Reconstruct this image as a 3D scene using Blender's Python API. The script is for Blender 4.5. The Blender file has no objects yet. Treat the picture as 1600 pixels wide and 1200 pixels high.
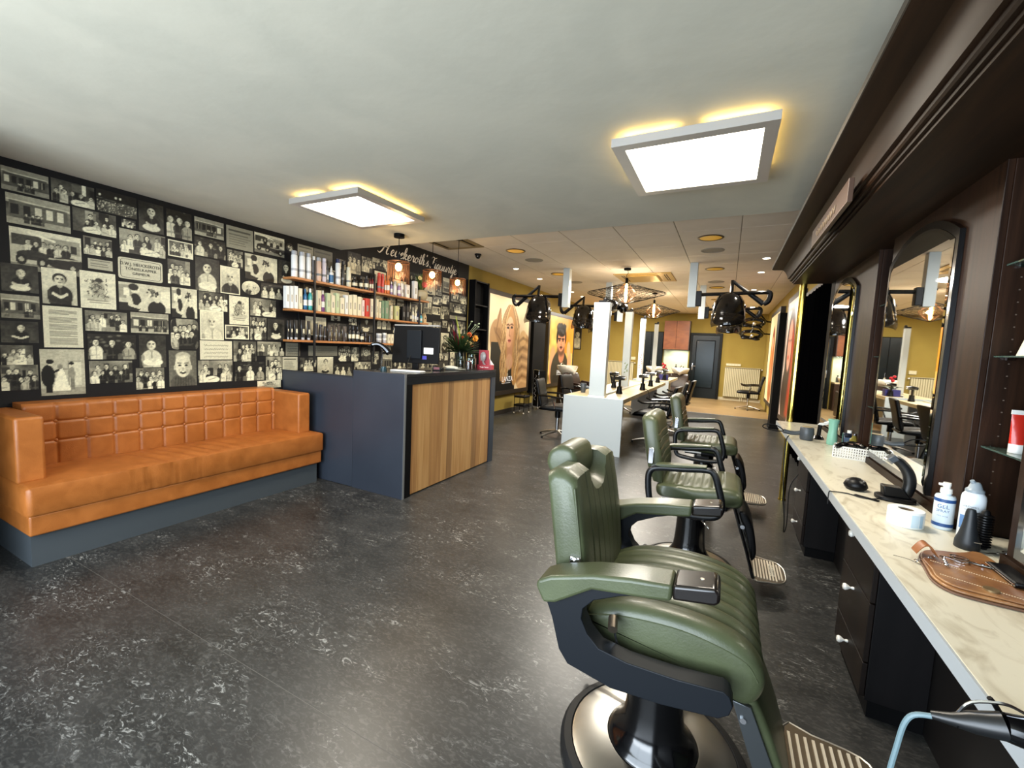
import bpy, bmesh, math, random
import numpy as np
from mathutils import Vector, Matrix
random.seed(7)
SC = bpy.context.scene
COL = SC.collection
PI = math.pi
R_ = math.radians

# ---------------------------------------------------------------- camera, world, exposure, window light
CAM_H = 1.38
yaw, pit, rol = .465492, .0867168, -.0455883
fwd = Vector((-math.sin(yaw) * math.cos(pit), math.cos(yaw) * math.cos(pit), -math.sin(pit)))
rgt = Vector((math.cos(yaw), math.sin(yaw), 0))
dwn = fwd.cross(rgt)
r2 = rgt * math.cos(rol) + dwn * math.sin(rol)
d2 = dwn * math.cos(rol) - rgt * math.sin(rol)
cam = bpy.data.objects.new('camera', bpy.data.cameras.new('camera'))
COL.objects.link(cam)
m3 = Matrix((r2, -d2, -fwd)).transposed()
cam.matrix_world = Matrix.Translation((0, 0, CAM_H)) @ m3.to_4x4()
cam.data.sensor_fit = 'HORIZONTAL'
cam.data.sensor_width = 36.0
cam.data.lens = 36.0 * 664.25 / 1600
cam.data.clip_start = 0.02
SC.camera = cam
vs = SC.view_settings
vs.view_transform = 'Standard'
vs.look = 'None'
vs.gamma = 1
vs.use_curve_mapping = False
vs.exposure = 0.35
SC.cycles.use_denoising = True
SC.cycles.max_bounces = 8
SC.cycles.sample_clamp_indirect = 4.0
SC.cycles.caustics_reflective = False
SC.cycles.caustics_refractive = False
w = bpy.data.worlds.new('world')
SC.world = w
w.use_nodes = True
w.node_tree.nodes['Background'].inputs[0].default_value = (.75, .87, 1, 1)
w.node_tree.nodes['Background'].inputs[1].default_value = 1.6


def light(name, kind, loc, power, color, rot=(0, 0, 0), **k):
    l = bpy.data.lights.new(name, kind)
    l.energy = power
    l.color = color
    for a, b in k.items():
        setattr(l, a, b)
    o = bpy.data.objects.new(name, l)
    o.location = loc
    o.rotation_euler = rot
    COL.objects.link(o)
    return o


WARM = (1, .80, .52)
# daylight through the shop front behind the camera
light('daylight_window', 'AREA', (-1.5, -1.40, 1.25), 165, (.76, .88, 1), (R_(84), 0, 0), shape='RECTANGLE', size=3.7, size_y=1.9)
# added upward fill that brightens the front ceiling, standing in for street bounce
light('ceiling_fill_light', 'AREA', (-1.6, -1.5, .75), 46, (.93, .97, 1), (R_(128), 0, 0), shape='RECTANGLE', size=3.6, size_y=.8)
# recessed halogens of the rear ceiling
for (lx, ly) in ((-3.39, 6.69), (-3.39, 7.77), (-3.39, 9.66), (-3.39, 10.5), (.36, 6.77), (.36, 7.84), (.36, 9.81)):
    light('halogen_light', 'SPOT', (lx, ly, 2.71), 26, (1, .90, .74), spot_size=R_(150), spot_blend=.6, shadow_soft_size=.04)
for (lx, ly, p) in ((-1.55, 5.2, 42), (-1.55, 8.8, 66), (-3.0, 12.8, 60), (-.6, 12.8, 60)):  # added fill for the rear room, no fixture modelled at these spots
    light('rear_fill_light', 'AREA', (lx, ly, 2.70), p * 1.9, (1, .94, .83), shape='DISK', size=.7)
for (lx, ly, z) in ((-1.56, 7.1, 2.33), (-1.575, 10.1, 2.33)):
    light('filament_light', 'POINT', (lx, ly + .05, z), 11 * 1.9, (1, .80, .56), shadow_soft_size=.03)
for (lx, ly, z) in ((-2.88, 3.2, 2.07), (-3.02, 3.9, 2.11), (-3.155, 4.6, 2.13)):
    light('pendant_bulb_light', 'POINT', (lx, ly, z - .05), 4, (1, .70, .38), shadow_soft_size=.03)
for (lx, ly) in ((-2.56, 2.41), (-.225, 2.385)):
    light('panel_light', 'AREA', (lx, ly, 2.315), 24, (1, .90, .76), shape='SQUARE', size=.56)


# ---------------------------------------------------------------- materials
def lin(c):
    return tuple(((x / 12.92) if x <= .04045 else ((x + .055) / 1.055) ** 2.4) for x in c)


def hx(r, g, b):
    return lin((r / 255, g / 255, b / 255))


MATS = {}


def M(name, col=(128, 128, 128), rough=.5, metal=0.0, col2=None, scale=6.0, dist=0.0, bump=0.0, bscale=80.0, stretch=(1, 1, 1), emit=None,
      alpha=None, trans=0.0, coat=0.0, spec=.5, ramp=(.35, .65), detail=4.0, wave=None):
    if name in MATS:
        return MATS[name]
    m = bpy.data.materials.new(name)
    m.use_nodes = True
    nt = m.node_tree
    b = nt.nodes['Principled BSDF']
    b.inputs['Base Color'].default_value = (*hx(*col), 1)
    b.inputs['Roughness'].default_value = rough
    b.inputs['Metallic'].default_value = metal
    b.inputs['Coat Weight'].default_value = coat
    b.inputs['Coat Roughness'].default_value = .1
    b.inputs['Specular IOR Level'].default_value = spec
    b.inputs['Transmission Weight'].default_value = trans
    if alpha is not None:
        b.inputs['Alpha'].default_value = alpha
    if emit:
        b.inputs['Emission Color'].default_value = (*hx(*emit[0]), 1)
        b.inputs['Emission Strength'].default_value = emit[1]
    if col2 or bump:
        tc = nt.nodes.new('ShaderNodeTexCoord')
        mp = nt.nodes.new('ShaderNodeMapping')
        mp.inputs['Scale'].default_value = stretch
        nt.links.new(tc.outputs['Object'], mp.inputs[0])
    if col2:
        n = nt.nodes.new('ShaderNodeTexNoise')
        n.inputs['Scale'].default_value = scale
        n.inputs['Detail'].default_value = detail
        n.inputs['Distortion'].default_value = dist
        nt.links.new(mp.outputs[0], n.inputs['Vector'])
        r = nt.nodes.new('ShaderNodeValToRGB')
        r.color_ramp.elements[0].position = ramp[0]
        r.color_ramp.elements[1].position = ramp[1]
        r.color_ramp.elements[0].color = (*hx(*col), 1)
        r.color_ramp.elements[1].color = (*hx(*col2), 1)
        nt.links.new(n.outputs[0], r.inputs[0])
        nt.links.new(r.outputs[0], b.inputs['Base Color'])
    if bump:
        n2 = nt.nodes.new('ShaderNodeTexNoise')
        n2.inputs['Scale'].default_value = bscale
        n2.inputs['Detail'].default_value = 3
        nt.links.new(mp.outputs[0], n2.inputs['Vector'])
        bp = nt.nodes.new('ShaderNodeBump')
        bp.inputs['Strength'].default_value = bump
        bp.inputs['Distance'].default_value = .004
        nt.links.new(n2.outputs[0], bp.inputs['Height'])
        nt.links.new(bp.outputs[0], b.inputs['Normal'])
    MATS[name] = m
    return m


def attr_mat(name, rough, emit=0.0):
    m = bpy.data.materials.new(name)
    m.use_nodes = True
    nt = m.node_tree
    b = nt.nodes['Principled BSDF']
    a = nt.nodes.new('ShaderNodeVertexColor')
    a.layer_name = 'Col'
    nt.links.new(a.outputs[0], b.inputs['Base Color'])
    b.inputs['Roughness'].default_value = rough
    if emit:
        nt.links.new(a.outputs[0], b.inputs['Emission Color'])
        b.inputs['Emission Strength'].default_value = emit
    return m


PRINT = attr_mat('printed_paper', .45)
POSTER = attr_mat('backlit_poster', .35, .14)

wall_dark = M('black_wallpaper', (14, 14, 16), .6, bump=.1, spec=.3)
mustard = M('mustard_plaster', (162, 140, 64), .8, col2=(154, 131, 58), scale=1.5, bump=.15, bscale=120)
ceil_white = M('painted_plaster_ceiling', (200, 196, 178), .9, col2=(191, 188, 171), scale=2.2, dist=1, bump=.35, bscale=14)
tile_mat = M('mineral_ceiling_tile', (234, 225, 212), .9, col2=(228, 218, 204), scale=3, bump=.1)
grid_mat = M('tile_grid_metal', (150, 138, 118), .6)
near_black = M('near_black', (6, 6, 7), .6, spec=.12)
black_plastic = M('black_plastic', (9, 9, 11), .4, spec=.25)
black_gloss = M('black_gloss', (8, 8, 9), .14, coat=.4)
black_rubber = M('black_rubber', (10, 10, 10), .6)
chrome = M('chrome', (225, 225, 228), .12, 1)
steel = M('brushed_steel', (190, 188, 182), .3, 1, col2=(150, 148, 142), scale=3)
alu = M('cast_aluminium', (205, 200, 190), .35, 1)
brass = M('polished_brass', (214, 190, 96), .18, 1)
orange_leather = M('cognac_leather', (152, 87, 33), .46, col2=(170, 101, 44), scale=9, dist=.5, bump=.25, bscale=160, coat=.04, detail=9)
green_leather = M('green_leather', (66, 72, 49), .40, col2=(78, 85, 59), scale=6, bump=.15, bscale=190, coat=.08)
chair_black = M('anthracite_laminate', (12, 17, 23), .5, spec=.25)
slate = M('blue_grey_laminate', (42, 48, 58), .38, col2=(48, 54, 64), scale=2)
edge_light = M('pale_edge_strip', (112, 114, 114), .5)
white_lam = M('white_laminate', (192, 200, 201), .35)
white_plastic = M('white_plastic', (235, 235, 230), .35)
grey_plastic = M('grey_plastic', (120, 124, 126), .4)
dark_wood = M('wenge_wood', (29, 17, 10), .42, col2=(48, 30, 19), scale=3, stretch=(9, 9, .5), dist=.8, bump=.08, spec=.18)
dark_wood_h = M('wenge_wood_lengthwise', (27, 16, 8), .5, col2=(42, 26, 14), scale=3, stretch=(9, .4, 9), dist=.8, spec=.12)
oak = M('oak_shelf', (190, 130, 76), .45, col2=(168, 110, 62), scale=3, stretch=(8, .6, 8), dist=.6)
cabinet_wood = M('cherry_veneer', (142, 82, 38), .35, col2=(120, 64, 28), scale=3, dist=1.2, stretch=(1, 1, 2))
marble = M('cream_marble_laminate', (222, 216, 196), .3, col2=(160, 146, 118), scale=6.5, dist=1.6, ramp=(.50, .82), detail=10, stretch=(2.2, .8, 1))
marble_edge = M('grey_worktop_edge', (178, 184, 188), .4)
glass = M('glass', (225, 240, 236), .03, trans=1.0)
green_glass = M('glass_shelf', (150, 190, 175), .05, trans=.85)
mirror_m = M('mirror_silver', (235, 238, 238), .015, 1)
mirror_edge = M('mirror_bevel', (250, 252, 250), .05, 1)
radiator_m = M('cream_radiator', (214, 206, 172), .4)
door_m = M('dark_door_paint', (12, 19, 20), .3, spec=.3)
bulb_warm = M('glowing_filament', (255, 220, 150), .3, emit=((255, 205, 120), 26))
panel_m = M('light_panel_diffuser', (255, 252, 240), .4, emit=((255, 246, 222), 7))
halo_m = M('amber_strip', (255, 220, 120), .4, emit=((255, 214, 120), 26))
spot_m = M('halogen_lens', (255, 250, 235), .3, emit=((255, 236, 205), 14))
gold_refl = M('gold_reflector', (190, 150, 50), .3, .8, emit=((200, 150, 40), .35))
lamp_metal = M('satin_nickel', (196, 192, 186), .4, .6)


# ---------------------------------------------------------------- geometry
class G:
    def __init__(s):
        s.v = []
        s.f = []

    def add(s, vs_, fs):
        o = len(s.v)
        s.v += [tuple(p) for p in vs_]
        s.f += [tuple(i + o for i in f) for f in fs]
        return s

    def box(s, x0, x1, y0, y1, z0, z1):
        return s.add([(x0, y0, z0), (x1, y0, z0), (x1, y1, z0), (x0, y1, z0), (x0, y0, z1), (x1, y0, z1), (x1, y1, z1), (x0, y1, z1)],
                     [(0, 3, 2, 1), (4, 5, 6, 7), (0, 1, 5, 4), (1, 2, 6, 5), (2, 3, 7, 6), (3, 0, 4, 7)])

    def prism(s, poly, a0, a1, ax='y'):
        n = len(poly)

        def p3(u, v, a):
            return (u, a, v) if ax == 'y' else ((a, u, v) if ax == 'x' else (u, v, a))
        return s.add([p3(u, v, a0) for u, v in poly] + [p3(u, v, a1) for u, v in poly],
                     [tuple(range(n)), tuple(range(2 * n - 1, n - 1, -1))] + [(i, i + n, (i + 1) % n + n, (i + 1) % n) for i in range(n)])

    def lathe(s, prof, c=(0, 0, 0), n=20, mat=None):
        vs_ = []
        for r, z in prof:
            for k in range(n):
                a = 2 * PI * k / n
                p = Vector((r * math.cos(a), r * math.sin(a), z))
                if mat is not None:
                    p = mat @ p
                vs_.append(p + Vector(c))
        fs = []
        for i in range(len(prof) - 1):
            for k in range(n):
                k2 = (k + 1) % n
                fs.append((i * n + k, i * n + k2, (i + 1) * n + k2, (i + 1) * n + k))
        if prof[0][0] > 1e-4:
            fs.append(tuple(range(n - 1, -1, -1)))
        if prof[-1][0] > 1e-4:
            fs.append(tuple((len(prof) - 1) * n + k for k in range(n)))
        return s.add(vs_, fs)

    def cyl(s, c, r, h, n=16, r2=None, mat=None):
        return s.lathe([(r, 0), (r if r2 is None else r2, h)], c, n, mat)

    def tube(s, pts, r, n=8, closed=False, flat=1.0):
        pts = [Vector(p) for p in pts]
        N = len(pts)
        rs = r if isinstance(r, (list, tuple)) else [r] * N
        vs_ = []
        up = None
        for i, p in enumerate(pts):
            a = pts[(i - 1) % N] if (closed or i > 0) else p
            b = pts[(i + 1) % N] if (closed or i < N - 1) else p
            t = (b - a)
            t = t.normalized() if t.length > 1e-9 else Vector((0, 0, 1))
            if up is None:
                up = Vector((0, 0, 1)) if abs(t.z) < .9 else Vector((1, 0, 0))
            u = up - t * up.dot(t)
            if u.length < 1e-4:
                u = Vector((1, 0, 0)) - t * t.x
            u.normalize()
            up = u
            w_ = t.cross(u)
            for k in range(n):
                an = 2 * PI * k / n
                vs_.append(p + (u * math.cos(an) + w_ * math.sin(an) * flat) * rs[i])
        fs = []
        for i in range(N if closed else N - 1):
            j = (i + 1) % N
            for k in range(n):
                k2 = (k + 1) % n
                fs.append((i * n + k, i * n + k2, j * n + k2, j * n + k))
        if not closed:
            fs.append(tuple(range(n - 1, -1, -1)))
            fs.append(tuple((N - 1) * n + k for k in range(n)))
        return s.add(vs_, fs)

    def ball(s, c, r, n=12, sc=(1, 1, 1), m=None):
        m = m or n // 2
        vs_ = []
        for i in range(m + 1):
            t = PI * i / m
            for k in range(n):
                a = 2 * PI * k / n
                vs_.append((c[0] + r * sc[0] * math.sin(t) * math.cos(a), c[1] + r * sc[1] * math.sin(t) * math.sin(a), c[2] + r * sc[2] * math.cos(t)))
        fs = [(i * n + k, (i + 1) * n + k, (i + 1) * n + (k + 1) % n, i * n + (k + 1) % n) for i in range(m) for k in range(n)]
        return s.add(vs_, fs)

    def loft(s, rings, caps=True):
        n = len(rings[0])
        vs_ = [p for r in rings for p in r]
        fs = []
        for i in range(len(rings) - 1):
            for k in range(n):
                k2 = (k + 1) % n
                fs.append((i * n + k, i * n + k2, (i + 1) * n + k2, (i + 1) * n + k))
        if caps:
            fs.append(tuple(range(n - 1, -1, -1)))
            fs.append(tuple((len(rings) - 1) * n + k for k in range(n)))
        return s.add(vs_, fs)


def crom(pts, k=4, closed=True):
    """Catmull-Rom resample of 2-D or 3-D points."""
    P = [Vector(p) for p in pts]
    n = len(P)
    out = []
    for i in range(n if closed else n - 1):
        a = P[(i - 1) % n] if closed or i > 0 else P[i]
        b = P[i]
        c = P[(i + 1) % n]
        d = P[(i + 2) % n] if closed or i < n - 2 else c
        for j in range(k):
            t = j / k
            out.append(.5 * ((2 * b) + (c - a) * t + (2 * a - 5 * b + 4 * c - d) * t * t + (3 * b - a - 3 * c + d) * t ** 3))
    if not closed:
        out.append(P[-1])
    return [tuple(o) for o in out]


def pad(prof, ys, er, ribs=(), rd=.006, rw=.008, top=None, k=4, round_n=4):
    """Upholstered pad: closed x-z profile swept over y with rounded ends and sewn channels."""
    pr = crom(prof, k)
    n = len(pr)
    area = sum(pr[i][0] * pr[(i + 1) % n][1] - pr[(i + 1) % n][0] * pr[i][1] for i in range(n))
    sg = 1 if area > 0 else -1
    nor = []
    for i in range(n):
        dx = pr[(i + 1) % n][0] - pr[i - 1][0]
        dz = pr[(i + 1) % n][1] - pr[i - 1][1]
        L = math.hypot(dx, dz) or 1
        nor.append((dz / L * sg, -dx / L * sg))
    y0, y1 = ys
    st = []
    for j in range(round_n + 1):
        a = PI / 2 * j / round_n
        st.append((y0 + er * (1 - math.sin(a)), er * (1 - math.cos(a)) if False else er * (1 - math.sin(PI / 2 - a)) * 0))
    st = []
    for j in range(round_n + 1):
        a = PI / 2 * j / round_n
        st.append((y0 + er * (1 - math.cos(a)), er * (1 - math.sin(a))))
    mid = [(y, 0) for r in ribs for y in (r - rw, r, r + rw)] + [(y0 + (y1 - y0) * t, 0) for t in (.25, .5, .75)]
    st += sorted(m for m in mid if y0 + er < m[0] < y1 - er)
    for j in range(round_n, -1, -1):
        a = PI / 2 * j / round_n
        st.append((y1 - er * (1 - math.cos(a)), er * (1 - math.sin(a))))
    rings = []
    for y, ins in st:
        dr = rd if any(abs(y - r) < 1e-6 for r in ribs) else 0
        ring = []
        for i in range(n):
            dd = ins + (dr if (top is None or top(pr[i][0], pr[i][1], nor[i])) else 0)
            ring.append((pr[i][0] - nor[i][0] * dd, y, pr[i][1] - nor[i][1] * dd))
        rings.append(ring)
    return G().loft(rings)


def mk(name, g, mat, parent=None, loc=(0, 0, 0), bevel=0.0, smooth=30, seg=2, rot=None):
    me = bpy.data.meshes.new(name)
    me.from_pydata(g.v, [], g.f)
    me.update()
    bm = bmesh.new()
    bm.from_mesh(me)
    bmesh.ops.recalc_face_normals(bm, faces=bm.faces)
    bm.to_mesh(me)
    bm.free()
    if mat:
        me.materials.append(mat)
    if smooth:
        me.shade_smooth()
        me.set_sharp_from_angle(angle=R_(smooth))
    o = bpy.data.objects.new(name, me)
    o.location = loc
    if rot:
        o.rotation_euler = rot
    COL.objects.link(o)
    if parent:
        o.parent = parent
    if bevel:
        b = o.modifiers.new('bevel', 'BEVEL')
        b.width = bevel
        b.segments = seg
        b.limit_method = 'ANGLE'
        b.angle_limit = R_(40)
    return o


def thing(name, label, cat, loc=(0, 0, 0), group=None, rz=0.0):
    o = bpy.data.objects.new(name, None)
    o.empty_display_size = .1
    o.location = loc
    o.rotation_euler = (0, 0, rz)
    COL.objects.link(o)
    return tag(o, label, cat, group)


def tag(o, label, cat, group=None):
    o['label'] = label
    o['category'] = cat
    if group:
        o['group'] = group
    return o


def struct(name, g, mat, **k):
    o = mk(name, g, mat, **k)
    o['kind'] = 'structure'
    return o


def kids(o):
    return [c for c in COL.objects if c.parent == o]


def dup(o, loc=None, label=None, rz=None, parent=None):
    c = o.copy()
    COL.objects.link(c)
    if parent:
        c.parent = parent
    if loc is not None:
        c.location = loc
    if rz is not None:
        c.rotation_euler = (0, 0, rz)
    if label:
        c['label'] = label
    for ch in kids(o):
        dup(ch, parent=c)
    return c


def colgrid(name, n, m, fn, cfunc, mat, parent=None, loc=(0, 0, 0)):
    """n x m vertex grid; fn(u,v)->xyz; colours (linear) per vertex from cfunc(U,V)->(m,n,3) array."""
    U, V = np.meshgrid(np.linspace(0, 1, n), np.linspace(0, 1, m))
    C = np.clip(cfunc(U, V), 0, 1)
    vs_ = [fn(U[j, i], V[j, i]) for j in range(m) for i in range(n)]
    fs = [(j * n + i, j * n + i + 1, (j + 1) * n + i + 1, (j + 1) * n + i) for j in range(m - 1) for i in range(n - 1)]
    me = bpy.data.meshes.new(name)
    me.from_pydata(vs_, [], fs)
    a = me.color_attributes.new('Col', 'FLOAT_COLOR', 'POINT')
    L = np.where(C <= .04045, C / 12.92, ((C + .055) / 1.055) ** 2.4)
    rgba = np.concatenate([L.reshape(-1, 3), np.ones((n * m, 1))], 1)
    a.data.foreach_set('color', rgba.ravel())
    me.materials.append(mat)
    me.update()
    o = bpy.data.objects.new(name, me)
    o.location = loc
    COL.objects.link(o)
    if parent:
        o.parent = parent
    return o


# painting helpers on colour arrays, u right 0..1, v up 0..1
def ell(C, U, V, cx, cy, rx, ry, col, soft=.15, rot=0.0, k=1.0):
    du, dv = U - cx, V - cy
    c, s = math.cos(rot), math.sin(rot)
    a = (du * c + dv * s) / rx
    b = (-du * s + dv * c) / ry
    d = np.sqrt(a * a + b * b)
    w_ = np.clip((1 + soft / 2 - d) / soft, 0, 1)[..., None] * k
    C[:] = C * (1 - w_) + np.array(col) * w_


def rct(C, U, V, x0, x1, y0, y1, col, k=1.0):
    w_ = ((U >= x0) & (U <= x1) & (V >= y0) & (V <= y1))[..., None] * k
    C[:] = C * (1 - w_) + np.array(col) * w_


def line(C, U, V, pts, wd, col, soft=.5, k=1.0):
    for (ax, ay), (bx, by) in zip(pts[:-1], pts[1:]):
        dx, dy = bx - ax, by - ay
        L = dx * dx + dy * dy + 1e-12
        t = np.clip(((U - ax) * dx + (V - ay) * dy) / L, 0, 1)
        d = np.sqrt((U - ax - t * dx) ** 2 + (V - ay - t * dy) ** 2)
        w_ = np.clip((1 + soft - d / wd) / soft, 0, 1)[..., None] * k
        C[:] = C * (1 - w_) + np.array(col) * w_


def vnoise(U, V, sx, sy, rng):
    gx, gy = int(sx) + 2, int(sy) + 2
    g = rng.random((gy, gx))
    x, y = U * sx, V * sy
    xi, yi = np.floor(x).astype(int), np.floor(y).astype(int)
    fx, fy = x - xi, y - yi
    fx, fy = fx * fx * (3 - 2 * fx), fy * fy * (3 - 2 * fy)
    return (g[yi, xi] * (1 - fx) + g[yi, xi + 1] * fx) * (1 - fy) + (g[yi + 1, xi] * (1 - fx) + g[yi + 1, xi + 1] * fx) * fy


def text_mesh(name, s, size, mat, loc, rot, parent=None, ext=.001, align='LEFT', sx=1.0, shear=0.0):
    cu = bpy.data.curves.new(name, 'FONT')
    cu.body = s
    cu.size = size
    cu.extrude = ext
    cu.align_x = align
    cu.shear = shear
    cu.resolution_u = 2
    tmp = bpy.data.objects.new(name + '_tmp', cu)
    me = bpy.data.meshes.new_from_object(tmp)
    bpy.data.objects.remove(tmp)
    me.materials.append(mat)
    me.name = name
    o = bpy.data.objects.new(name, me)
    o.location = loc
    o.rotation_euler = rot
    o.scale = (sx, 1, 1)
    COL.objects.link(o)
    if parent:
        o.parent = parent
    return o


# text frames: on a wall facing +x (reads towards +y)
RX = (R_(90), 0, R_(90))
RY = (R_(90), 0, 0)          # facing -y, reads towards +x
RNX = (R_(90), 0, R_(-90))   # facing -x, reads towards -y

# ================================================================ SETTING
def floor_mat():
    m = bpy.data.materials.new('mottled_linoleum')
    m.use_nodes = True
    nt = m.node_tree
    b = nt.nodes['Principled BSDF']
    L = nt.links
    tc = nt.nodes.new('ShaderNodeTexCoord')
    mp = nt.nodes.new('ShaderNodeMapping')
    mp.inputs['Rotation'].default_value = (0, 0, R_(20))
    mp.inputs['Scale'].default_value = (.6, 1.25, 1)
    L.new(tc.outputs['Object'], mp.inputs[0])

    def noise(sc, det, dist, rough=.5):
        n = nt.nodes.new('ShaderNodeTexNoise')
        n.inputs['Scale'].default_value = sc
        n.inputs['Detail'].default_value = det
        n.inputs['Distortion'].default_value = dist
        n.inputs['Roughness'].default_value = rough
        L.new(mp.outputs[0], n.inputs['Vector'])
        return n.outputs[0]

    def ramp(src, a, b_, c0=(0, 0, 0, 1), c1=(1, 1, 1, 1)):
        r = nt.nodes.new('ShaderNodeValToRGB')
        r.color_ramp.elements[0].position = a
        r.color_ramp.elements[1].position = b_
        r.color_ramp.elements[0].color = c0
        r.color_ramp.elements[1].color = c1
        L.new(src, r.inputs[0])
        return r.outputs[0]

    def mul(a, c):
        n = nt.nodes.new('ShaderNodeMath')
        n.operation = 'MULTIPLY'
        L.new(a, n.inputs[0])
        if isinstance(c, float):
            n.inputs[1].default_value = c
        else:
            L.new(c, n.inputs[1])
        return n.outputs[0]
    patch = ramp(noise(3.0, 4, 1.2), .46, .70)
    fleck = ramp(noise(32, 5, 1.8, .7), .55, .66)
    fine = ramp(noise(60, 4, 1.0), .48, .72)
    f = mul(patch, fleck)
    base = ramp(noise(5, 6, 1), .3, .75, (*hx(32, 33, 33), 1), (*hx(54, 54, 53), 1))
    mx = nt.nodes.new('ShaderNodeMix')
    mx.data_type = 'RGBA'
    L.new(f, mx.inputs['Factor'])
    L.new(base, mx.inputs['A'])
    mx.inputs['B'].default_value = (*hx(168, 168, 164), 1)
    mx2 = nt.nodes.new('ShaderNodeMix')
    mx2.data_type = 'RGBA'
    L.new(mul(fine, .13), mx2.inputs['Factor'])
    L.new(mx.outputs['Result'], mx2.inputs['A'])
    mx2.inputs['B'].default_value = (*hx(150, 148, 142), 1)
    L.new(mx2.outputs['Result'], b.inputs['Base Color'])
    b.inputs['Roughness'].default_value = .36
    bp = nt.nodes.new('ShaderNodeBump')
    bp.inputs['Strength'].default_value = .12
    bp.inputs['Distance'].default_value = .002
    L.new(noise(30, 4, 1), bp.inputs['Height'])
    L.new(bp.outputs[0], b.inputs['Normal'])
    return m


FL = floor_mat()
seam_m = M('floor_seam_weld', (92, 90, 86), .5)
# linoleum sheets, 2 m wide with welded seams
fl = struct('floor', G().box(-5.7, 1.4, -1.65, 11.18, -.06, -.0004), seam_m, smooth=0)
ys_ = [-1.65, -.98, 1.015, 3.01, 11.18]
for a, b in zip(ys_[:-1], ys_[1:]):
    mk('linoleum_sheet', G().box(-5.7, 1.4, a + .0013, b - .0013, -.0003, 0), FL, fl, smooth=0)
tan_floor = M('tan_vinyl_floor', (132, 108, 72), .4, col2=(150, 124, 84), scale=4, stretch=(1, 5, 1), dist=.4)
struct('floor', G().box(-5.7, 1.4, 11.18, 15.3, -.06, 0), tan_floor, smooth=0)
mk('threshold_strip', G().box(-5.7, 1.0, 11.16, 11.20, 0, .004), steel, fl, smooth=0)

wl = struct('wall_left', G().box(-4.2, -4.06, -1.65, 6.25, 0, 2.8), wall_dark, smooth=0)
struct('wall_left', G().box(-4.2, -4.06, 6.25, 11.9, 0, 2.8), mustard, smooth=0)
struct('wall_left', G().box(-5.7, -4.2, 11.8, 11.9, 0, 2.8).box(-5.8, -5.7, 11.8, 15.3, 0, 2.8), mustard, smooth=0)
# out-of-view pier, added to block window light from the sofa end and ceiling
struct('wall_left', G().box(-4.06, -3.42, -1.6, .45, 0, 2.4), wall_dark, smooth=0)
struct('wall_back', G().box(-5.7, 1.1, 15.2, 15.3, 0, 2.8), mustard, smooth=0)
struct('wall_right', G().box(1.0, 1.1, 4.9, 15.2, 0, 2.8), mustard, smooth=0)
struct('wall_right', G().box(1.1, 1.2, -1.65, 4.9, 0, 2.8), near_black, smooth=0)
# shop front behind the camera: frame around a large daylight opening
struct('wall_front', G().box(-4.2, -3.85, -1.75, -1.6, 0, 2.4).box(.45, 1.2, -1.75, -1.6, 0, 2.4).box(-3.85, .45, -1.75, -1.6, 0, .3), slate, smooth=0)
for i, bx in enumerate((-3.85, -1.73, .39)):
    mk('window_post', G().box(bx, bx + .06, -1.72, -1.64, .3, 2.4), near_black, COL.objects['wall_front'], smooth=0)

struct('ceiling', G().box(-4.06, 1.1, -1.65, 3.55, 2.40, 2.82), ceil_white, smooth=0)
c2 = struct('ceiling', G().box(-5.7, 1.1, 3.55, 15.3, 2.742, 2.82), grid_mat, smooth=0)
gt = G().box(0, .617, 0, .627, 2.735, 2.7425)
tile0 = None
x0 = -4.36
for ix in range(9):
    for iy in range(19):
        tx = x0 + ix * .6265
        ty = 3.885 - .635 + iy * .635
        if ty + .627 < 3.6 or ty > 15.2 or tx > .9:
            continue
        if tile0 is None:
            tile0 = mk('ceiling_tile', gt, tile_mat, c2, loc=(tx, ty, 0), smooth=0)
            continue
        c = tile0.copy()
        COL.objects.link(c)
        c.location = (tx, ty, 0)
cream_bb = M('pale_baseboard', (196, 186, 156), .5)
struct('baseboard_back', G().box(-.22, 1.0, 15.185, 15.2, 0, .09), cream_bb)
struct('baseboard_left', G().box(-4.06, -4.045, 6.6, 11.9, 0, .09), M('dark_baseboard', (40, 34, 28), .5))

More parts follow.
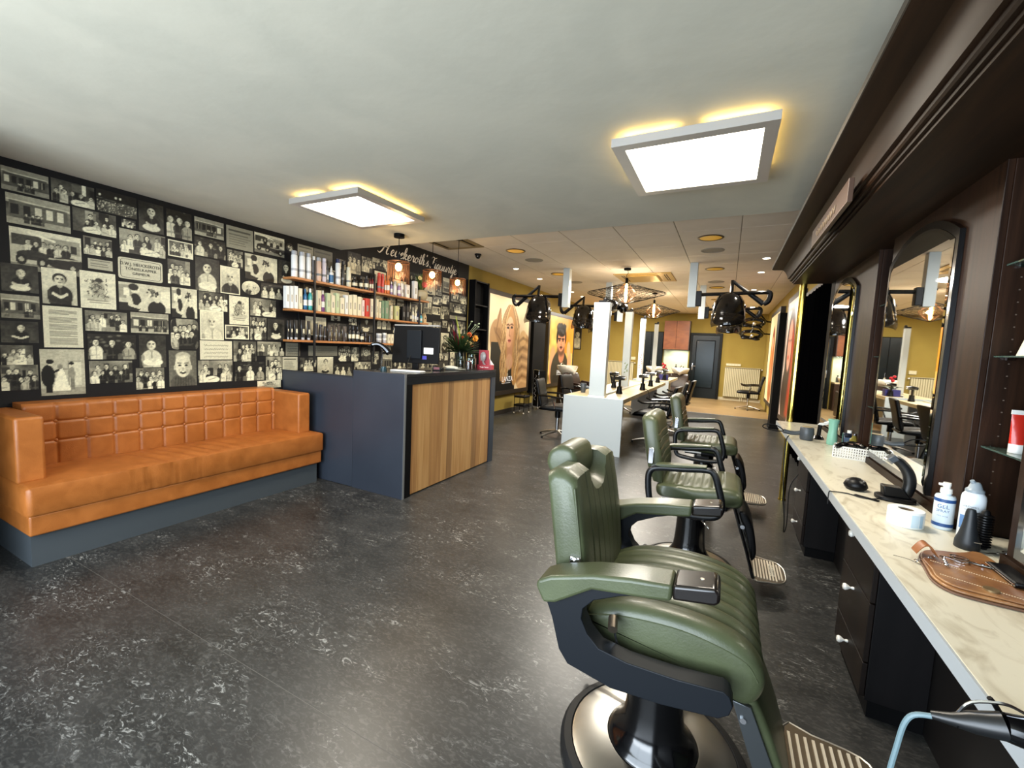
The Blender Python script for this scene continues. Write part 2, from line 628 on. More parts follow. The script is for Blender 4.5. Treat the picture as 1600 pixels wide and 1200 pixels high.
# ================================================================ photo collage on the left wall
PH=[(0.976,1.183,2.209,2.349,'st',0.30),(1.194,1.409,2.208,2.354,'gr',0.25),(1.420,1.649,2.209,2.363,'cr',0.20),(1.660,1.820,2.137,2.357,'po',0.20),(0.990,1.280,2.011,2.194,'st',0.40),(1.292,1.524,2.042,2.197,'gr',0.35),(1.555,1.640,2.136,2.192,'gr',0.20),(0.997,1.329,1.729,1.991,'ca',0.60),(1.341,1.496,1.894,2.018,'gr',0.55),(1.540,1.828,1.952,2.123,'gr',0.60),(1.361,1.496,1.797,1.868,'tx',0.70),(1.527,1.804,1.758,1.915,'SIGN',0.80),(0.953,1.114,1.587,1.760,'po',0.40),(1.129,1.298,1.528,1.763,'po',0.60),(1.315,1.509,1.520,1.777,'dr',0.85),(1.526,1.852,1.524,1.732,'pr',0.60),(1.840,1.999,1.766,1.961,'gr',0.30),(0.946,1.114,1.419,1.568,'st',0.35),(1.126,1.320,1.237,1.514,'TEXT',0.85),(1.334,1.569,1.359,1.503,'gr',0.55),(1.591,1.836,1.358,1.514,'st',0.35),(0.939,1.103,1.264,1.401,'po',0.50),(0.933,1.073,1.122,1.248,'gr',0.40),(1.102,1.322,0.912,1.225,'cape',0.70),(1.342,1.619,1.155,1.339,'g3',0.25),(1.638,1.814,1.091,1.344,'po',0.30),(1.345,1.592,0.980,1.143,'gr',0.60),(1.613,1.798,0.920,1.086,'gr',0.50),(0.929,1.092,0.958,1.121,'gr',0.45),(1.863,2.047,1.499,1.740,'pr',0.45),(1.839,2.018,2.137,2.350,'g3',0.60),(1.846,2.024,1.986,2.115,'gb',0.30),(2.039,2.270,2.202,2.347,'st',0.35),(2.036,2.283,2.033,2.186,'g3',0.45),(2.038,2.229,1.740,2.019,'po',0.40),(2.292,2.531,2.154,2.347,'tx',0.60),(2.299,2.435,1.987,2.136,'gr',0.50),(2.544,2.847,2.168,2.350,'ca',0.35),(2.453,2.770,1.906,2.137,'pr',0.40),(2.237,2.406,1.742,1.982,'pb',0.60),(2.423,2.592,1.760,1.886,'ov',0.70),(2.605,2.827,1.748,1.887,'g3',0.65),(2.060,2.293,1.578,1.733,'gr',0.35),(2.310,2.486,1.472,1.730,'dr',0.80),(2.500,2.756,1.567,1.732,'gr',0.60),(2.783,2.961,1.911,2.143,'po',0.35),(2.995,3.181,2.223,2.344,'tx',0.60),(3.188,3.431,2.167,2.344,'tx',0.40),(2.498,2.656,1.337,1.552,'gr',0.45),(2.669,2.846,1.343,1.549,'po',0.45),(2.867,2.947,2.249,2.326,'ov',0.30),(1.850,2.052,1.234,1.488,'oc',0.50),(2.067,2.259,1.323,1.577,'pb',0.55),(2.271,2.485,1.337,1.463,'gb',0.40),(2.063,2.329,1.150,1.316,'HW',0.85),(1.832,2.033,0.929,1.226,'fa',0.50),(2.342,2.553,1.131,1.320,'gr',0.35),(2.566,2.846,1.184,1.322,'gr',0.60),(2.046,2.333,0.950,1.141,'gr',0.65),(2.351,2.635,0.947,1.127,'g3',0.40),(2.649,2.820,0.938,1.177,'gr',0.60),(2.563,2.806,0.864,0.938,'dr',0.80),(2.826,2.997,1.031,1.172,'tx',0.75),(2.860,3.025,1.184,1.319,'HW',0.55),(3.025,3.226,1.018,1.165,'gr',0.20),(3.241,3.452,0.977,1.171,'po',0.55),(3.468,3.735,0.930,1.095,'g3',0.40),(3.126,3.509,1.185,1.295,'HW',0.50),(3.525,3.705,1.121,1.297,'oc',0.35),(3.717,3.852,1.119,1.290,'gr',0.35),(3.874,4.030,1.128,1.293,'gr',0.30),(4.055,4.171,1.080,1.245,'gr',0.30),(3.763,4.033,1.020,1.110,'gr',0.60),(3.646,3.845,2.165,2.412,'g3',0.75),(3.859,4.033,2.217,2.397,'gr',0.60),(4.035,4.313,2.285,2.419,'gr',0.70),(3.680,3.779,2.022,2.133,'gr',0.60),(5.271,5.469,1.824,1.939,'gb',0.70),(5.482,5.707,1.768,1.967,'gr',0.60),(5.714,6.192,1.900,2.049,'gr',0.45),(5.725,6.200,1.792,1.852,'tx',0.60),(5.503,5.714,1.239,1.552,'po',0.60),(5.457,5.721,1.115,1.230,'gr',0.50),(5.511,5.684,2.185,2.415,'st',0.50),(5.514,5.694,2.009,2.150,'gr',0.60),(5.274,5.502,1.976,2.095,'gr',0.50),(5.749,5.963,2.077,2.206,'st',0.30),(5.979,6.207,2.064,2.197,'gr',0.30),(4.027,4.287,1.898,2.098,'gr',0.35),(5.769,6.029,0.933,1.133,'gr',0.57),(4.761,5.021,1.760,1.960,'pb',0.35),(3.812,4.072,1.478,1.678,'po',0.37),(5.932,6.192,1.564,1.764,'gr',0.44),(5.744,6.004,1.272,1.472,'gr',0.27),(3.407,3.667,1.734,1.934,'pb',0.52),(4.441,4.701,0.941,1.141,'g3',0.35),(4.123,4.383,1.535,1.735,'g3',0.63),(4.948,5.208,0.957,1.157,'pb',0.30),(5.007,5.267,1.495,1.695,'st',0.55),(4.412,4.672,2.007,2.207,'pb',0.56),(4.575,4.835,1.388,1.588,'g3',0.41),(4.735,4.995,2.162,2.362,'g3',0.30),(3.090,3.350,1.409,1.609,'pb',0.52),(3.067,3.327,1.765,1.965,'g3',0.56),(5.067,5.327,2.109,2.309,'po',0.65),(3.690,3.950,1.700,1.900,'po',0.64),(5.139,5.399,1.272,1.472,'gr',0.39),(3.372,3.632,1.361,1.561,'g3',0.47),(4.228,4.488,1.239,1.439,'gr',0.34),(4.478,4.738,1.639,1.839,'pb',0.31),(5.462,5.722,0.901,1.101,'po',0.50),(4.603,4.863,1.161,1.361,'po',0.36),(3.392,3.652,1.950,2.150,'pb',0.32),(5.236,5.436,0.946,1.206,'gr',0.54),(4.902,5.102,1.197,1.457,'gr',0.37),(4.221,4.421,0.947,1.207,'st',0.44),(5.055,5.255,1.814,2.074,'st',0.53),(4.072,4.272,2.113,2.263,'pb',0.54),(5.676,5.876,1.584,1.734,'g3',0.55),(5.286,5.486,1.572,1.722,'gr',0.51),(4.801,5.001,1.974,2.124,'g3',0.55),(4.725,4.925,0.968,1.118,'st',0.32),(3.974,4.174,1.313,1.463,'g3',0.42),(2.986,3.186,1.991,2.141,'gr',0.45),(5.854,6.054,2.229,2.379,'gr',0.44),(4.422,4.622,2.219,2.369,'gr',0.40),(5.340,5.490,2.121,2.321,'st',0.25),(6.022,6.172,1.179,1.379,'g3',0.32),(3.854,4.004,1.952,2.152,'gr',0.32),(4.305,4.455,1.795,1.995,'gr',0.53),(3.485,3.615,2.184,2.294,'gr',0.49),(5.767,5.897,1.146,1.256,'po',0.60),(3.654,3.784,1.349,1.459,'gr',0.53),(3.973,4.103,1.741,1.851,'pb',0.46),(3.416,3.546,1.588,1.698,'po',0.61),(4.494,4.624,1.857,1.967,'st',0.38),(5.699,5.829,2.220,2.330,'gr',0.56),(5.531,5.661,1.637,1.747,'st',0.36),(3.240,3.370,2.030,2.140,'pb',0.52),(4.842,4.972,1.616,1.726,'g3',0.40),(3.027,3.157,1.643,1.753,'gr',0.43),(6.045,6.175,0.957,1.067,'pb',0.40),(3.666,3.796,1.555,1.665,'gr',0.36),(4.136,4.266,1.751,1.861,'po',0.49),(4.424,4.554,1.497,1.607,'gr',0.32)]


def paint_photo(t, g, w_, h_, rng):
    """grey-scale picture of one old photograph as a function of u (right) and v (up)"""
    AS = w_ / h_
    R = rng.random

    def f(U, V):
        C = np.ones(U.shape + (3,)) * (g * .7 + .12)
        C += ((vnoise(U, V, 3, 3, rng) - .5) * .3)[..., None]

        def person(cx, hy, r, tone, skin, bald=False, arms=True):
            rx = r / AS
            # trunk with shoulders, arms, open collar
            ell(C, U, V, cx, hy - r * 2.9, rx * 1.75, r * 1.9, [tone] * 3, .08)
            rct(C, U, V, cx - rx * 1.5, cx + rx * 1.5, hy - r * 6.5, hy - r * 3.0, [tone] * 3)
            sh_ = tone + (.16 if tone < .4 else -.2)
            if arms:
                line(C, U, V, [(cx - rx * 1.5, hy - r * 2.4), (cx - rx * 1.3, hy - r * 4.2), (cx + rx * .6, hy - r * 4.0)], rx * .22, [sh_] * 3, .3)
            line(C, U, V, [(cx, hy - r * 1.4), (cx + rx * .1, hy - r * 5)], rx * .09, [sh_] * 3, .5)
            ell(C, U, V, cx, hy - r * 1.15, rx * .36, r * .4, [skin * .8] * 3, .2)
            if not bald:
                ell(C, U, V, cx, hy + r * .22, rx * 1.0, r * 1.02, [.07 + .1 * R()] * 3, .12)
            ell(C, U, V, cx, hy - r * .08, rx * .76, r * .92, [skin] * 3, .14)
            sd = 1 if R() < .5 else -1
            ell(C, U, V, cx + sd * rx * .5, hy - r * .1, rx * .26, r * .7, [skin * .72] * 3, .5, k=.8)
            if r > .10:
                for q in (-1, 1):
                    ell(C, U, V, cx + q * rx * .3, hy + r * .1, rx * .15, r * .08, [.12] * 3, .5)
                    line(C, U, V, [(cx + q * rx * .48, hy + r * .27), (cx + q * rx * .14, hy + r * .28)], r * .05, [.2] * 3, .8)
                ell(C, U, V, cx + sd * rx * .06, hy - r * .18, rx * .09, r * .2, [skin * .7] * 3, .6)
                ell(C, U, V, cx, hy - r * .5, rx * .26, r * .07, [skin * .38] * 3, .5)
            else:
                ell(C, U, V, cx, hy + r * .1, rx * .5, r * .13, [skin * .4] * 3, .6, k=.8)
                ell(C, U, V, cx, hy - r * .5, rx * .3, r * .1, [skin * .5] * 3, .6, k=.8)

        def room():
            rct(C, U, V, 0, 1, .0, .3, [.2 + .5 * R()] * 3)
            for _ in range(int(3 + 4 * R())):
                a, b = R(), .06 + .2 * R()
                c = .3 + .4 * R()
                rct(C, U, V, a, a + b, c, c + .2 + .4 * R(), [R() ** 1.5 * .95] * 3)
        if t == 'st':
            rct(C, U, V, 0, 1, .7, 1, [.75 * g + .35] * 3)
            rct(C, U, V, .04, .96, .22, .78, [g * .8 + .08] * 3)
            n = 4 + int(3 * R())
            for q in range(n):
                a = .07 + .88 * q / n
                rct(C, U, V, a, a + .6 / n, .34, .66, [(.12 if R() < .6 else .85)] * 3)
                rct(C, U, V, a + .28 / n, a + .32 / n, .34, .66, [.6] * 3)
            line(C, U, V, [(.02, .80), (.98, .76)], .015, [.85] * 3)
            rct(C, U, V, 0, 1, 0, .2, [.5 + .2 * R()] * 3)
            for _ in range(5):
                person(.08 + .84 * R(), .36, .045, .08 + .3 * R(), .8)
        elif t in ('gr', 'g3', 'gb', 'oc'):
            room()
            if t == 'g3':
                rct(C, U, V, 0, 1, .25, 1, [.14] * 3)
                for _ in range(26):
                    ell(C, U, V, R(), .4 + .6 * R(), .05, .04, [.1 + .35 * R()] * 3, .5)
                for q in range(3):
                    person((q + .5) / 3 + .04 * (R() - .5), .66 - .05 * (q == 2), .12, (.86, .9, .62)[q] if R() < .7 else .12, .86)
            else:
                n = {'gr': 5, 'gb': 4, 'oc': 6}[t]
                for row in (1, 0):
                    for q in range(n - row):
                        if R() < .15:
                            continue
                        person((q + .5 + .5 * row + .3 * (R() - .5)) / n, .42 + .26 * row + .10 * R(), .075 + .03 * R(), (.06 + .12 * R()) if R() < .5 else (.7 + .25 * R()), .74 + .2 * R())
                if R() < .5:
                    a = .2 + .5 * R()
                    ell(C, U, V, a, .12, .22, .16, [.92] * 3, .1)
                    line(C, U, V, [(a - .1, .1), (a + .12, .2)], .012, [.6] * 3)
        elif t == 'cr':
            rct(C, U, V, 0, 1, .55, 1, [.13] * 3)
            for cx in (.08, .47, .58):
                ell(C, U, V, cx, .76, .03, .05, [1.0] * 3, .8)
            line(C, U, V, [(0, .62), (1, .52)], .012, [.4] * 3)
            for _ in range(170):
                b = R() ** .7 * .52
                ell(C, U, V, R(), b, .013, .028, [.25 + .65 * R()] * 3, .4)
        elif t in ('po', 'pb', 'ov'):
            lo = .78 if g > .5 else .24
            C[:] = lo
            C += ((V - .5) * (.2 if g > .5 else -.12))[..., None]
            C += ((vnoise(U, V, 4, 4, rng) - .5) * .12)[..., None]
            if t == 'pb':
                person(.5, .60, .19, .82 if R() < .5 else .16, .84, True)
            elif t == 'ov':
                person(.36, .58, .22, .2, .82, True)
                person(.72, .52, .19, .8, .86, True)
            else:
                person(.5 + .1 * (R() - .5), .70, .15, .10 if R() < .6 else .8, .84)
                ell(C, U, V, .5, .16, .26 / max(AS, .6), .12, [.9 if g < .5 else .15] * 3, .12)
                line(C, U, V, [(.3, .3), (.52, .2), (.7, .3)], .035, [.82] * 3, .3)
        elif t == 'fa':
            C[:] = .42
            C += ((V - .5) * -.1)[..., None]
            ell(C, U, V, .5, .08, .46, .28, [.34] * 3, .1)
            for q in range(7):
                line(C, U, V, [(.2 + .1 * q, .0), (.24 + .09 * q, .26)], .01, [.26] * 3, 1)
            ell(C, U, V, .5, .58, .29, .33, [.84] * 3, .08)
            ell(C, U, V, .5, .84, .27, .12, [.70] * 3, .2)
            ell(C, U, V, .5, .76, .24, .10, [.84] * 3, .5)
            ell(C, U, V, .68, .52, .10, .22, [.66] * 3, .8, k=.7)
            for q in (-1, 1):
                ell(C, U, V, .5 + q * .30, .52, .04, .07, [.74] * 3, .2)
                ell(C, U, V, .5 + q * .12, .585, .060, .022, [.14] * 3, .4)
                line(C, U, V, [(.5 + q * .19, .655), (.5 + q * .06, .645)], .012, [.45] * 3, 1)
            ell(C, U, V, .5, .49, .035, .03, [.62] * 3, .5)
            ell(C, U, V, .5, .385, .10, .045, [.20] * 3, .2)
            ell(C, U, V, .5, .405, .07, .014, [.92] * 3, .3)
            line(C, U, V, [(.35, .47), (.39, .36)], .008, [.6] * 3, 1)
            line(C, U, V, [(.65, .47), (.61, .36)], .008, [.6] * 3, 1)
        elif t == 'pr':
            rct(C, U, V, 0, 1, 0, 1, [.78] * 3)
            rct(C, U, V, .0, .25, .45, .9, [.62] * 3)
            rct(C, U, V, .08, .2, .55, .8, [.9] * 3)
            rct(C, U, V, .8, 1, .2, .8, [.88] * 3)
            rct(C, U, V, 0, .35, .0, .28, [.12] * 3)
            # standing hairdresser in profile
            ell(C, U, V, .30, .30, .12, .34, [.08] * 3, .06)
            line(C, U, V, [(.18, .50), (.22, .20), (.36, .14), (.52, .46)], .045, [.82] * 3, .2)
            ell(C, U, V, .30, .78, .085, .15, [.86] * 3, .1)
            ell(C, U, V, .27, .86, .095, .12, [.06] * 3, .1)
            ell(C, U, V, .33, .77, .014, .02, [.15] * 3, .5)
            # seated client with piled curls
            ell(C, U, V, .72, .12, .18, .30, [.07] * 3, .06)
            ell(C, U, V, .73, .52, .075, .16, [.84] * 3, .1)
            for q in range(34):
                a, b = R() * 6.28, R()
                ell(C, U, V, .64 + .11 * b * math.cos(a), .72 + .15 * b * math.sin(a), .022, .035, [.05 + .5 * R() ** 3] * 3, .3)
            line(C, U, V, [(.52, .46), (.60, .66)], .022, [.85] * 3, .2)
        elif t == 'cape':
            C[:] = .72
            rct(C, U, V, 0, 1, 0, .16, [.62] * 3)
            rct(C, U, V, .62, .92, .2, .74, [.82] * 3)
            line(C, U, V, [(.62, .2), (.62, .74), (.92, .74), (.92, .2)], .006, [.55] * 3)
            ell(C, U, V, .16, .42, .15, .24, [.07] * 3, .06)
            rct(C, U, V, .10, .24, .06, .4, [.09] * 3)
            ell(C, U, V, .22, .70, .07, .055, [.82] * 3, .1)
            ell(C, U, V, .21, .73, .085, .05, [.06] * 3, .1)
            for q in range(30):
                w2 = .05 + .16 * q / 30
                rct(C, U, V, .45 - w2, .45 + w2, .56 - q * .016, .58 - q * .016, [.93] * 3)
            ell(C, U, V, .43, .62, .06, .055, [.55] * 3, .15)
            line(C, U, V, [(.28, .50), (.40, .55)], .02, [.08] * 3, .3)
            ell(C, U, V, .70, .46, .065, .16, [.58] * 3, .08)
            rct(C, U, V, .66, .70, .10, .34, [.5] * 3)
            rct(C, U, V, .71, .75, .10, .34, [.5] * 3)
            ell(C, U, V, .68, .66, .05, .045, [.84] * 3, .1)
            ell(C, U, V, .69, .69, .055, .035, [.08] * 3, .1)
            line(C, U, V, [(.66, .56), (.50, .57)], .018, [.6] * 3, .3)
        elif t == 'ca':
            C[:] = .74
            rct(C, U, V, 0, 1, .78, 1, [.86] * 3)
            rct(C, U, V, .02, .42, .60, .86, [.28] * 3)
            rct(C, U, V, .46, .98, .52, .88, [.62] * 3)
            rct(C, U, V, .84, .93, .56, .76, [.2] * 3)
            line(C, U, V, [(.25, .92), (.6, .80)], .02, [.95] * 3)
            rct(C, U, V, 0, 1, 0, .16, [.5] * 3)
            for q in range(6):
                person(.24 + q * .105, .66 + .04 * R(), .055, .08 if q % 2 else .85, .8)
            ell(C, U, V, .30, .38, .22, .12, [.20] * 3, .06)
            ell(C, U, V, .78, .28, .30, .16, [.14] * 3, .06)
            for cx, cy in ((.14, .26), (.42, .22), (.86, .18)):
                ell(C, U, V, cx, cy, .075, .13, [.08] * 3, .06)
                ell(C, U, V, cx, cy, .035, .06, [.7] * 3, .1)
            line(C, U, V, [(.52, .36), (.96, .40)], .012, [.7] * 3)
        elif t == 'dr':
            C[:] = .86
            ell(C, U, V, .5, .30, .42, .10, [.74] * 3, .3)
            ell(C, U, V, .48, .56, .20, .22, [.66] * 3, .3)
            for _ in range(60):
                a = np.array([.48, .55]) + (rng.random(2) - .5) * np.array([.55, .5])
                b = a + (rng.random(2) - .5) * .16
                line(C, U, V, [tuple(a), tuple(b)], .008, [.12 + .4 * R()] * 3, .8)
            ell(C, U, V, .52, .78, .10, .06, [.2] * 3, .2)
            for q in range(4):
                line(C, U, V, [(.15 + .1 * R(), .22 - q * .03), (.85 - .1 * R(), .22 - q * .03)], .005, [.5] * 3, 1)
        elif t in ('tx', 'TEXT', 'HW', 'SIGN'):
            C[:] = g
            if t == 'tx':
                rct(C, U, V, .08, .9, .78, .86, [.25] * 3, .8)
                for k in range(5):
                    rct(C, U, V, .1, .6 + .3 * R(), .62 - k * .11, .65 - k * .11, [.35] * 3, .8)
        if t not in ('tx', 'TEXT', 'HW', 'SIGN'):
            C += ((vnoise(U, V, max(4, w_ * 90), max(4, h_ * 90), rng) - .5) * .10)[..., None]
            C = (C - .45) * 1.12 + .43
        C *= (.95 + .10 * rng.random(U.shape))[..., None]
        if t in ('pb', 'gb'):
            bw = .045
            edge = ((U < bw) | (U > 1 - bw) | (V < bw * AS) | (V > 1 - bw * AS))[..., None]
            C = np.where(edge, .95, C)
        C = np.clip(C, .05, 1) * np.array([.95, .93, .80])
        return C
    return f


ink = M('black_print', (28, 26, 24), .5)
for i, (y0, y1, z0, z1, t, g) in enumerate(PH):
    if z0 < .86:
        z0 = .86
    w_, h_ = y1 - y0, z1 - z0
    rng = np.random.default_rng(100 + i)
    near = y0 < 3.0
    dpi = 200 if near else 140
    n, m = max(8, int(w_ * dpi)), max(8, int(h_ * dpi))
    X = -4.0588 + i * 3e-5
    if t in ('ov', 'oc', 'SIGN'):
        # rounded or cut outline: polar grid clipped to a superellipse
        e = {'ov': 2, 'oc': 7, 'SIGN': 14}[t]

        def fn(u, v, e=e, y0=y0, w_=w_, z0=z0, h_=h_):
            a, b = 2 * u - 1, 2 * v - 1
            mx = max(abs(a), abs(b), 1e-6)
            k = mx / ((abs(a) ** e + abs(b) ** e) ** (1 / e) + 1e-9)
            return (X, y0 + w_ * (.5 + .5 * a * k), z0 + h_ * (.5 + .5 * b * k))
    else:
        def fn(u, v, y0=y0, w_=w_, z0=z0, h_=h_):
            return (X, y0 + w_ * u, z0 + h_ * v)
    o = colgrid('photo_print', n, m, fn, paint_photo(t, g, w_, h_, rng), PRINT, wl)
    if t == 'SIGN':
        o['label'] = 'cream rounded name board among the photos with three lines of black capitals'
        border = [(X + .001, y0 + w_ * (.5 + .45 * math.copysign(abs(math.cos(a)) ** .2, math.cos(a))), z0 + h_ * (.5 + .43 * math.copysign(abs(math.sin(a)) ** .2, math.sin(a)))) for a in [2 * PI * k / 40 for k in range(40)]]
        mk('printed_border', G().tube(border, .0012, 4, True), ink, o)
        yc = (y0 + y1) / 2
        text_mesh('lettering', 'D.W.J. HEUCKEROTH', .034, ink, (X + .0015, yc, z1 - .056), RX, o, .0005, 'CENTER', .78)
        text_mesh('lettering', 'TONEELKAPPER', .029, ink, (X + .0015, yc, z1 - .088), RX, o, .0005, 'CENTER', .95)
        text_mesh('lettering', 'GRIMEUR', .028, ink, (X + .0015, yc, z1 - .121), RX, o, .0005, 'CENTER', .95)
    elif t == 'TEXT':
        o['label'] = 'cream sheet with a full page of small typed text'
        g_ = G()
        for k in range(30):
            if k in (4, 5, 11, 17, 23):
                continue
            zz = z1 - .03 - k * .0078
            g_.box(X, X + .0006, y0 + .028, y1 - .028 - (.04 * rng.random() if k % 6 == 3 else 0), zz, zz + .0032)
        mk('typed_lines', g_, M('faded_type', (88, 84, 72), .5), o, smooth=0)
    elif t == 'HW':
        for k in range(4):
            zz = z1 - h_ * (.25 + k * .2)
            pts = [(X + .001, y0 + w_ * (.12 + .75 * j / 40), zz + h_ * .05 * math.sin(j * 1.9 + k) * (1 if j % 7 else 0)) for j in range(41)]
            mk('handwriting', G().tube(pts, .001, 4), M('faded_type', (88, 84, 72), .5), o, smooth=0)

# hand-lettered shop name high on the wall
STR = {
    'H': ([[(-.7, 1.3), (-.4, 1.8), (.1, 2.0), (.15, 1.6), (-.1, .6), (-.5, 0), (-.9, .2)], [(1.25, 2.1), (.85, 1.4), (.65, .5), (.8, .05), (1.15, .2)], [(-.1, .95), (.4, 1.15), (.95, 1.0)]], 1.5),
    'F': ([[(.0, 1.75), (.3, 2.05), (.8, 1.9), (1.2, 2.1)], [(.7, 1.9), (.5, 1.0), (.35, .2), (.05, 0), (-.1, .25)], [(.3, 1.05), (.85, 1.15)]], 1.15),
    'g': ([[(.6, .85), (.4, 1), (.12, .6), (.16, .1), (.42, .1), (.62, .9), (.5, -.4), (.2, -1), (.0, -.7), (.4, -.1), (.85, .35)]], .85),
    'e': ([[(0, .15), (.35, .45), (.58, .8), (.38, 1), (.15, .65), (.15, .25), (.4, 0), (.85, .35)]], .85),
    'u': ([[(0, .5), (.22, 1), (.15, .4), (.28, .03), (.55, .2), (.8, 1), (.72, .35), (.85, .03), (1.1, .35)]], 1.1),
    'c': ([[(0, .2), (.6, .85), (.42, 1), (.14, .6), (.16, .15), (.42, 0), (.8, .35)]], .8),
    'k': ([[(0, .3), (.38, 1.4), (.38, 2), (.18, 1.8), (.1, .9), (.08, 0)], [(.1, .4), (.42, .95), (.6, .75), (.3, .5), (.6, .05), (.9, .35)]], .9),
    'r': ([[(0, .3), (.2, 1.1), (.34, .88), (.55, .92), (.5, .4), (.6, .03), (.85, .35)]], .85),
    'o': ([[(0, .3), (.42, 1), (.12, .65), (.15, .12), (.48, .08), (.64, .6), (.42, 1), (.6, .85), (.9, .8)]], .9),
    't': ([[(0, .3), (.32, 1.1), (.34, 1.7), (.26, .5), (.38, .03), (.65, .35)], [(.02, 1.15), (.65, 1.25)]], .65),
    'h': ([[(0, .3), (.38, 1.4), (.38, 2), (.18, 1.8), (.1, .9), (.08, 0)], [(.1, .4), (.38, .95), (.55, .85), (.5, .35), (.6, .03), (.9, .35)]], .9),
    's': ([[(.0, .2), (.38, 1.05), (.32, .7), (.55, .35), (.35, 0), (.05, .1)]], .75),
    "'": ([[(.2, 2.05), (.1, 1.7)]], .3),
    'i': ([[(0, .4), (.18, 1), (.12, .3), (.25, .03), (.5, .35)], [(.2, 1.5), (.24, 1.56)]], .5),
    'f': ([[(0, .3), (.4, 1.4), (.36, 2), (.2, 1.7), (.12, .4), (.1, -.8), (.3, -.85), (.3, -.1), (.25, .1), (.6, .4)]], .6),
    'j': ([[(0, .4), (.22, 1), (.2, -.4), (.02, -1), (-.15, -.7), (.2, -.05), (.5, .35)], [(.24, 1.5), (.28, 1.56)]], .5),
}
words = "Heuckeroth's Figuurtje"
xh, px_, gl = .088, 0.0, G()
strokes = []
for ch in words:
    if ch == ' ':
        px_ += .35
        continue
    st, adv = STR[ch]
    for s in st:
        strokes.append([(px_ + a + .28 * b, b) for a, b in s])
    px_ += adv * .92
sc_y = 1.66 / px_
for s in strokes:
    pts = crom(s, 4, False)
    P3 = [(4.20 + a * sc_y, 2.505 + b * xh * .92) for a, b in pts]
    N = len(P3)
    L_, R2 = [], []
    for i in range(N):
        a, b = P3[max(0, i - 1)], P3[min(N - 1, i + 1)]
        dy, dz = b[0] - a[0], b[1] - a[1]
        l = math.hypot(dy, dz) or 1
        wd = (.0045 + .0065 * max(0, -dz / l)) * (.5 if i in (0, N - 1) else 1)
        L_.append((-4.056, P3[i][0] - dz / l * wd, P3[i][1] + dy / l * wd))
        R2.append((-4.056, P3[i][0] + dz / l * wd, P3[i][1] - dy / l * wd))
    gl.add(L_ + R2, [(i, i + 1, N + i + 1, N + i) for i in range(N - 1)])
o = mk('painted_lettering', gl, M('cream_paint', (238, 232, 218), .5), wl, smooth=0)
o['label'] = "cream brush-script shop name painted on the black wall above the photos"

# ================================================================ RIGHT-HAND STYLING UNIT
pn = thing('wall_panelling', 'dark wenge wall panelling with shelf niches behind the marbled worktop', 'panelling', (.8, 1.0, 0))
def pnl(name, x0, x1, y0, y1, z0, z1, mat=dark_wood, bevel=.002):
    return mk(name, G().box(x0 - .8, x1 - .8, y0 - 1, y1 - 1, z0, z1), mat, pn, bevel=bevel, smooth=0)
pnl('panel', .80, .82, .25, 1.795, .785, 2.10)
pnl('panel', .80, .82, 2.10, 3.21, .785, 2.10)
pnl('panel', .80, .82, 3.475, 4.70, .785, 2.10)
for a, b in ((1.795, 2.10), (3.21, 3.475)):
    pnl('niche_side', .821, 1.08, a - .02, a - .001, .785, 2.10)
    pnl('niche_side', .821, 1.08, b + .001, b + .02, .785, 2.10)
    pnl('niche_back', 1.08, 1.095, a - .02, b + .02, .785, 2.10)
pin_m = M('shelf_pin_hole', (96, 82, 70), .5)
gp = G()
for b in (2.10,):
    for k in range(26):
        for xx in (.87, 1.0):
            z = .93 + k * .0425
            if abs(z - 1.10) < .02 or abs(z - 1.42) < .02 or abs(z - 1.735) < .02:
                continue
            gp.box(xx - .8, xx - .796, b - 1 - .0012, b - 1 + .0008, z, z + .004)
mk('pin_holes', gp, pin_m, pn, smooth=0)['kind'] = 'stuff'
struct('trim_2', G().box(.765, .785, -.4, 4.75, 0, .744), M('black_brown_panel', (16, 13, 12), .5), smooth=0)

# cornice running over the whole unit
prof = [(.32, 2.262), (.318, 2.237), (.33, 2.232), (.405, 2.230), (.425, 2.212), (.438, 2.19), (.448, 2.165), (.452, 2.145), (.468, 2.145), (.468, 2.128), (.474, 2.122), (.486, 2.122),
        (.486, 2.108), (.498, 2.108), (.498, 2.095), (.82, 2.095), (1.09, 2.10), (1.09, 2.262)]
cn = thing('cornice', 'dark wooden cornice with concave moulding under the white ceiling above the mirrors', 'cornice', (.32, 0, 2.1))
mk('moulding', G().prism([(a - .32, b - 2.1) for a, b in prof], -1.6, 4.87, 'y'), dark_wood_h, cn, smooth=25)
mk('top_board', G().box(.06, .77, -1.6, 4.82, .163, .298), dark_wood_h, cn, smooth=0)
mk('front_fillet', G().box(-.006, 0, -1.6, 4.87, .137, .163), M('worn_fillet_edge', (60, 52, 42), .6), cn, smooth=0)
pq = mk('name_plaque', G().box(.084, .104, 2.33, 3.22, -.03, .07), M('brown_plaque', (74, 54, 42), .35), cn, bevel=.002, smooth=0)
mk('plaque_lettering', G().tube([(.082, 3.05 - k * .012, .012 + .018 * math.sin(k * 1.25)) for k in range(42)], .004, 5), M('tan_letter', (110, 92, 72), .4), pq, smooth=0)

# worktop
wt = thing('worktop', 'long cream marbled worktop with grey front edge under the arched mirrors', 'worktop', (.47, 0, .745))
mk('top_slab', G().box(.004, .335, -.5, 4.83, 0, .04).box(.335, .60, 1.8, 2.095, 0, .04).box(.335, .60, 3.215, 3.47, 0, .04), marble, wt, bevel=.002, smooth=0)
mk('front_edge', G().box(-.001, .004, -.5, 4.83, .0, .0395), marble_edge, wt, smooth=0)
ups = thing('upstand', 'dark wooden upstand strip along the back of the marbled worktop', 'trim', (.79, 0, .785))
for a, b in ((.25, 1.795), (2.1, 3.21), (3.475, 4.70)):
    mk('strip', G().box(-.004, .0095, a, b, 0, .038), dark_wood_h, ups, bevel=.001, smooth=0)


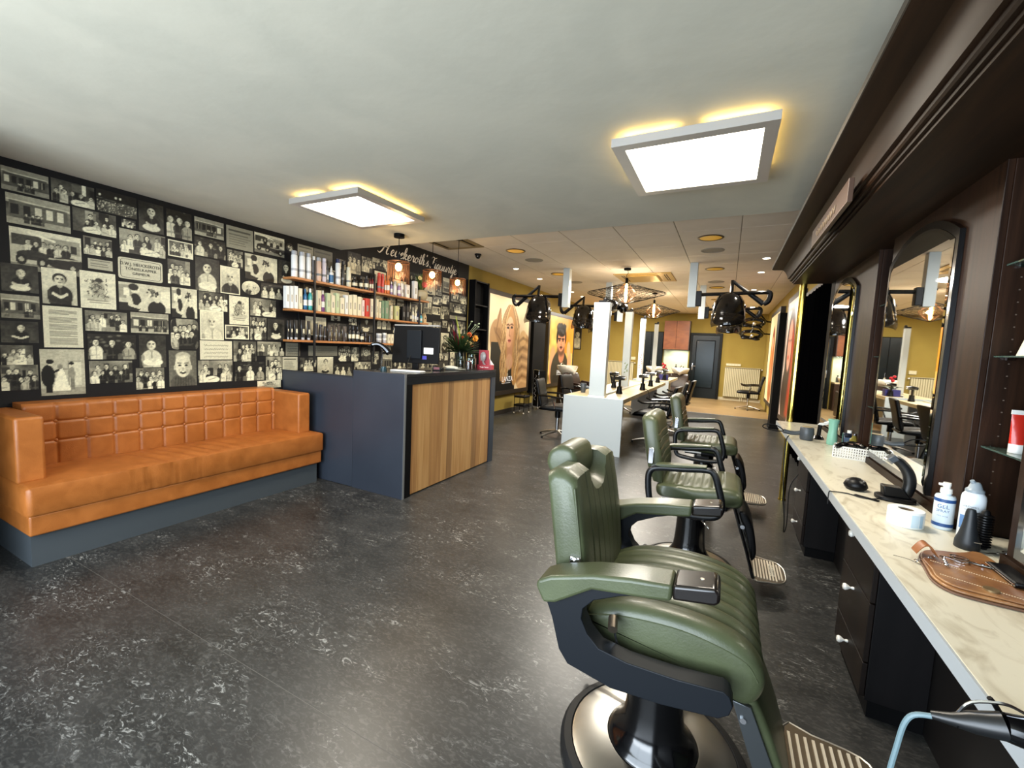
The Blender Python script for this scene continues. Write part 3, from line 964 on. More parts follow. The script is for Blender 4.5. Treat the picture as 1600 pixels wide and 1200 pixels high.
def arch(y0, y1, z0, z1, rise, n=14, ins=0.0):
    """rectangle with a shallow arched top, y-z polygon"""
    y0 += ins; y1 -= ins; z0 += ins
    pts = [(y0, z0), (y1, z0)]
    for k in range(n + 1):
        t = k / n
        yy = y1 + (y0 - y1) * t
        pts.append((yy, z1 - ins + rise * (1 - abs(2 * t - 1) ** 2.2)))
    return pts


def make_mirror(y0, y1, label):
    t = thing('arched_mirror', label, 'mirror', (.799, y0, .84), 'arched mirrors above the worktop')
    w_ = y1 - y0
    out = arch(0, w_, 0, 1.09, .11)
    inn = arch(0, w_, 0, 1.09, .11, ins=.03)
    bev = arch(0, w_, 0, 1.09, .11, ins=.045)
    mk('mirror_frame', G().prism(out, -.018, 0, 'x'), black_gloss, t, smooth=0)
    # bevelled glass
    n = len(inn)
    mk('mirror_glass', G().add([(-.0195, a, b) for a, b in inn] + [(-.0207, a, b) for a, b in bev], [(i, (i + 1) % n, (i + 1) % n + n, i + n) for i in range(n)] + [tuple(range(n, 2 * n))]), mirror_m, t, smooth=0)
    return t


make_mirror(2.34, 3.165, 'arched mirror behind the label roll and hair clipper, second from the camera')
make_mirror(3.86, 4.63, 'narrow looking arched mirror farthest away beside the black doorway')
make_mirror(.85, 1.72, 'arched mirror cut off by the right edge, nearest the camera')

shelf0 = tag(mk('glass_shelf', G().box(0, .23, -.29, -.003, 0, .006), green_glass, loc=(.83, 2.10, 1.735), bevel=.001, smooth=0), 'top glass shelf in the near niche, seen from below', 'shelf', 'glass shelves in the niches')
for (yy, zz, sc, lb) in ((2.10, 1.42, 1, 'middle glass shelf in the near niche carrying a white lamp-like cone'), (2.10, 1.10, 1, 'bottom glass shelf in the near niche carrying a red tube'),
                         (3.475, 1.74, .86, 'top glass shelf in the narrow niche between the two far mirrors'), (3.475, 1.42, .86, 'middle glass shelf in the narrow niche between the two far mirrors'),
                         (3.475, 1.10, .86, 'bottom glass shelf in the narrow niche holding a cup and blue bottle')):
    c = dup(shelf0, (.83, yy, zz), lb)
    c.scale = (1, sc, 1)
for nm in [o for o in list(COL.objects) if o.name.startswith('glass_shelf')]:
    mk('shelf_support', G().box(.03, .05, -.016, -.0025, -.008, 0).box(.15, .17, -.016, -.0025, -.008, 0), chrome, nm, smooth=0)

# drawer cabinets
porcelain = M('white_porcelain', (240, 238, 230), .15, coat=.4)


def make_cabinet(loc, label, w_=.43):
    t = thing('drawer_cabinet', label, 'cabinet', loc, 'drawer cabinets under the worktop')
    mk('carcass', G().box(.018, .20, 0, w_, .07, .744), M('black_stained_wood', (10, 9, 10), .5, spec=.2, col2=(16, 14, 15), scale=3, stretch=(6, 6, .5)), t, bevel=.002, smooth=0)
    mk('plinth', G().box(.03, .20, .01, w_ - .01, 0, .0695), near_black, t, smooth=0)
    for za, zb in ((.462, .735), (.222, .456), (.08, .216)):
        d = mk('drawer', G().box(0, .017, .004, w_ - .004, za, zb), M('wenge_drawer_front', (18, 12, 9), .5, spec=.2, col2=(26, 18, 13), scale=3, stretch=(6, 6, .6)), t, bevel=.002, smooth=0)
        zc = {.462: .650, .222: .412, .08: .172}[za]
        mk('knob', G().lathe([(.006, 0), (.006, .006), (.004, .010), (.006, .016), (.0125, .024), (.015, .031), (.012, .038), (.0, .041)], (0, w_ / 2, zc), 14,
                             Matrix.Rotation(R_(-90), 4, 'Y')), porcelain, d)
    return t


cab = make_cabinet((.563, 2.03, 0), 'dark drawer cabinet with three white knobs near the leather pouch')
dup(cab, (.563, 3.54, 0), 'dark drawer cabinet with three white knobs farther along, below the white basket')

# brass pole and doorway beyond the unit
tag(mk('brass_pole', G().cyl((0, 0, 0), .029, 2.094, 20).cyl((0, 0, 0), .034, .012, 20), brass, loc=(.585, 4.87, 0)), 'polished brass pole standing at the far end of the worktop', 'pole')
dw = struct('door_2', G().box(.985, .998, 4.90, 7.64, 0, 2.3), near_black, smooth=0)
mk('door_frame', G().box(.955, .998, 7.64, 7.71, 0, 2.36).box(.955, .998, 4.9, 7.64, 2.3, 2.36), M('grey_frame', (74, 76, 82), .4), dw, smooth=0)
pts = []
cg = G()
nn = 120
for k in range(nn + 1):
    y = 4.97 + 2.62 * k / nn
    pts.append((.93 + .02 * math.sin(k * 1.1) + .008 * math.sin(k * 2.7), y))
cg.add([(a, b, .03) for a, b in pts] + [(a, b, 2.27) for a, b in pts] + [(a + .004, b, .03) for a, b in pts] + [(a + .004, b, 2.27) for a, b in pts],
       [(i, i + 1, i + nn + 2, i + nn + 1) for i in range(nn)] + [(i + 2 * nn + 2, i + 3 * nn + 3, i + 3 * nn + 4, i + 2 * nn + 3) for i in range(nn)])
tag(mk('curtain', cg, M('black_velvet', (3, 3, 4), 1.0, spec=.0), smooth=60), 'black curtain hanging in the dark doorway behind the brass pole', 'curtain')
# black bulkhead between unit end and curtain
struct('trim_1', G().box(.80, .998, 4.71, 4.86, 0, 2.095), near_black, smooth=0)


# ================================================================ posters
def p_woman(U, V):
    rng = np.random.default_rng(5)
    C = np.ones(U.shape + (3,)) * np.array([.95, .86, .70])
    C -= (.08 * (1 - V))[..., None]
    tan, dk, lt = [.70, .54, .36], [.46, .32, .18], [.84, .69, .48]
    # pointed collar of a big jacket on the left, sleeve on the right
    ell(C, U, V, .20, .56, .17, .20, tan, .06, .3)
    for q in range(24):
        f_ = q / 24
        rct(C, U, V, .24 - .015 - .13 * f_, .24 + .02 + .05 * f_, .86 - .26 * f_, .872 - .26 * f_, tan)
    line(C, U, V, [(.24, .86), (.16, .62), (.34, .50)], .006, dk, 1, .8)
    for q in range(5):
        line(C, U, V, [(.12 + .03 * q, .66), (.26 + .03 * q, .46)], .006, dk, 2, .5)
    ell(C, U, V, .88, .30, .25, .34, tan, .06)
    ell(C, U, V, .84, .58, .10, .09, lt, .2, .5)
    for q in range(10):
        a = .04 + .055 * q
        line(C, U, V, [(.72, a), (.84 + .02 * math.sin(q), a + .05), (1.0, a + .02)], .008, dk if q % 2 else lt, 2, .55)
    # black top
    for q in range(30):
        f_ = q / 30
        rct(C, U, V, .06 + .0 * f_, .22 + .40 * f_, .50 - .5 * f_ - .02, .52 - .5 * f_, [.05, .05, .05])
    rct(C, U, V, .16, .66, 0, .28, [.05, .05, .05])
    # hair mass
    for (cx, cy, rx, ry, a) in ((.51, .77, .155, .165, 0), (.41, .50, .11, .26, .14), (.63, .50, .11, .28, -.10), (.37, .27, .10, .20, .1), (.66, .26, .09, .22, -.1)):
        ell(C, U, V, cx, cy, rx, ry, [.72, .53, .30], .1, a)
    # neck and chest
    ell(C, U, V, .50, .42, .07, .14, [.74, .52, .38], .15)
    ell(C, U, V, .50, .31, .085, .09, [.80, .60, .46], .2)
    # face, slightly tilted
    ell(C, U, V, .485, .645, .098, .160, [.90, .71, .56], .08, -.06)
    ell(C, U, V, .545, .60, .05, .12, [.80, .58, .42], .7, k=.8)
    ell(C, U, V, .47, .50, .05, .03, [.84, .63, .48], .6)
    for x_, z_ in ((.440, .682), (.530, .690)):
        ell(C, U, V, x_, z_, .030, .014, [.25, .16, .11], .4)
        ell(C, U, V, x_, z_ - .002, .012, .009, [.06, .07, .08], .3)
        line(C, U, V, [(x_ - .034, z_ + .028), (x_ + .002, z_ + .036), (x_ + .032, z_ + .026)], .006, [.36, .22, .12], 1, .9)
    line(C, U, V, [(.487, .675), (.474, .605), (.494, .592)], .006, [.68, .47, .34], 1.2, .9)
    ell(C, U, V, .483, .548, .036, .011, [.72, .30, .28], .3)
    ell(C, U, V, .483, .534, .030, .011, [.80, .40, .36], .3)
    line(C, U, V, [(.452, .542), (.515, .543)], .003, [.36, .10, .10], 1)
    # wavy strands
    for i in range(150):
        sx = 1 if i % 2 else -1
        s_ = rng.random()
        x0_ = .505 + sx * (.015 + .05 * s_)
        xo = .505 + sx * (.105 + .085 * s_)
        ph, am = rng.random() * 1.5 + s_ * 3, .012 + .014 * rng.random()
        end = .10 + .22 * rng.random()
        pts = []
        for k in range(26):
            f_ = k / 25
            v_ = .925 - (.925 - end) * f_
            b_ = min(1, f_ * 3.2)
            x_ = x0_ + (xo - x0_) * math.sin(b_ * PI / 2) + am * math.sin(f_ * 15 + ph) * (f_ > .3) + sx * .02 * math.sin(f_ * 3)
            pts.append((x_, v_))
        sh = rng.random()
        sh = sh * sh if rng.random() < .5 else sh
        c_ = [.50 + .47 * sh, .34 + .50 * sh, .17 + .44 * sh]
        for a, b in zip(pts[:-1], pts[1:]):
            if ((a[0] - .487) / .088) ** 2 + ((a[1] - .645) / .15) ** 2 < 1:
                continue
            line(C, U, V, [a, b], .0045, c_, .8, .75)
    line(C, U, V, [(.44, .34), (.47, .20), (.53, .34)], .004, [.8, .7, .5], 1)
    ell(C, U, V, .47, .17, .018, .022, [.75, .68, .55], .4)
    return C


def p_man(U, V):
    rng = np.random.default_rng(9)
    C = np.ones(U.shape + (3,)) * np.array([.82, .68, .34])
    C += ((vnoise(U, V, 9, 13, rng) - .5) * .35)[..., None] * np.array([1, .9, .6])
    rct(C, U, V, .62, 1, .45, 1, [.93, .55, .14], .85)
    ell(C, U, V, .5, .92, .26, .16, [.85, .66, .36], .3)
    ell(C, U, V, .16, .25, .12, .30, [.86, .60, .42], .2)
    # shirt
    ell(C, U, V, .46, .16, .36, .34, [.20, .17, .12], .08)
    rct(C, U, V, .20, .98, 0, .12, [.10, .09, .08])
    # raised arm and hand
    ell(C, U, V, .86, .30, .09, .20, [.88, .60, .42], .15)
    ell(C, U, V, .80, .52, .08, .12, [.90, .66, .48], .2)
    # neck, face
    ell(C, U, V, .50, .42, .12, .12, [.76, .48, .34], .2)
    ell(C, U, V, .47, .62, .17, .19, [.88, .58, .42], .12)
    ell(C, U, V, .47, .50, .15, .09, [.42, .26, .18], .5)
    ell(C, U, V, .47, .60, .13, .12, [.89, .60, .44], .3)
    ell(C, U, V, .47, .545, .06, .016, [.25, .14, .10], .5)
    ell(C, U, V, .47, .52, .045, .012, [.62, .32, .27], .5)
    for x_ in (.40, .54):
        ell(C, U, V, x_, .645, .032, .012, [.12, .08, .06], .5)
        line(C, U, V, [(x_ - .05, .672), (x_ + .045, .675)], .009, [.12, .08, .06], 1)
    line(C, U, V, [(.475, .64), (.465, .585), (.49, .575)], .006, [.70, .42, .30], 1.5)
    ell(C, U, V, .47, .79, .175, .085, [.12, .09, .08], .3)
    ell(C, U, V, .40, .84, .13, .07, [.15, .11, .09], .4)
    ell(C, U, V, .54, .83, .10, .06, [.13, .10, .08], .4)
    for i in range(26):
        ell(C, U, V, .32 + .30 * rng.random(), .77 + .12 * rng.random(), .04, .03, [.10 + .18 * rng.random()] * 3, .5)
    ell(C, U, V, .30, .70, .035, .10, [.12, .09, .08], .3)
    ell(C, U, V, .65, .70, .03, .09, [.12, .09, .08], .3)
    return C


def p_red(U, V):
    C = np.ones(U.shape + (3,)) * np.array([.93, .84, .78])
    ell(C, U, V, .55, .50, .38, .44, [.10, .07, .07], .1)
    ell(C, U, V, .50, .20, .48, .28, [.22, .14, .10], .15)
    ell(C, U, V, .50, .62, .20, .22, [.92, .62, .52], .15)
    for i in range(10):
        line(C, U, V, [(.66 + .02 * i, .85 - .02 * i), (.72 + .02 * i, .4), (.6 + .03 * i, .05)], .012, [.55 + .03 * i, .22, .10], 1.5, .8)
    ell(C, U, V, .46, .52, .07, .02, [.75, .15, .12], .3)
    for x_ in (.40, .58):
        ell(C, U, V, x_, .66, .045, .015, [.08, .05, .05], .4)
    rct(C, U, V, .15, .6, .93, .94, [.5, .42, .38])
    rct(C, U, V, .15, .5, .90, .91, [.5, .42, .38])
    return C


def p_slim(U, V):
    C = np.ones(U.shape + (3,)) * np.array([.95, .88, .68])
    ell(C, U, V, .5, .42, .22, .42, [.72, .36, .18], .2)
    ell(C, U, V, .5, .74, .12, .12, [.60, .28, .14], .3)
    ell(C, U, V, .48, .66, .08, .09, [.93, .70, .56], .3)
    ell(C, U, V, .46, .30, .10, .32, [.82, .50, .28], .4)
    ell(C, U, V, .55, .12, .18, .12, [.70, .40, .22], .4)
    return C


frame_b = M('bronze_poster_frame', (44, 34, 24), .4)


def poster(y0, y1, z0, z1, xw, face, func, label, n, m, txt=None):
    w_, h_ = y1 - y0, z1 - z0
    d = .09
    t = thing('lightbox_poster', label, 'poster', (xw, y0, z0), 'hair posters in bronze light boxes')
    s = face
    fr = G()
    b = .085
    for (a0, a1, c0, c1) in ((-b, 0, -b, h_ + b), (w_, w_ + b, -b, h_ + b), (0, w_, -b, 0), (0, w_, h_, h_ + b)):
        fr.box(min(0, s * d), max(0, s * d), a0, a1, c0, c1)
    fr.box(min(0, s * .04), max(0, s * .04), 0, w_, 0, h_)
    mk('poster_frame', fr, frame_b, t, smooth=0)
    if face > 0:
        colgrid('poster_print', n, m, lambda u, v: (d - .005, w_ * u, h_ * v), func, POSTER, t)
    else:
        colgrid('poster_print', n, m, lambda u, v: (-d + .005, w_ * (1 - u), h_ * v), func, POSTER, t)
    if txt:
        text_mesh('poster_lettering', txt[0], txt[1], M('white_print', (245, 245, 245), .4, emit=((255, 255, 255), .3)), (d - .003, txt[2], txt[3]), RX, t, .0005, sx=1.0)
        mk('underline', G().box(d - .004, d - .003, txt[2], txt[2] + txt[1] * 2.6, txt[3] - .035, txt[3] - .028), M('white_print'), t, smooth=0)
    return t


poster(6.85, 8.62, .50, 2.35, -4.06, 1, p_woman, 'large poster of a long-haired blonde woman in a beige jacket, left wall', 170, 210, ('LANZA', .145, .60, .18))
poster(9.86, 11.68, .50, 2.21, -4.06, 1, p_man, 'poster of a dark-haired bearded man in a brown T-shirt, left wall', 110, 130, ('LANZA', .13, .62, .24))
poster(7.90, 9.18, .38, 2.38, 1.0, -1, p_red, 'poster of a red and black haired model on the right wall behind the brass pole', 40, 60)
poster(10.62, 12.60, .38, 2.40, 1.0, -1, p_slim, 'narrow looking poster of a copper-haired model farther along the right wall', 40, 60)
tag(mk('black_panel', G().box(0, .10, 0, .68, 0, 1.95), near_black, loc=(-4.058, 8.86, .35), smooth=0), 'plain black board fixed between the two posters on the left wall', 'panel')
tag(mk('black_column', G().box(-.16, 0, 0, .42, 0, 2.28).box(-.17, .0, -.01, .43, 0, .05), near_black, loc=(.998, 9.75, 0), bevel=.004, smooth=0), 'narrow black pillar standing between the two posters of the right wall', 'column')
cb = thing('tall_cabinet', 'tall black display cabinet at the end of the photo wall', 'cabinet', (-4.06, 6.27, 0))
mk('body', G().box(0, .13, 0, .03, 0, 2.50).box(0, .13, .45, .48, 0, 2.50).box(0, .02, .03, .45, 0, 2.50), near_black, cb, bevel=.003, smooth=0)
for z in (.02, .45, .85, 1.25, 1.65, 2.07, 2.475):
    mk('shelf', G().box(.02, .12, .03, .45, z, z + .02), black_plastic, cb, smooth=0)

# ================================================================ SOFA
sofa = thing('sofa_bench', 'cognac leather buttoned bench sofa with square arms on a grey plinth', 'sofa', (-4.06, .845, 0))
def sx(x0, x1, y0, y1, z0, z1):
    return G().box(x0 + 4.06, x1 + 4.06, y0 - .845, y1 - .845, z0, z1)
mk('plinth', sx(-4.05, -3.45, .865, 2.755, 0, .187), M('grey_plinth', (66, 72, 76), .5), sofa, smooth=0)
mk('base_rail', sx(-4.055, -3.415, .853, 2.782, .188, .309), orange_leather, sofa, bevel=.012, seg=3)


def cushion(x0, x1, y0, y1, z0, z1, r, nx, ny, f):
    """rounded slab whose top surface bulges"""
    rings = []
    for i in range(ny + 1):
        t = i / ny
        y = y0 + (y1 - y0) * t
        e = min(t, 1 - t) * (y1 - y0)
        q = min(1, e / r)
        ins = r * (1 - math.sqrt(max(0, 1 - (1 - q) ** 2)))
        prof = []
        for k in range(nx + 1):
            u = k / nx
            x = x0 + ins + (x1 - x0 - 2 * ins) * u
            prof.append((x, y, z1 - ins + f(u, t)))
        c = []
        xa, xb = x0 + ins, x1 - ins
        prof[0] = (xa, y, z1 - r * .9)
        prof.insert(1, (xa + r * .15, y, z1 - r * .25 - ins + f(0, t)))
        prof[-1] = (xb - r * .15, y, z1 - r * .25 - ins + f(1, t))
        prof.append((xb, y, z1 - r * .95))
        prof.append((xb, y, z0 + r * .5))
        prof.append((xb - r * .3, y, z0))
        prof.append((xa + r * .3, y, z0))
        prof.append((xa, y, z0 + r * .5))
        rings.append(prof)
    return G().loft(rings)


def seat_f(u, t):
    w_ = .014 * math.sin(PI * min(1, max(0, u))) * min(1, 8 * min(t, 1 - t))
    # pulled creases in the middle of the seat
    c = 0
    for c0, ww, am in ((.24, .02, .006), (.30, .012, .009), (.345, .010, .008), (.39, .012, .010), (.44, .010, .008), (.48, .012, .009), (.53, .010, .006), (.58, .014, .008), (.66, .016, .006), (.74, .02, .004)):
        c -= am * math.exp(-((t - c0 - .06 * u) / ww) ** 2) * math.sin(PI * u) ** .6
    return w_ + c


ys0 = np.unique(np.concatenate([np.linspace(0, .03, 6), np.linspace(.03, .97, 110), np.linspace(.97, 1, 6)]))
seat = cushion(-3.95 + 4.06, -3.395 + 4.06, .0, 1.948, .312, .478, .018, 14, 160, seat_f)
for q, v_ in enumerate(seat.v):
    if v_[0] > .655 and v_[2] < .47:
        yy_ = v_[1]
        seat.v[q] = (v_[0] - sum(a0 * math.exp(-((yy_ + .25 * (v_[2] - .4) - c0) / w0_) ** 2) for c0, a0, w0_ in ((.49, .007, .012), (.56, .009, .016), (.66, .006, .02), (.71, .008, .012), (.80, .005, .02), (.86, .006, .012), (1.02, .004, .02), (1.2, .003, .03))), v_[1], v_[2])
mk('seat_cushion', seat, orange_leather, sofa, smooth=50)
mk('cushion_piping', G().tube([(.655, .03, .466), (.655, 1.918, .466)], .003, 6), orange_leather, sofa)
# arms
for a, b in ((0, .122), (1.778, 1.902)):
    mk('armrest', G().box(.005, .525, a, b, .47, .855), orange_leather, sofa, bevel=.016, seg=3)
# left arm continues down the side of the base
mk('side_skirt', G().box(.005, .11, 0, .10, .31, .47).box(.005, .11, 1.80, 1.90, .31, .47), orange_leather, sofa)
# tufted back
sp, rows = .1485, [.50, .635, .762, .884]
ya, yb = .124, 1.776
ny, nz = 300, 66


def tuft(y, z):
    yy = y + .845
    k = (yy - 1.115) / sp
    dy = abs(k - round(k)) * sp
    dz = min(abs(z - .635), abs(z - .762))
    d = .020
    gy = math.exp(-(dy / .0075) ** 2)
    gz = math.exp(-(dz / .0065) ** 2)
    d -= .0085 * max(gy, gz)
    d -= .007 * math.exp(-((dy * dy + dz * dz) / .013 ** 2))
    cell = 1 - (dy / (sp / 2) - 1) ** 2
    d += .006 * (min(dy / (sp / 2), 1) ** .5)
    top = max(0, (z - .855) / .03)
    return d - .022 * min(1, top) ** 2


gb = G()
vs_, fs = [], []
for j in range(nz + 1):
    z = .48 + (.884 - .48) * j / nz
    for i in range(ny + 1):
        y = ya + (yb - ya) * i / ny
        vs_.append((.155 + tuft(y, z), y, z))
for j in range(nz):
    for i in range(ny):
        a = j * (ny + 1) + i
        fs.append((a, a + 1, a + ny + 2, a + ny + 1))
gb.add(vs_, fs)
gb.box(.005, .156, ya, yb, .47, .8835)
mk('tufted_back', gb, orange_leather, sofa, smooth=55)
for rz_ in (.635, .762):
    for k in range(11):
        mk('button', G().ball((.166, 1.115 - .845 + k * sp, rz_), .0105, 10, (.6, 1, 1)), orange_leather, sofa)

# ================================================================ RECEPTION DESK
desk = thing('reception_desk', 'blue-grey reception desk with a vertical oak front panel in a black frame', 'desk', (-2.447, 2.85, 0))
def dk(name, x0, x1, y0, y1, z0, z1, mat, **k):
    return mk(name, G().box(x0 + 2.447, x1 + 2.447, y0 - 2.85, y1 - 2.85, z0, z1), mat, desk, **k)
dk('side_panel', -3.055, -2.449, 2.826, 2.849, 0, 1.103, slate, smooth=0, bevel=.001)
dk('edge_strip', -2.4485, -2.446, 2.826, 2.85, 0, 1.104, edge_light, smooth=0)
dk('desk_top', -3.055, -2.449, 2.85, 4.43, 1.075, 1.103, M('dark_desk_top', (40, 42, 44), .22), smooth=0, bevel=.001)
dk('frame_rail', -2.475, -2.449, 2.85, 4.43, 1.012, 1.074, chair_black, smooth=0)
dk('frame_stile', -2.475, -2.449, 2.85, 2.932, 0, 1.011, near_black, smooth=0)
dk('frame_stile', -2.50, -2.449, 4.335, 4.43, 0, 1.011, slate, smooth=0)
dk('end_panel', -3.055, -2.501, 4.40, 4.43, 0, 1.074, slate, smooth=0)
dk('inner_panel', -2.56, -2.54, 2.86, 4.39, .02, 1.07, near_black, smooth=0)
np_ = 15
rr = random.Random(3)
tones = [M('oak_stave_%s' % n, c, .42, col2=c2_, scale=2.5, stretch=(14, 14, .7), dist=.5) for n, c, c2_ in
         (('light', (192, 150, 96), (172, 128, 76)), ('mid', (174, 130, 80), (152, 110, 64)), ('dark', (152, 114, 72), (134, 98, 58)))]
yy = 2.934
ww = (4.333 - 2.934) / np_
for k in range(np_):
    dk('stave', -2.480, -2.462 + .0006 * (k % 2), yy + .0006, yy + ww - .0006, .012, 1.010, tones[rr.choice([0, 1, 1, 2, 0])], smooth=0)
    yy += ww
part = thing('partition', 'low blue-grey partition between the leather sofa and the desk', 'partition', (-4.06, 2.826, 0))
mk('panel', G().box(.003, 1.002, 0, .024, .004, 1.034), slate, part, smooth=0, bevel=.001)
mk('top_edge', G().box(.003, 1.002, -.001, .025, 1.034, 1.045), M('dark_top_edge', (36, 40, 46), .4), part, smooth=0)

# ================================================================ PRODUCT SHELVING
sh = thing('wall_shelving', 'wall shelving of three oak boards on a black steel frame over the desk', 'shelving', (-4.06, 2.82, 1.1))
post_m = M('black_steel', (20, 20, 22), .45)
for k, z in enumerate((1.955, 1.642, 1.332)):
    mk('shelf_board', G().box(.015, .172, 0, 2.15, z - 1.1, z - 1.1 + .022), oak, sh, bevel=.002, smooth=0)
for y in (3.06, 3.90, 4.745):
    mk('upright', G().box(.173, .191, y - 2.829, y - 2.811, .02, 1.08 if y < 4 else .92), post_m, sh, smooth=0)
    mk('upright', G().box(.004, .014, y - 2.88, y - 2.87, .02, 1.02), post_m, sh, smooth=0)
    for z in (1.955, 1.642, 1.332):
        mk('crossbar', G().box(.004, .173, y - 2.829, y - 2.817, z - 1.1 - .0125, z - 1.1 - .0005), post_m, sh, smooth=0)

PR=[(1,2.883,0.075,0.264,'white','can'),(1,2.969,0.078,0.27,'white','can'),(1,3.046,0.066,0.274,'white','can'),(1,3.108,0.039,0.255,'silver','can'),(1,3.168,0.066,0.254,'peach','can'),(1,3.237,0.058,0.26,'white and lilac','can'),(1,3.284,0.017,0.193,'grey','bottle'),(1,3.33,0.06,0.197,'white','dropper'),(1,3.421,0.071,0.288,'white','bluecap'),(1,3.488,0.045,0.279,'black','can'),(1,3.57,0.069,0.228,'cream','can'),(1,3.658,0.084,0.134,'black','bottle'),(1,3.755,0.062,0.16,'black','bottle'),(1,3.84,0.07,0.178,'dark grey','bottle'),(1,3.903,0.03,0.179,'dark red','bottle'),(1,3.94,0.032,0.19,'dark red','bottle'),(1,4.048,0.055,0.247,'red','can'),(1,4.108,0.052,0.243,'red','can'),(1,4.159,0.034,0.236,'orange','bottle'),(1,4.208,0.052,0.244,'orange','bottle'),(1,4.268,0.044,0.173,'lilac','bottle'),(1,4.332,0.066,0.183,'white','bottle'),(1,4.411,0.068,0.174,'pale purple','bottle'),(1,4.474,0.066,0.184,'white','tube'),(1,4.565,0.097,0.176,'white and orange','box'),(1,4.726,0.102,0.249,'white','box'),(2,2.797,0.041,0.216,'white','box'),(2,2.841,0.039,0.222,'white','box'),(2,2.888,0.049,0.227,'white','box'),(2,2.939,0.044,0.212,'cream','box'),(2,3.007,0.052,0.218,'blue','bottle'),(2,3.067,0.058,0.23,'teal','bottle'),(2,3.162,0.055,0.223,'cream','box'),(2,3.222,0.051,0.231,'purple','bottle'),(2,3.281,0.054,0.209,'pale green','box'),(2,3.341,0.058,0.195,'cream','box'),(2,3.401,0.052,0.224,'pale green','box'),(2,3.467,0.066,0.184,'cream','box'),(2,3.529,0.044,0.219,'white','box'),(2,3.584,0.056,0.227,'cream','box'),(2,3.649,0.065,0.238,'cream','box'),(2,3.718,0.064,0.224,'cream','box'),(2,3.776,0.043,0.193,'white and pink','box'),(2,3.844,0.083,0.22,'red','box'),(2,3.915,0.045,0.224,'cream','box'),(2,4.009,0.038,0.23,'cream','box'),(2,4.053,0.038,0.206,'cream','box'),(2,4.104,0.049,0.221,'green','box'),(2,4.172,0.077,0.229,'green','box'),(2,4.262,0.044,0.173,'cream','box'),(2,4.365,0.143,0.184,'yellow green','box'),(2,4.495,0.071,0.192,'black','box'),(2,4.574,0.075,0.2,'black','box'),(2,4.66,0.037,0.177,'dark grey','bottle'),(2,4.703,0.037,0.203,'cream','bottle'),(2,4.758,0.051,0.175,'cream','bottle'),(2,4.815,0.049,0.158,'dark blue','bottle'),(2,4.877,0.053,0.13,'cyan','bottle'),(3,2.815,0.026,0.188,'black','tubeL'),(3,2.852,0.038,0.195,'black','tubeL'),(3,2.903,0.052,0.199,'black','tubeL'),(3,2.982,0.056,0.205,'black','tubeL'),(3,3.05,0.056,0.202,'black','tubeL'),(3,3.146,0.04,0.175,'dark brown','can'),(3,3.2,0.055,0.174,'dark brown','can'),(3,3.252,0.037,0.16,'dark brown','can'),(3,3.31,0.062,0.177,'dark brown','tube'),(3,3.374,0.052,0.173,'dark brown','tube'),(3,3.436,0.056,0.177,'dark brown','tube'),(3,3.521,0.08,0.173,'dark brown','tube'),(3,3.597,0.04,0.182,'black','bottle'),(3,3.649,0.05,0.186,'black','bottle'),(3,3.712,0.058,0.185,'black','bottle'),(3,3.781,0.06,0.151,'black','bottle'),(3,3.846,0.053,0.116,'dark brown','jar'),(3,3.913,0.063,0.08,'dark brown','jar'),(3,4.063,0.083,0.122,'white','jar'),(3,4.16,0.067,0.132,'white','jar'),(3,4.225,0.053,0.119,'cream','box'),(3,4.283,0.051,0.122,'cream','box'),(3,4.37,0.058,0.205,'white','jar')]
CLR = {'white': (232, 234, 232), 'silver': (170, 172, 176), 'peach': (226, 196, 176), 'white and lilac': (214, 210, 222), 'grey': (120, 124, 128), 'black': (24, 23, 24), 'cream': (226, 220, 192),
       'dark grey': (52, 52, 56), 'dark red': (120, 26, 30), 'red': (206, 66, 52), 'orange': (222, 120, 44), 'lilac': (150, 130, 180), 'pale purple': (176, 150, 190), 'white and orange': (236, 230, 222),
       'blue': (36, 100, 150), 'teal': (60, 160, 160), 'purple': (120, 66, 130), 'pale green': (190, 206, 166), 'white and pink': (232, 210, 206), 'yellow green': (206, 208, 150), 'green': (116, 150, 122),
       'dark blue': (30, 40, 80), 'cyan': (90, 190, 210), 'dark brown': (48, 38, 32)}
CAPC = {'peach': 'silver', 'silver': 'white', 'dark red': 'black', 'purple': 'white', 'teal': 'white', 'dark grey': 'black', 'lilac': 'white', 'pale purple': 'white', 'cyan': 'dark blue', 'dark brown': 'dark grey'}
ORD = ['first', 'second', 'third', 'fourth', 'fifth', 'sixth', 'seventh', 'eighth', 'ninth', 'tenth', 'eleventh', 'twelfth', 'thirteenth', 'fourteenth', 'fifteenth', 'sixteenth', 'seventeenth',
       'eighteenth', 'nineteenth', 'twentieth', 'twenty-first', 'twenty-second', 'twenty-third', 'twenty-fourth', 'twenty-fifth', 'twenty-sixth', 'twenty-seventh', 'twenty-eighth', 'twenty-ninth', 'thirtieth', 'thirty-first', 'thirty-second', 'thirty-third']
SHN = {1: 'top', 2: 'middle', 3: 'bottom'}
SHZ = {1: 1.978, 2: 1.665, 3: 1.355}
TN = {'can': 'spray_can', 'bottle': 'bottle', 'dropper': 'dropper_bottle', 'bluecap': 'spray_can', 'box': 'product_box', 'tube': 'tube', 'tubeL': 'tube', 'jar': 'jar'}
cnt = {1: 0, 2: 0, 3: 0}
dark_txt = M('label_print', (70, 70, 74), .5)
soft_txt = M('soft_label_print', (168, 164, 150), .5)


def pm(c):
    return M('product_' + c.replace(' ', '_'), CLR[c], .35, coat=.2)


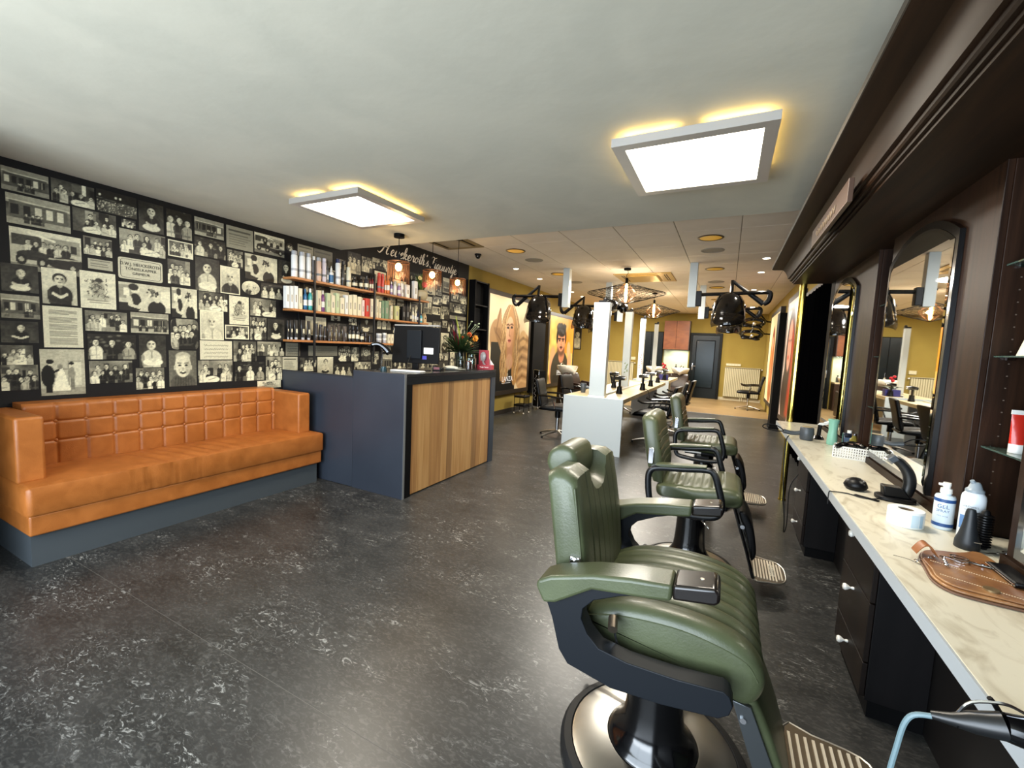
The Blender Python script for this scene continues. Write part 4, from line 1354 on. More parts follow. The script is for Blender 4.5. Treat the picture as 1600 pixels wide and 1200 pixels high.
last_y = {1: 0, 2: 0, 3: 0}
for (s, yc, w0, h, c, t) in PR:
    n = cnt[s]
    cnt[s] += 1
    z = SHZ[s] - .0005
    lab = '%s %s, %s product from the left on the %s oak shelf' % (c, {'bluecap': 'blue-capped spray can', 'can': 'spray can', 'bottle': 'bottle', 'dropper': 'dropper bottle', 'box': 'carton', 'tube': 'tube', 'tubeL': 'tall tapered tube', 'jar': 'stack of jars' if s == 3 and h > .1 else 'jar'}[t], ORD[n], SHN[s])
    o = thing(TN[t], lab, {'can': 'spray can', 'bottle': 'bottle', 'dropper': 'bottle', 'bluecap': 'spray can', 'box': 'box', 'tube': 'tube', 'tubeL': 'tube', 'jar': 'jar'}[t], (-3.955, yc, z), 'hair products on the %s shelf' % SHN[s])
    w_ = max(.018, w0 * .80)
    r = w_ / 2
    r = min(r, .034)
    m = pm(c)
    cm = pm(CAPC.get(c, c if c != 'white' else 'silver'))
    if t in ('can', 'bluecap'):
        mk('body', G().lathe([(r * .95, 0), (r, .004), (r, h * .80), (r * .9, h * .84), (r * .8, h * .85)], n=14), m, o)
        mk('cap', G().lathe([(r * .86, h * .85), (r * .88, h * .98), (r * .7, h), (0, h)], n=14), pm('dark blue') if t == 'bluecap' else cm, o)
        mk('label_band', G().lathe([(r * 1.01, h * .25), (r * 1.01, h * .34)], n=14), pm('grey') if c != 'white' else pm('silver'), o)
    elif t == 'bottle':
        mk('body', G().lathe([(r * .9, 0), (r, .006), (r, h * .66), (r * .7, h * .74), (r * .42, h * .78), (r * .42, h * .82)], n=12), m, o)
        mk('cap', G().lathe([(r * .5, h * .82), (r * .5, h * .97), (r * .3, h), (0, h)], n=12), cm, o)
        mk('label_band', G().lathe([(r * 1.01, h * .22), (r * 1.01, h * .48)], n=12), pm('cream') if c in ('black', 'dark grey', 'dark red') else pm('white'), o)
    elif t == 'dropper':
        mk('body', G().lathe([(r, 0), (r, h * .62), (r * .45, h * .70), (r * .45, h * .76)], n=12), m, o)
        mk('cap', G().lathe([(r * .5, h * .76), (r * .45, h * .86), (r * .15, h * .92), (r * .1, h)], n=12), m, o)
        mk('label_band', G().lathe([(r * 1.02, h * .1), (r * 1.02, h * .5)], n=12), pm('blue'), o)
    elif t == 'box':
        d = .025
        mk('carton', G().box(-d, d, -r, r, 0, h), m, o, bevel=.001, smooth=0)
        mk('print', G().box(d, d + .0005, -r * .45, r * .35, h * .30, h * .62), soft_txt if c not in ('black',) else pm('grey'), o, smooth=0)
    elif t in ('tube', 'tubeL'):
        ring = []
        for k in range(6):
            f = k / 5
            a, b = r * (1 if t == 'tubeL' else .85 + .2 * f), r * .75 * (1 - f) + .002
            ring.append([(b * math.sin(q * PI / 6), a * math.cos(q * PI / 6), h * (.12 + .88 * f)) for q in range(12)])
        mk('body', G().loft(ring), m, o)
        mk('cap', G().cyl((0, 0, 0), r * .72, h * .12, 12), pm('silver') if t == 'tubeL' else m, o)
        mk('label', G().box(r * .58, r * .62, -r * .4, r * .4, h * .28, h * .55), pm('cream') if t == 'tubeL' else pm('grey'), o, smooth=0)
    else:
        k = 2 if h > .1 else 1
        hh = h / k
        for q in range(k):
            mk('jar_body', G().lathe([(r * .9, q * hh), (r, q * hh + .004), (r, q * hh + hh * .6)], n=14), m if c != 'white' else pm('silver'), o)
            mk('lid', G().cyl((0, 0, q * hh + hh * .6), r * 1.02, hh * .38, 14), m, o)

# pot with flowers on the top shelf, birdhouse on the middle
def petal_flower(name, c, r, mat, parent, n=7, tilt=.3):
    g = G()
    for k in range(n):
        a = 2 * PI * k / n
        g.ball((c[0] + r * .55 * math.cos(a) * .6, c[1] + r * .55 * math.cos(a), c[2] + r * .55 * math.sin(a)), r * .42, 8, (.5, 1, 1))
    g.ball((c[0] + r * .2, c[1], c[2]), r * .3, 8)
    return mk(name, g, mat, parent)


vp = thing('flower_pot', 'round stone-coloured bowl with green and pink flowers at the right end of the top shelf', 'plant', (-3.955, 4.875, 1.9775))
mk('bowl', G().lathe([(.045, 0), (.075, .03), (.088, .075), (.084, .12), (.065, .145), (.058, .14), (.075, .11), (.03, .04)], n=20), M('sand_stone_glaze', (176, 164, 132), .5), vp)
leaf_m = M('leaf_green', (86, 108, 44), .5, col2=(60, 84, 34), scale=20)
rl = random.Random(8)
g = G()
for k in range(60):
    a = rl.uniform(0, 2 * PI)
    L = rl.uniform(.12, .28)
    e = rl.uniform(.02, .13)
    p0 = Vector((.02 * math.cos(a), .02 * math.sin(a), .12))
    p1 = Vector((e * math.cos(a) * .5, e * math.sin(a), .12 + L * .7))
    p2 = Vector((e * math.cos(a) * .8, e * math.sin(a) * 1.6, .12 + L))
    sd = Vector((math.sin(a), -math.cos(a), 0)) * .012
    g.add([p0, p1 + sd, p2, p1 - sd], [(0, 1, 2, 3)])
mk('leaves', g, leaf_m, vp, smooth=0)['kind'] = 'stuff'
petal_flower('blossom', (.07, -.02, .22), .045, M('pink_petal', (196, 50, 84), .5), vp)
petal_flower('blossom', (.06, .12, .27), .035, M('pink_petal'), vp)
petal_flower('blossom', (.05, -.10, .30), .032, M('cream_petal', (222, 206, 140), .5), vp)
bh = thing('birdhouse', 'little pale wooden birdhouse at the right end of the middle shelf', 'birdhouse', (-3.955, 4.945, 1.6645))
mk('house_body', G().prism([(-.03, 0), (.03, 0), (.03, .09), (0, .14), (-.03, .09)], -.025, .025, 'x'), M('pale_pine', (206, 178, 134), .5), bh, smooth=0)
mk('entrance_hole', G().cyl((.0252, 0, .07), .011, .001, 12, mat=Matrix.Rotation(R_(90), 4, 'Y')), near_black, bh)

# ================================================================ THINGS ON THE DESK
DZ = 1.1035
mo = thing('monitor', 'black computer monitor seen from behind with a white asset sticker', 'monitor', (-2.78, 3.35, DZ), rz=R_(4))
mk('back_shell', G().prism([(-.285, .065), (.275, .075), (.285, .43), (-.25, .455)], 0, .018, 'y'), black_plastic, mo, bevel=.004)
mk('screen', G().prism([(-.275, .08), (.265, .09), (.275, .42), (-.24, .443)], .0182, .020, 'y'), black_gloss, mo, smooth=0)
mk('raised_spine', G().prism([(-.085, .12), (.085, .12), (.085, .40), (-.085, .40)], -.022, 0, 'y'), chair_black, mo, bevel=.004)
mk('top_lip', G().box(-.25, .283, -.006, .02, .44, .452), M('silver_lip', (140, 140, 140), .4), mo, smooth=0, rot=None)
mk('stand_neck', G().box(-.035, .035, .005, .03, .008, .13), black_plastic, mo, bevel=.003)
mk('stand_foot', G().box(-.13, .13, -.07, .10, 0, .009), black_plastic, mo, bevel=.003)
mk('sticker', G().box(.105, .215, -.0012, 0, .17, .23), white_plastic, mo, smooth=0)
mk('blue_logo', G().box(.09, .14, -.0012, 0, .115, .15), M('blue_logo', (60, 60, 150), .4), mo, smooth=0)
cbm = black_rubber
mk('monitor_cable', G().tube(crom([(-.03, -.024, .15), (-.04, -.06, .07), (-.03, -.10, .010), (.02, -.13, .004), (.10, -.12, .004)], 5, False), .003, 6), cbm, mo)
kb = thing('keyboard', 'white slim keyboard lying in front of the monitor', 'keyboard', (-2.72, 3.13, DZ), rz=R_(8))
mk('keyboard_base', G().box(-.12, .20, -.055, .055, 0, .012), white_plastic, kb, bevel=.005)
gk = G()
for i in range(14):
    for j in range(5):
        gk.box(-.112 + i * .022, -.094 + i * .022, -.048 + j * .02, -.032 + j * .02, .012, .0145)
mk('keys', gk, M('light_grey_key', (214, 214, 212), .5), kb, smooth=0)['kind'] = 'stuff'
pt = thing('card_terminal', 'small black and red payment terminal beside the monitor', 'terminal', (-2.66, 3.58, DZ), rz=R_(20))
mk('terminal_body', G().prism([(-.045, 0), (.045, 0), (.045, .03), (-.045, .055)], -.06, .06, 'y'), black_plastic, pt, bevel=.004)
mk('terminal_display', G().box(-.03, .03, -.0615, -.06, .012, .036), M('red_display', (150, 40, 46), .3), pt, smooth=0)
pb = thing('paper_stack', 'loose white papers and a crumpled bag lying on the desk', 'papers', (-2.66, 3.84, DZ + .004), rz=R_(-10))
gr = []
for i in range(9):
    f = i / 8
    gr.append([((.03 + .035 * math.sin(PI * f)) * math.cos(a) * (1 + .15 * math.sin(3 * a + i)), -.12 + .24 * f, .018 + (.014 + .012 * math.sin(f * 5)) * math.sin(a)) for a in [2 * PI * k / 12 for k in range(12)]])
mk('paper_bag', G().loft(gr), M('white_paper', (222, 226, 218), .6), pb)
mk('sheet', G().box(-.10, .03, -.05, .18, -.0015, .0), M('white_paper'), pb, smooth=0)


def jar(loc, r, h, label, fill, fh, lid=None, glassy=True):
    t = thing('glass_jar', label, 'jar', loc)
    mk('jar_glass', G().lathe([(r * .9, 0), (r, .006), (r, h * .72), (r * .7, h * .82), (r * .7, h), (r * .64, h), (r * .64, h * .82), (r * .93, h * .70), (r * .93, .008), (0, .006)], n=20), glass, t)
    if fill:
        mk('contents', G().lathe([(r * .88, .009), (r * .88, fh), (0, fh + .004)], n=16), fill, t)
    if lid:
        mk('lid', G().cyl((0, 0, h * .93), r * .76, h * .1, 18), lid, t)
    return t


jar((-2.545, 3.98, DZ), .036, .13, 'glass jar with a red wrapper and pink sweets on the desk', M('red_wrapper', (206, 66, 76), .4), .095)
jar((-2.63, 4.17, DZ), .055, .17, 'large glass jar of pale pink sweets next to the red display carton', M('pale_sweets', (226, 200, 176), .6, col2=(190, 130, 120), scale=60), .05)
jar((-2.74, 4.12, DZ), .04, .14, 'smaller clouded glass jar behind the large jar', M('clouded_fill', (190, 180, 160), .6), .09)
bx = thing('display_carton', 'red open display carton holding a transparent hairbrush on the desk corner', 'box', (-2.525, 4.31, DZ), rz=R_(12))
redm = M('crimson_card', (166, 40, 56), .45)
mk('tray', G().box(-.09, .09, -.045, .045, 0, .055), redm, bx, bevel=.001, smooth=0)
mk('side_flap', G().prism([(-.09, .055), (.09, .055), (-.02, .20)], .035, .045, 'y'), white_plastic, bx, smooth=0)
mk('back_board', G().prism([(-.085, .055), (.045, .055), (.035, .225), (-.085, .225)], .0, .006, 'y'), redm, bx, smooth=0)
text_mesh('carton_lettering', 'Tangle Teezer', .019, M('white_print', (245, 245, 245), .4), (0, -.0455, .022), RY, bx, .0003, 'CENTER')
br = mk('brush_head', G().ball((-.025, -.022, .150), .036, 16, (1, .45, 1.55)), M('clear_plastic', (220, 214, 222), .1, trans=.6), bx)
mk('brush_handle', G().tube([(-.025, -.022, .10), (-.015, -.024, .07), (.005, -.026, .052)], [.012, .010, .012], 8), M('clear_plastic'), bx)
gq = G()
for i in range(5):
    for j in range(10):
        gq.box(-.045 + i * .01, -.043 + i * .01, -.044, -.036, .105 + j * .0095, .108 + j * .0095)
mk('bristles', gq, white_plastic, bx, smooth=0)['kind'] = 'stuff'
# bouquet behind
bq = thing('bouquet', 'tall bouquet of orange, red and cream flowers in a dark vase on the desk', 'flowers', (-2.84, 4.24, DZ))
mk('vase', G().lathe([(.04, 0), (.05, .01), (.055, .12), (.045, .18), (.05, .20), (.045, .20), (.04, .18), (.045, .02)], n=18), M('dark_green_glass', (24, 40, 32), .15, coat=.5), bq)
g = G()
for k in range(420):
    a = rl.uniform(0, 2 * PI)
    el = rl.uniform(-.1, 1.3)
    L = rl.uniform(.12, .34)
    d = Vector((math.cos(a) * math.cos(el), math.sin(a) * math.cos(el), math.sin(el)))
    b0 = Vector((0, 0, .19)) + d * rl.uniform(0, .12)
    b2 = b0 + d * L * .6
    sd = d.cross(Vector((rl.random() - .5, rl.random() - .5, 1))).normalized() * rl.uniform(.006, .016)
    m_ = (b0 + b2) / 2
    g.add([b0, m_ + sd, b2, m_ - sd], [(0, 1, 2, 3)])
mk('foliage', g, M('dark_foliage', (34, 52, 30), .5, col2=(60, 84, 46), scale=20), bq, smooth=0)['kind'] = 'stuff'
of, yf = M('orange_petal', (222, 92, 30), .5), M('yellow_petal', (230, 150, 40), .5)
for (p, r, m_) in (((.06, .10, .40), .034, of), ((.03, .0, .36), .024, of), ((.08, .20, .36), .045, yf), ((.06, .03, .28), .022, M('cream_petal')), ((.07, .10, .30), .024, M('cream_petal')), ((.07, .14, .27), .02, of), ((.05, .19, .29), .022, M('cream_petal')), ((.06, .06, .32), .018, M('cream_petal'))):
    petal_flower('blossom', p, r, m_, bq)
mk('red_spear_leaf', G().add([(.0, -.02, .22), (.03, -.09, .36), (.02, -.20, .46), (.0, -.13, .34)], [(0, 1, 2, 3)]), M('crimson_leaf', (130, 24, 50), .4), bq, smooth=0)
mk('gladiolus_stem', G().tube([(.02, .0, .2), (.02, -.06, .42), (.02, -.14, .60)], [.006, .009, .004], 6), M('lime_stem', (170, 186, 70), .5), bq)
mk('purple_spear', G().add([(.0, -.05, .35), (.02, -.13, .48), (.02, -.21, .56), (.01, -.12, .44)], [(0, 1, 2, 3)]), M('purple_leaf', (96, 66, 96), .5), bq, smooth=0)
g = G()
for (a, b) in (((.1, .16), (.52)), ((.12, .20), (.5)), ((.06, .14), (.56)), ((.1, .24), (.54))):
    g.tube([(.02, .04, .3), (a[0] * .5, a[1] * .8, b - .08), (a[0], a[1], b)], .002, 5)
    g.ball((a[0], a[1], b), .014, 8, (1, 1, .6))
mk('filler_sprigs', g, M('pale_sprig', (176, 194, 160), .5), bq)['kind'] = 'stuff'
# desk tap-like lamp and small items at the left end
st = thing('barcode_scanner', 'chrome and black handheld scanner on a curved stand at the desk end', 'scanner', (-3.02, 3.14, DZ), rz=R_(35))
mk('scanner_base', G().cyl((0, 0, 0), .045, .010, 18), black_plastic, st)
mk('scanner_stem', G().tube(crom([(0, 0, .01), (0, .0, .08), (.01, 0, .15), (.0, 0, .215)], 4, False), [.009] * 13, 8), chrome, st)
mk('scanner_head', G().tube(crom([(-.10, 0, .235), (-.03, 0, .245), (.04, 0, .20), (.075, 0, .15)], 4, False), [.012, .018, .021, .022, .022, .022, .024, .026, .028, .03, .03, .028, .02], 10), black_gloss, st)
tag(mk('tape_dispenser', G().cyl((0, 0, 0), .03, .018, 16).cyl((0, 0, .018), .024, .02, 16), M('petrol_plastic', (30, 60, 70), .3), loc=(-2.88, 3.03, DZ)), 'small petrol-blue round dish on the near desk corner', 'dish')

# ================================================================ BARBER CHAIRS (face +x, local origin on the floor under the column)
def base_parts(t, steel_r=.272, out_r=.312):
    mk('floor_ring', G().lathe([(out_r, 0), (out_r, .012), (out_r - .012, .03), (steel_r + .004, .036), (steel_r, .030), (steel_r - .01, .0)], n=48), black_rubber, t, smooth=40)
    mk('steel_disc', G().lathe([(steel_r - .001, .004), (steel_r - .001, .034), (steel_r - .02, .040), (.155, .058), (.15, .058), (.15, .01)], n=48), steel, t, smooth=40)
    mk('column', G().lathe([(.148, .056), (.146, .064), (.132, .078), (.112, .105), (.098, .14), (.092, .19), (.088, .27), (.086, .40), (.086, .455)], n=40), black_gloss, t, smooth=60)


def footrest(t, x0, x1, z, hy=.155, tilt=.04):
    f = mk('footrest', G().prism(crom([(x0, -hy), (x0 + .08, -hy - .005), (x1 - .03, -hy * .92), (x1, -hy * .55), (x1 + .006, 0), (x1, hy * .55), (x1 - .03, hy * .92), (x0 + .08, hy + .005), (x0, hy)], 3), z - .012, z, 'z'), M('footrest_casting', (104, 92, 76), .45, .8), t, bevel=.003)
    g = G()
    L = x1 - x0
    n = 10
    for k in range(n):
        xx = x0 + .012 + (L - .03) * k / (n - 1)
        hh = hy * (.93 if xx < x1 - .04 else .72)
        g.box(xx - .004, xx + .004, -hh + .01, hh - .01, z, z + .005)
    mk('grip_ribs', g, M('rib_alu', (222, 212, 192), .4, .4), f, smooth=0)
    edge = crom([(x0, -hy), (x0 + .08, -hy - .005), (x1 - .03, -hy * .92), (x1, -hy * .55), (x1 + .006, 0), (x1, hy * .55), (x1 - .03, hy * .92), (x0 + .08, hy + .005), (x0, hy)], 3)
    mk('rim', G().tube([(a, b, z - .003) for a, b in edge], .005, 6, True), alu, f)
    text_mesh('cast_lettering', 'BELMONT', .036, M('worn_alu', (226, 218, 200), .4, .3), (x1 - .052, 0, z + .0052), (0, 0, R_(90)), f, .001, 'CENTER')
    mk('footrest_stub', G().cyl((x0 + L * .7, 0, z - .065), .006, .054, 10).cyl((x0 + L * .7, 0, z - .068), .013, .008, 10), chrome, f)
    return f


# --- chair with headrest and upholstered block arms
c1 = thing('barber_chair', 'green leather barber chair with headrest and block armrests, nearest the camera', 'chair', (-.13, 1.46, 0), 'green barber chairs')
base_parts(c1)
HW = .245
ribs = [-.165, -.105, -.045, .015, .075, .135, .19]
seat_prof = [(-.20, .585), (-.12, .628), (-.02, .648), (.08, .652), (.17, .642), (.235, .618), (.272, .58), (.285, .54), (.278, .50), (.258, .470), (.225, .462), (.16, .480), (.09, .494), (-.04, .486), (-.15, .488), (-.195, .535)]
mk('seat', pad(seat_prof, (-HW, HW), .035, ribs, .010, .012, top=lambda x, z, n: n[1] > .25 or (x > .2 and n[0] > .3), k=4), green_leather, c1, smooth=60)
for s in (-1, 1):
    mk('seam_piping', G().tube(crom([(-.195, s * (HW - .004), .575), (-.10, s * (HW - .002), .606), (.05, s * (HW - .002), .622), (.16, s * (HW - .002), .612), (.235, s * (HW - .003), .588), (.266, s * (HW - .006), .545)], 5, False), .0028, 6), green_leather, c1)


def back_station(y, hw, ztop, notch):
    zt = ztop
    if notch:
        e = abs(y) / .11
        zt = ztop - .088 * max(0, 1 - e ** 3) if e < 1 else ztop
    e = min(1, max(0, (abs(y) - (hw - .045)) / .045))
    zt -= .022 * e * e
    th = 1 - .18 * e * e
    lean = lambda z: -.302 + (1.0 - z) * .155
    pts = []
    zb = .575
    for z in (zb + .01, .68, .78, .88, zt - .05, zt - .015):
        pts.append((lean(z) + .050 * th + .010 * math.sin(PI * (z - zb) / (zt - zb)), z))
    pts.append((lean(zt) + .020, zt + .002))
    pts.append((lean(zt) - .022, zt + .002))
    for z in (zt - .015, zt - .05, .88, .78, .68, zb + .01):
        pts.append((lean(z) - .050 * th, z))
    pts.append((lean(zb) - .03, zb))
    pts.append((lean(zb) + .03, zb))
    return pts


def make_back(t, hw, ztop, notch, ribs, rd):
    cosn = [.014 * (1 - math.cos(PI / 2 * j / 5)) for j in range(6)]
    ysx = sorted(set([round(-hw + c, 4) for c in cosn] + [round(hw - c, 4) for c in cosn] + [round(-hw + .014 + (2 * hw - .028) * k / 38, 4) for k in range(35)] + [round(r + d, 4) for r in ribs for d in (-.009, 0, .009)]))
    rings = []
    for y in ysx:
        st_ = back_station(y, hw, ztop, notch)
        inr = min(1, max(0, (hw - abs(y)) / .014))
        ins = .012 * (1 - math.sqrt(1 - (1 - inr) ** 2)) if inr < 1 else 0
        dent = rd if any(abs(y - r) < .001 for r in ribs) else 0
        cx = sum(p[0] for p in st_) / len(st_)
        ring = []
        for i, (x, z) in enumerate(st_):
            xx = x - dent * (1 if 0 < i < 7 else 0)
            xx += (-ins if x > -.30 + (1 - z) * .155 else ins)
            ring.append((xx, y, z + (-.5 * ins if z > .9 else 0)))
        rings.append(ring)
    return mk('backrest', G().loft(rings), green_leather, t, smooth=42)


make_back(c1, HW, 1.005, True, [-.15, -.09, -.03, .03, .09, .15], .0030)
for s in (-1, 1):
    mk('seam_piping', G().tube([(-.302 + (1.0 - z) * .155 + .044, s * (HW - .001), z) for z in (.60, .70, .80, .90, .96)], .0028, 6), green_leather, c1)
mk('headrest', pad([(-.402, .965), (-.408, .995), (-.398, 1.026), (-.370, 1.046), (-.335, 1.050), (-.308, 1.036), (-.296, 1.00), (-.294, .96), (-.304, .932), (-.33, .920), (-.370, .930)], (-.10, .105), .022, k=3), green_leather, c1, smooth=60)
fr_poly = [(-.287, .652), (-.266, .603), (-.24, .515), (-.212, .48), (-.086, .458), (.045, .468), (.18, .491), (.202, .509), (.209, .534), (.2, .556), (.185, .564), (.079, .552), (-.047, .548), (-.125, .559), (-.16, .59),
           (-.179, .628), (-.176, .658), (-.147, .692), (-.077, .726), (-.001, .752), (-.001, .757), (-.15, .742), (-.253, .665), (-.289, .656)]
for s in (-1, 1):
    a, b = sorted((s * .345, s * .29))
    mk('arm_frame', G().prism(fr_poly, a, b, 'y'), chair_black, c1, bevel=.008, seg=3, smooth=40)
    a, b = sorted((s * .365, s * .268))
    mk('arm_pad', G().prism([(-.315, .694), (-.289, .650), (-.253, .660), (-.15, .730), (-.001, .752), (.053, .762), (.053, .805), (-.05, .792), (-.152, .772), (-.27, .735), (-.31, .712)], a, b, 'y'), green_leather, c1, bevel=.014, seg=3, smooth=40)
    mk('arm_end_cap', G().prism([(.054, .768), (.150, .783), (.160, .791), (.160, .815), (.150, .826), (.054, .807)], a - .001, b + .001, 'y'), M('dark_bronze_cap', (20, 15, 13), .22, coat=.2), c1, bevel=.010, seg=3, smooth=40)
    mk('cap_stud', G().cyl((.118, (a + b) / 2, .818), .0055, .0025, 14), alu, c1)
    mk('back_hinge', G().box(-.252, -.218, s * HW - (.004 if s > 0 else .012), s * HW + (.012 if s > 0 else .004), .68, .755), chrome, c1, bevel=.004)
    mk('hinge_bolt', G().lathe([(.011, 0), (.010, .005), (0, .007)], (-.235, s * (HW + .012), .745), 12, Matrix.Rotation(R_(90 * s * -1), 4, 'X')), chrome, c1)
kl = mk('recline_lever', G().tube([(-.082, -.282, .53), (-.090, -.284, .56), (-.098, -.286, .60)], .0045, 8), chrome, c1)
mk('lever_grip', G().tube([(-.098, -.305, .600), (-.106, -.268, .612)], .0135, 12), M('bronze_grip', (84, 76, 66), .3, .7), kl)
mk('seat_pan', G().box(-.17, .18, -.20, .20, .445, .475), black_plastic, c1, bevel=.01)
mk('side_bracket', G().box(-.02, .06, -.30, .30, .468, .482), alu, c1, bevel=.002)
mk('calf_rest', pad([(.215, .455), (.27, .455), (.345, .30), (.40, .13), (.385, .115), (.35, .135), (.29, .30)], (-.185, .185), .02, k=3), green_leather, c1, smooth=50)
for s in (-1, 1):
    a, b = sorted((s * .200, s * .188))
    mk('calf_rest_side', G().prism([(.215, .445), (.262, .440), (.39, .14), (.39, .10), (.34, .10)], a, b, 'y'), M('grey_metal', (88, 92, 94), .35, .8), c1, bevel=.002)
    mk('side_bolt', G().cyl((.245, s * .200, .40), .008, .006, 12, mat=Matrix.Rotation(R_(-90 * s), 4, 'X')), chrome, c1)
footrest(c1, .395, .63, .15, .165)
pd = mk('pump_pedal', G().tube([(-.10, .12, .09), (-.25, .20, .075), (-.30, .22, .07)], .009, 8), chrome, c1)
mk('pedal_pad', G().tube([(-.30, .20, .075), (-.30, .26, .075)], .018, 10), black_rubber, pd)


# --- chairs with looped tube arms
def make_loop_chair():
    t = thing('barber_chair', 'green leather barber chair with looped black arms, second from the camera', 'chair', (-.13, 2.95, 0), 'green barber chairs')
    base_parts(t, .25, .285)
    HWs = .235
    sp_ = [(-.20, .570), (-.12, .588), (-.02, .590), (.08, .598), (.17, .612), (.235, .606), (.268, .580), (.275, .545), (.262, .515), (.22, .502), (.13, .500), (-.10, .498), (-.19, .505)]
    # channels run across this seat: dents along the top profile
    pr = crom(sp_, 6)
    rings = []
    seams = [-.14, -.09, -.04, .01, .06, .11, .155]
    for j in range(23):
        q = j / 22
        y = -HWs + 2 * HWs * q
        e = min(1, (HWs - abs(y)) / .035)
        ins = .03 * (1 - math.sqrt(max(0, 1 - (1 - e) ** 2)))
        ring = []
        for (x, z) in pr:
            dd = 0
            if z > .55:
                dd = .010 * max(math.exp(-((x - s_) / .006) ** 2) for s_ in seams) * (1 if abs(y) < HWs - .03 else 0)
            cx, cz = .03, .55
            L = math.hypot(x - cx, (z - cz) * 2) or 1
            ring.append((x - (x - cx) / L * ins * .6, y, z - dd - (z - cz) * 2 / L * ins))
        rings.append(ring)
    mk('seat', G().loft(rings), green_leather, t, smooth=55)
    # backrest with cross channels
    zb, zt = .585, .995
    rings = []
    N = 20
    seamz = [.70, .745, .79, .835, .88]
    zs_ = sorted(set([zb + (zt - zb) * k / 30 for k in range(31)] + [s_ + d for s_ in seamz for d in (-.006, 0, .006)]))
    for z in zs_:
        f = (z - zb) / (zt - zb)
        e = min(1, (zt - z) / .04)
        hw = HWs * (.93 + .07 * math.sin(PI * min(1, f * 1.1))) - .035 * (1 - math.sqrt(max(0, 1 - (1 - e) ** 2)))
        th = .050 * math.sqrt(max(.03, 1 - (1 - e) ** 2)) if e < 1 else .050
        th *= min(1, .6 + f * 2)
        xc = -.292 + (1 - z) * .20
        dent = .009 if any(abs(z - s_) < 1e-6 for s_ in seamz) else 0
        ring = []
        for k in range(32):
            a = 2 * PI * k / 32
            cx_ = math.copysign(abs(math.cos(a)) ** .35, math.cos(a))
            sy_ = math.copysign(abs(math.sin(a)) ** .6, math.sin(a))
            xx = xc + th * sy_
            if sy_ > .5 and abs(cx_) < .93:
                xx -= dent
            xx += .02 * (cx_ * cx_) * (1 if sy_ > 0 else .3)
            ring.append((xx, hw * cx_, z))
        rings.append(ring)
    mk('backrest', G().loft(rings), green_leather, t, smooth=55)
    loop = crom([(-.225, .50), (-.240, .60), (-.235, .67), (-.19, .700), (-.05, .715), (.07, .730), (.115, .712), (.145, .63), (.165, .55), (.155, .485), (.11, .458), (.0, .448), (-.12, .455), (-.20, .468)], 5)
    for s in (-1, 1):
        mk('arm_loop', G().tube([(x, s * .315, z) for x, z in loop], .019, 10, True, 1.0), M('satin_black_tube', (14, 17, 20), .35), t, smooth=60)
        a, b = sorted((s * .342, s * .285))
        mk('arm_pad', G().prism([(-.20, .716), (-.17, .712), (-.05, .728), (.075, .745), (.075, .754), (-.04, .745), (-.17, .732), (-.205, .722)], a, b, 'y'), green_leather, t, bevel=.006, seg=3)
        hb = mk('back_hinge', G().box(-.262, -.228, s * (HWs + .003), s * (HWs + .013), .70, .80), chrome, t, bevel=.004)
        mk('arm_bracket', G().box(-.05, .05, min(s * .30, s * .20), max(s * .30, s * .20), .455, .480), black_plastic, t)
        mk('leg_bar', G().tube([(.235, s * .165, .50), (.30, s * .165, .30), (.365, s * .155, .095)], .010, 8), black_gloss, t)
    mk('seat_pan', G().box(-.16, .20, -.19, .19, .468, .497), black_plastic, t, bevel=.008)
    mk('seat_brace', G().box(-.17, -.02, -.205, -.19, .485, .499), alu, t)
    mk('calf_rest', pad([(.262, .46), (.30, .465), (.345, .38), (.370, .24), (.352, .19), (.335, .22), (.31, .33)], (-.15, .15), .015, k=3), black_plastic, t, smooth=50)
    mk('calf_hinge', G().cyl((.285, -.172, .395), .012, .012, 12, mat=Matrix.Rotation(R_(90), 4, 'X')), chrome, t)
    footrest(t, .365, .535, .095, .150)
    lv = mk('pump_pedal', G().tube([(-.10, -.02, .09), (-.22, -.03, .07), (-.27, -.04, .065)], .008, 8), chrome, t)
    mk('pedal_pad', G().tube([(-.27, -.07, .066), (-.27, -.01, .066)], .016, 10), black_rubber, lv)
    mk('release_lever', G().tube(crom([(.03, -.20, .44), (.08, -.33, .43), (.11, -.35, .405)], 4, False), .005, 6), chrome, t)
    return t


lc = make_loop_chair()
dup(lc, (-.13, 4.42, 0), 'green leather barber chair with looped black arms, farthest of the three green ones')

# ================================================================ CEILING LAMPS
def panel_lamp(x, y, label):
    t = thing('ceiling_lamp', label, 'lamp', (x, y, 2.33), 'square ceiling lamps')
    o_, i_ = .34, .286
    g = G()
    for (a, b, c, d) in ((-o_, o_, -o_, -i_), (-o_, o_, i_, o_), (-o_, -i_, -i_, i_), (i_, o_, -i_, i_)):
        g.box(a, b, c, d, 0, .038)
    mk('lamp_frame', g, lamp_metal, t, smooth=0)
    mk('light_panel', G().box(-i_, i_, -i_, i_, .010, .014), panel_m, t, smooth=0)
    mk('back_plate', G().box(-.30, .30, -.30, .30, .030, .036), lamp_metal, t, smooth=0)
    h = G()
    for (a, b, c, d) in ((-.29, -.06, -.300, -.285), (.06, .29, -.300, -.285), (-.29, -.06, .285, .300), (.06, .29, .285, .300), (-.300, -.285, -.28, .28), (.285, .300, -.28, .28)):
        h.box(a, b, c, d, .039, .043)
    mk('amber_strip', h, halo_m, t, smooth=0)
    mk('ceiling_rose', G().cyl((0, .22, .05), .165, .0195, 32), M('pale_rose', (190, 186, 176), .6), t)
    mk('spacer', G().box(-.05, .05, -.05, .26, .037, .05), lamp_metal, t, smooth=0)
    return t


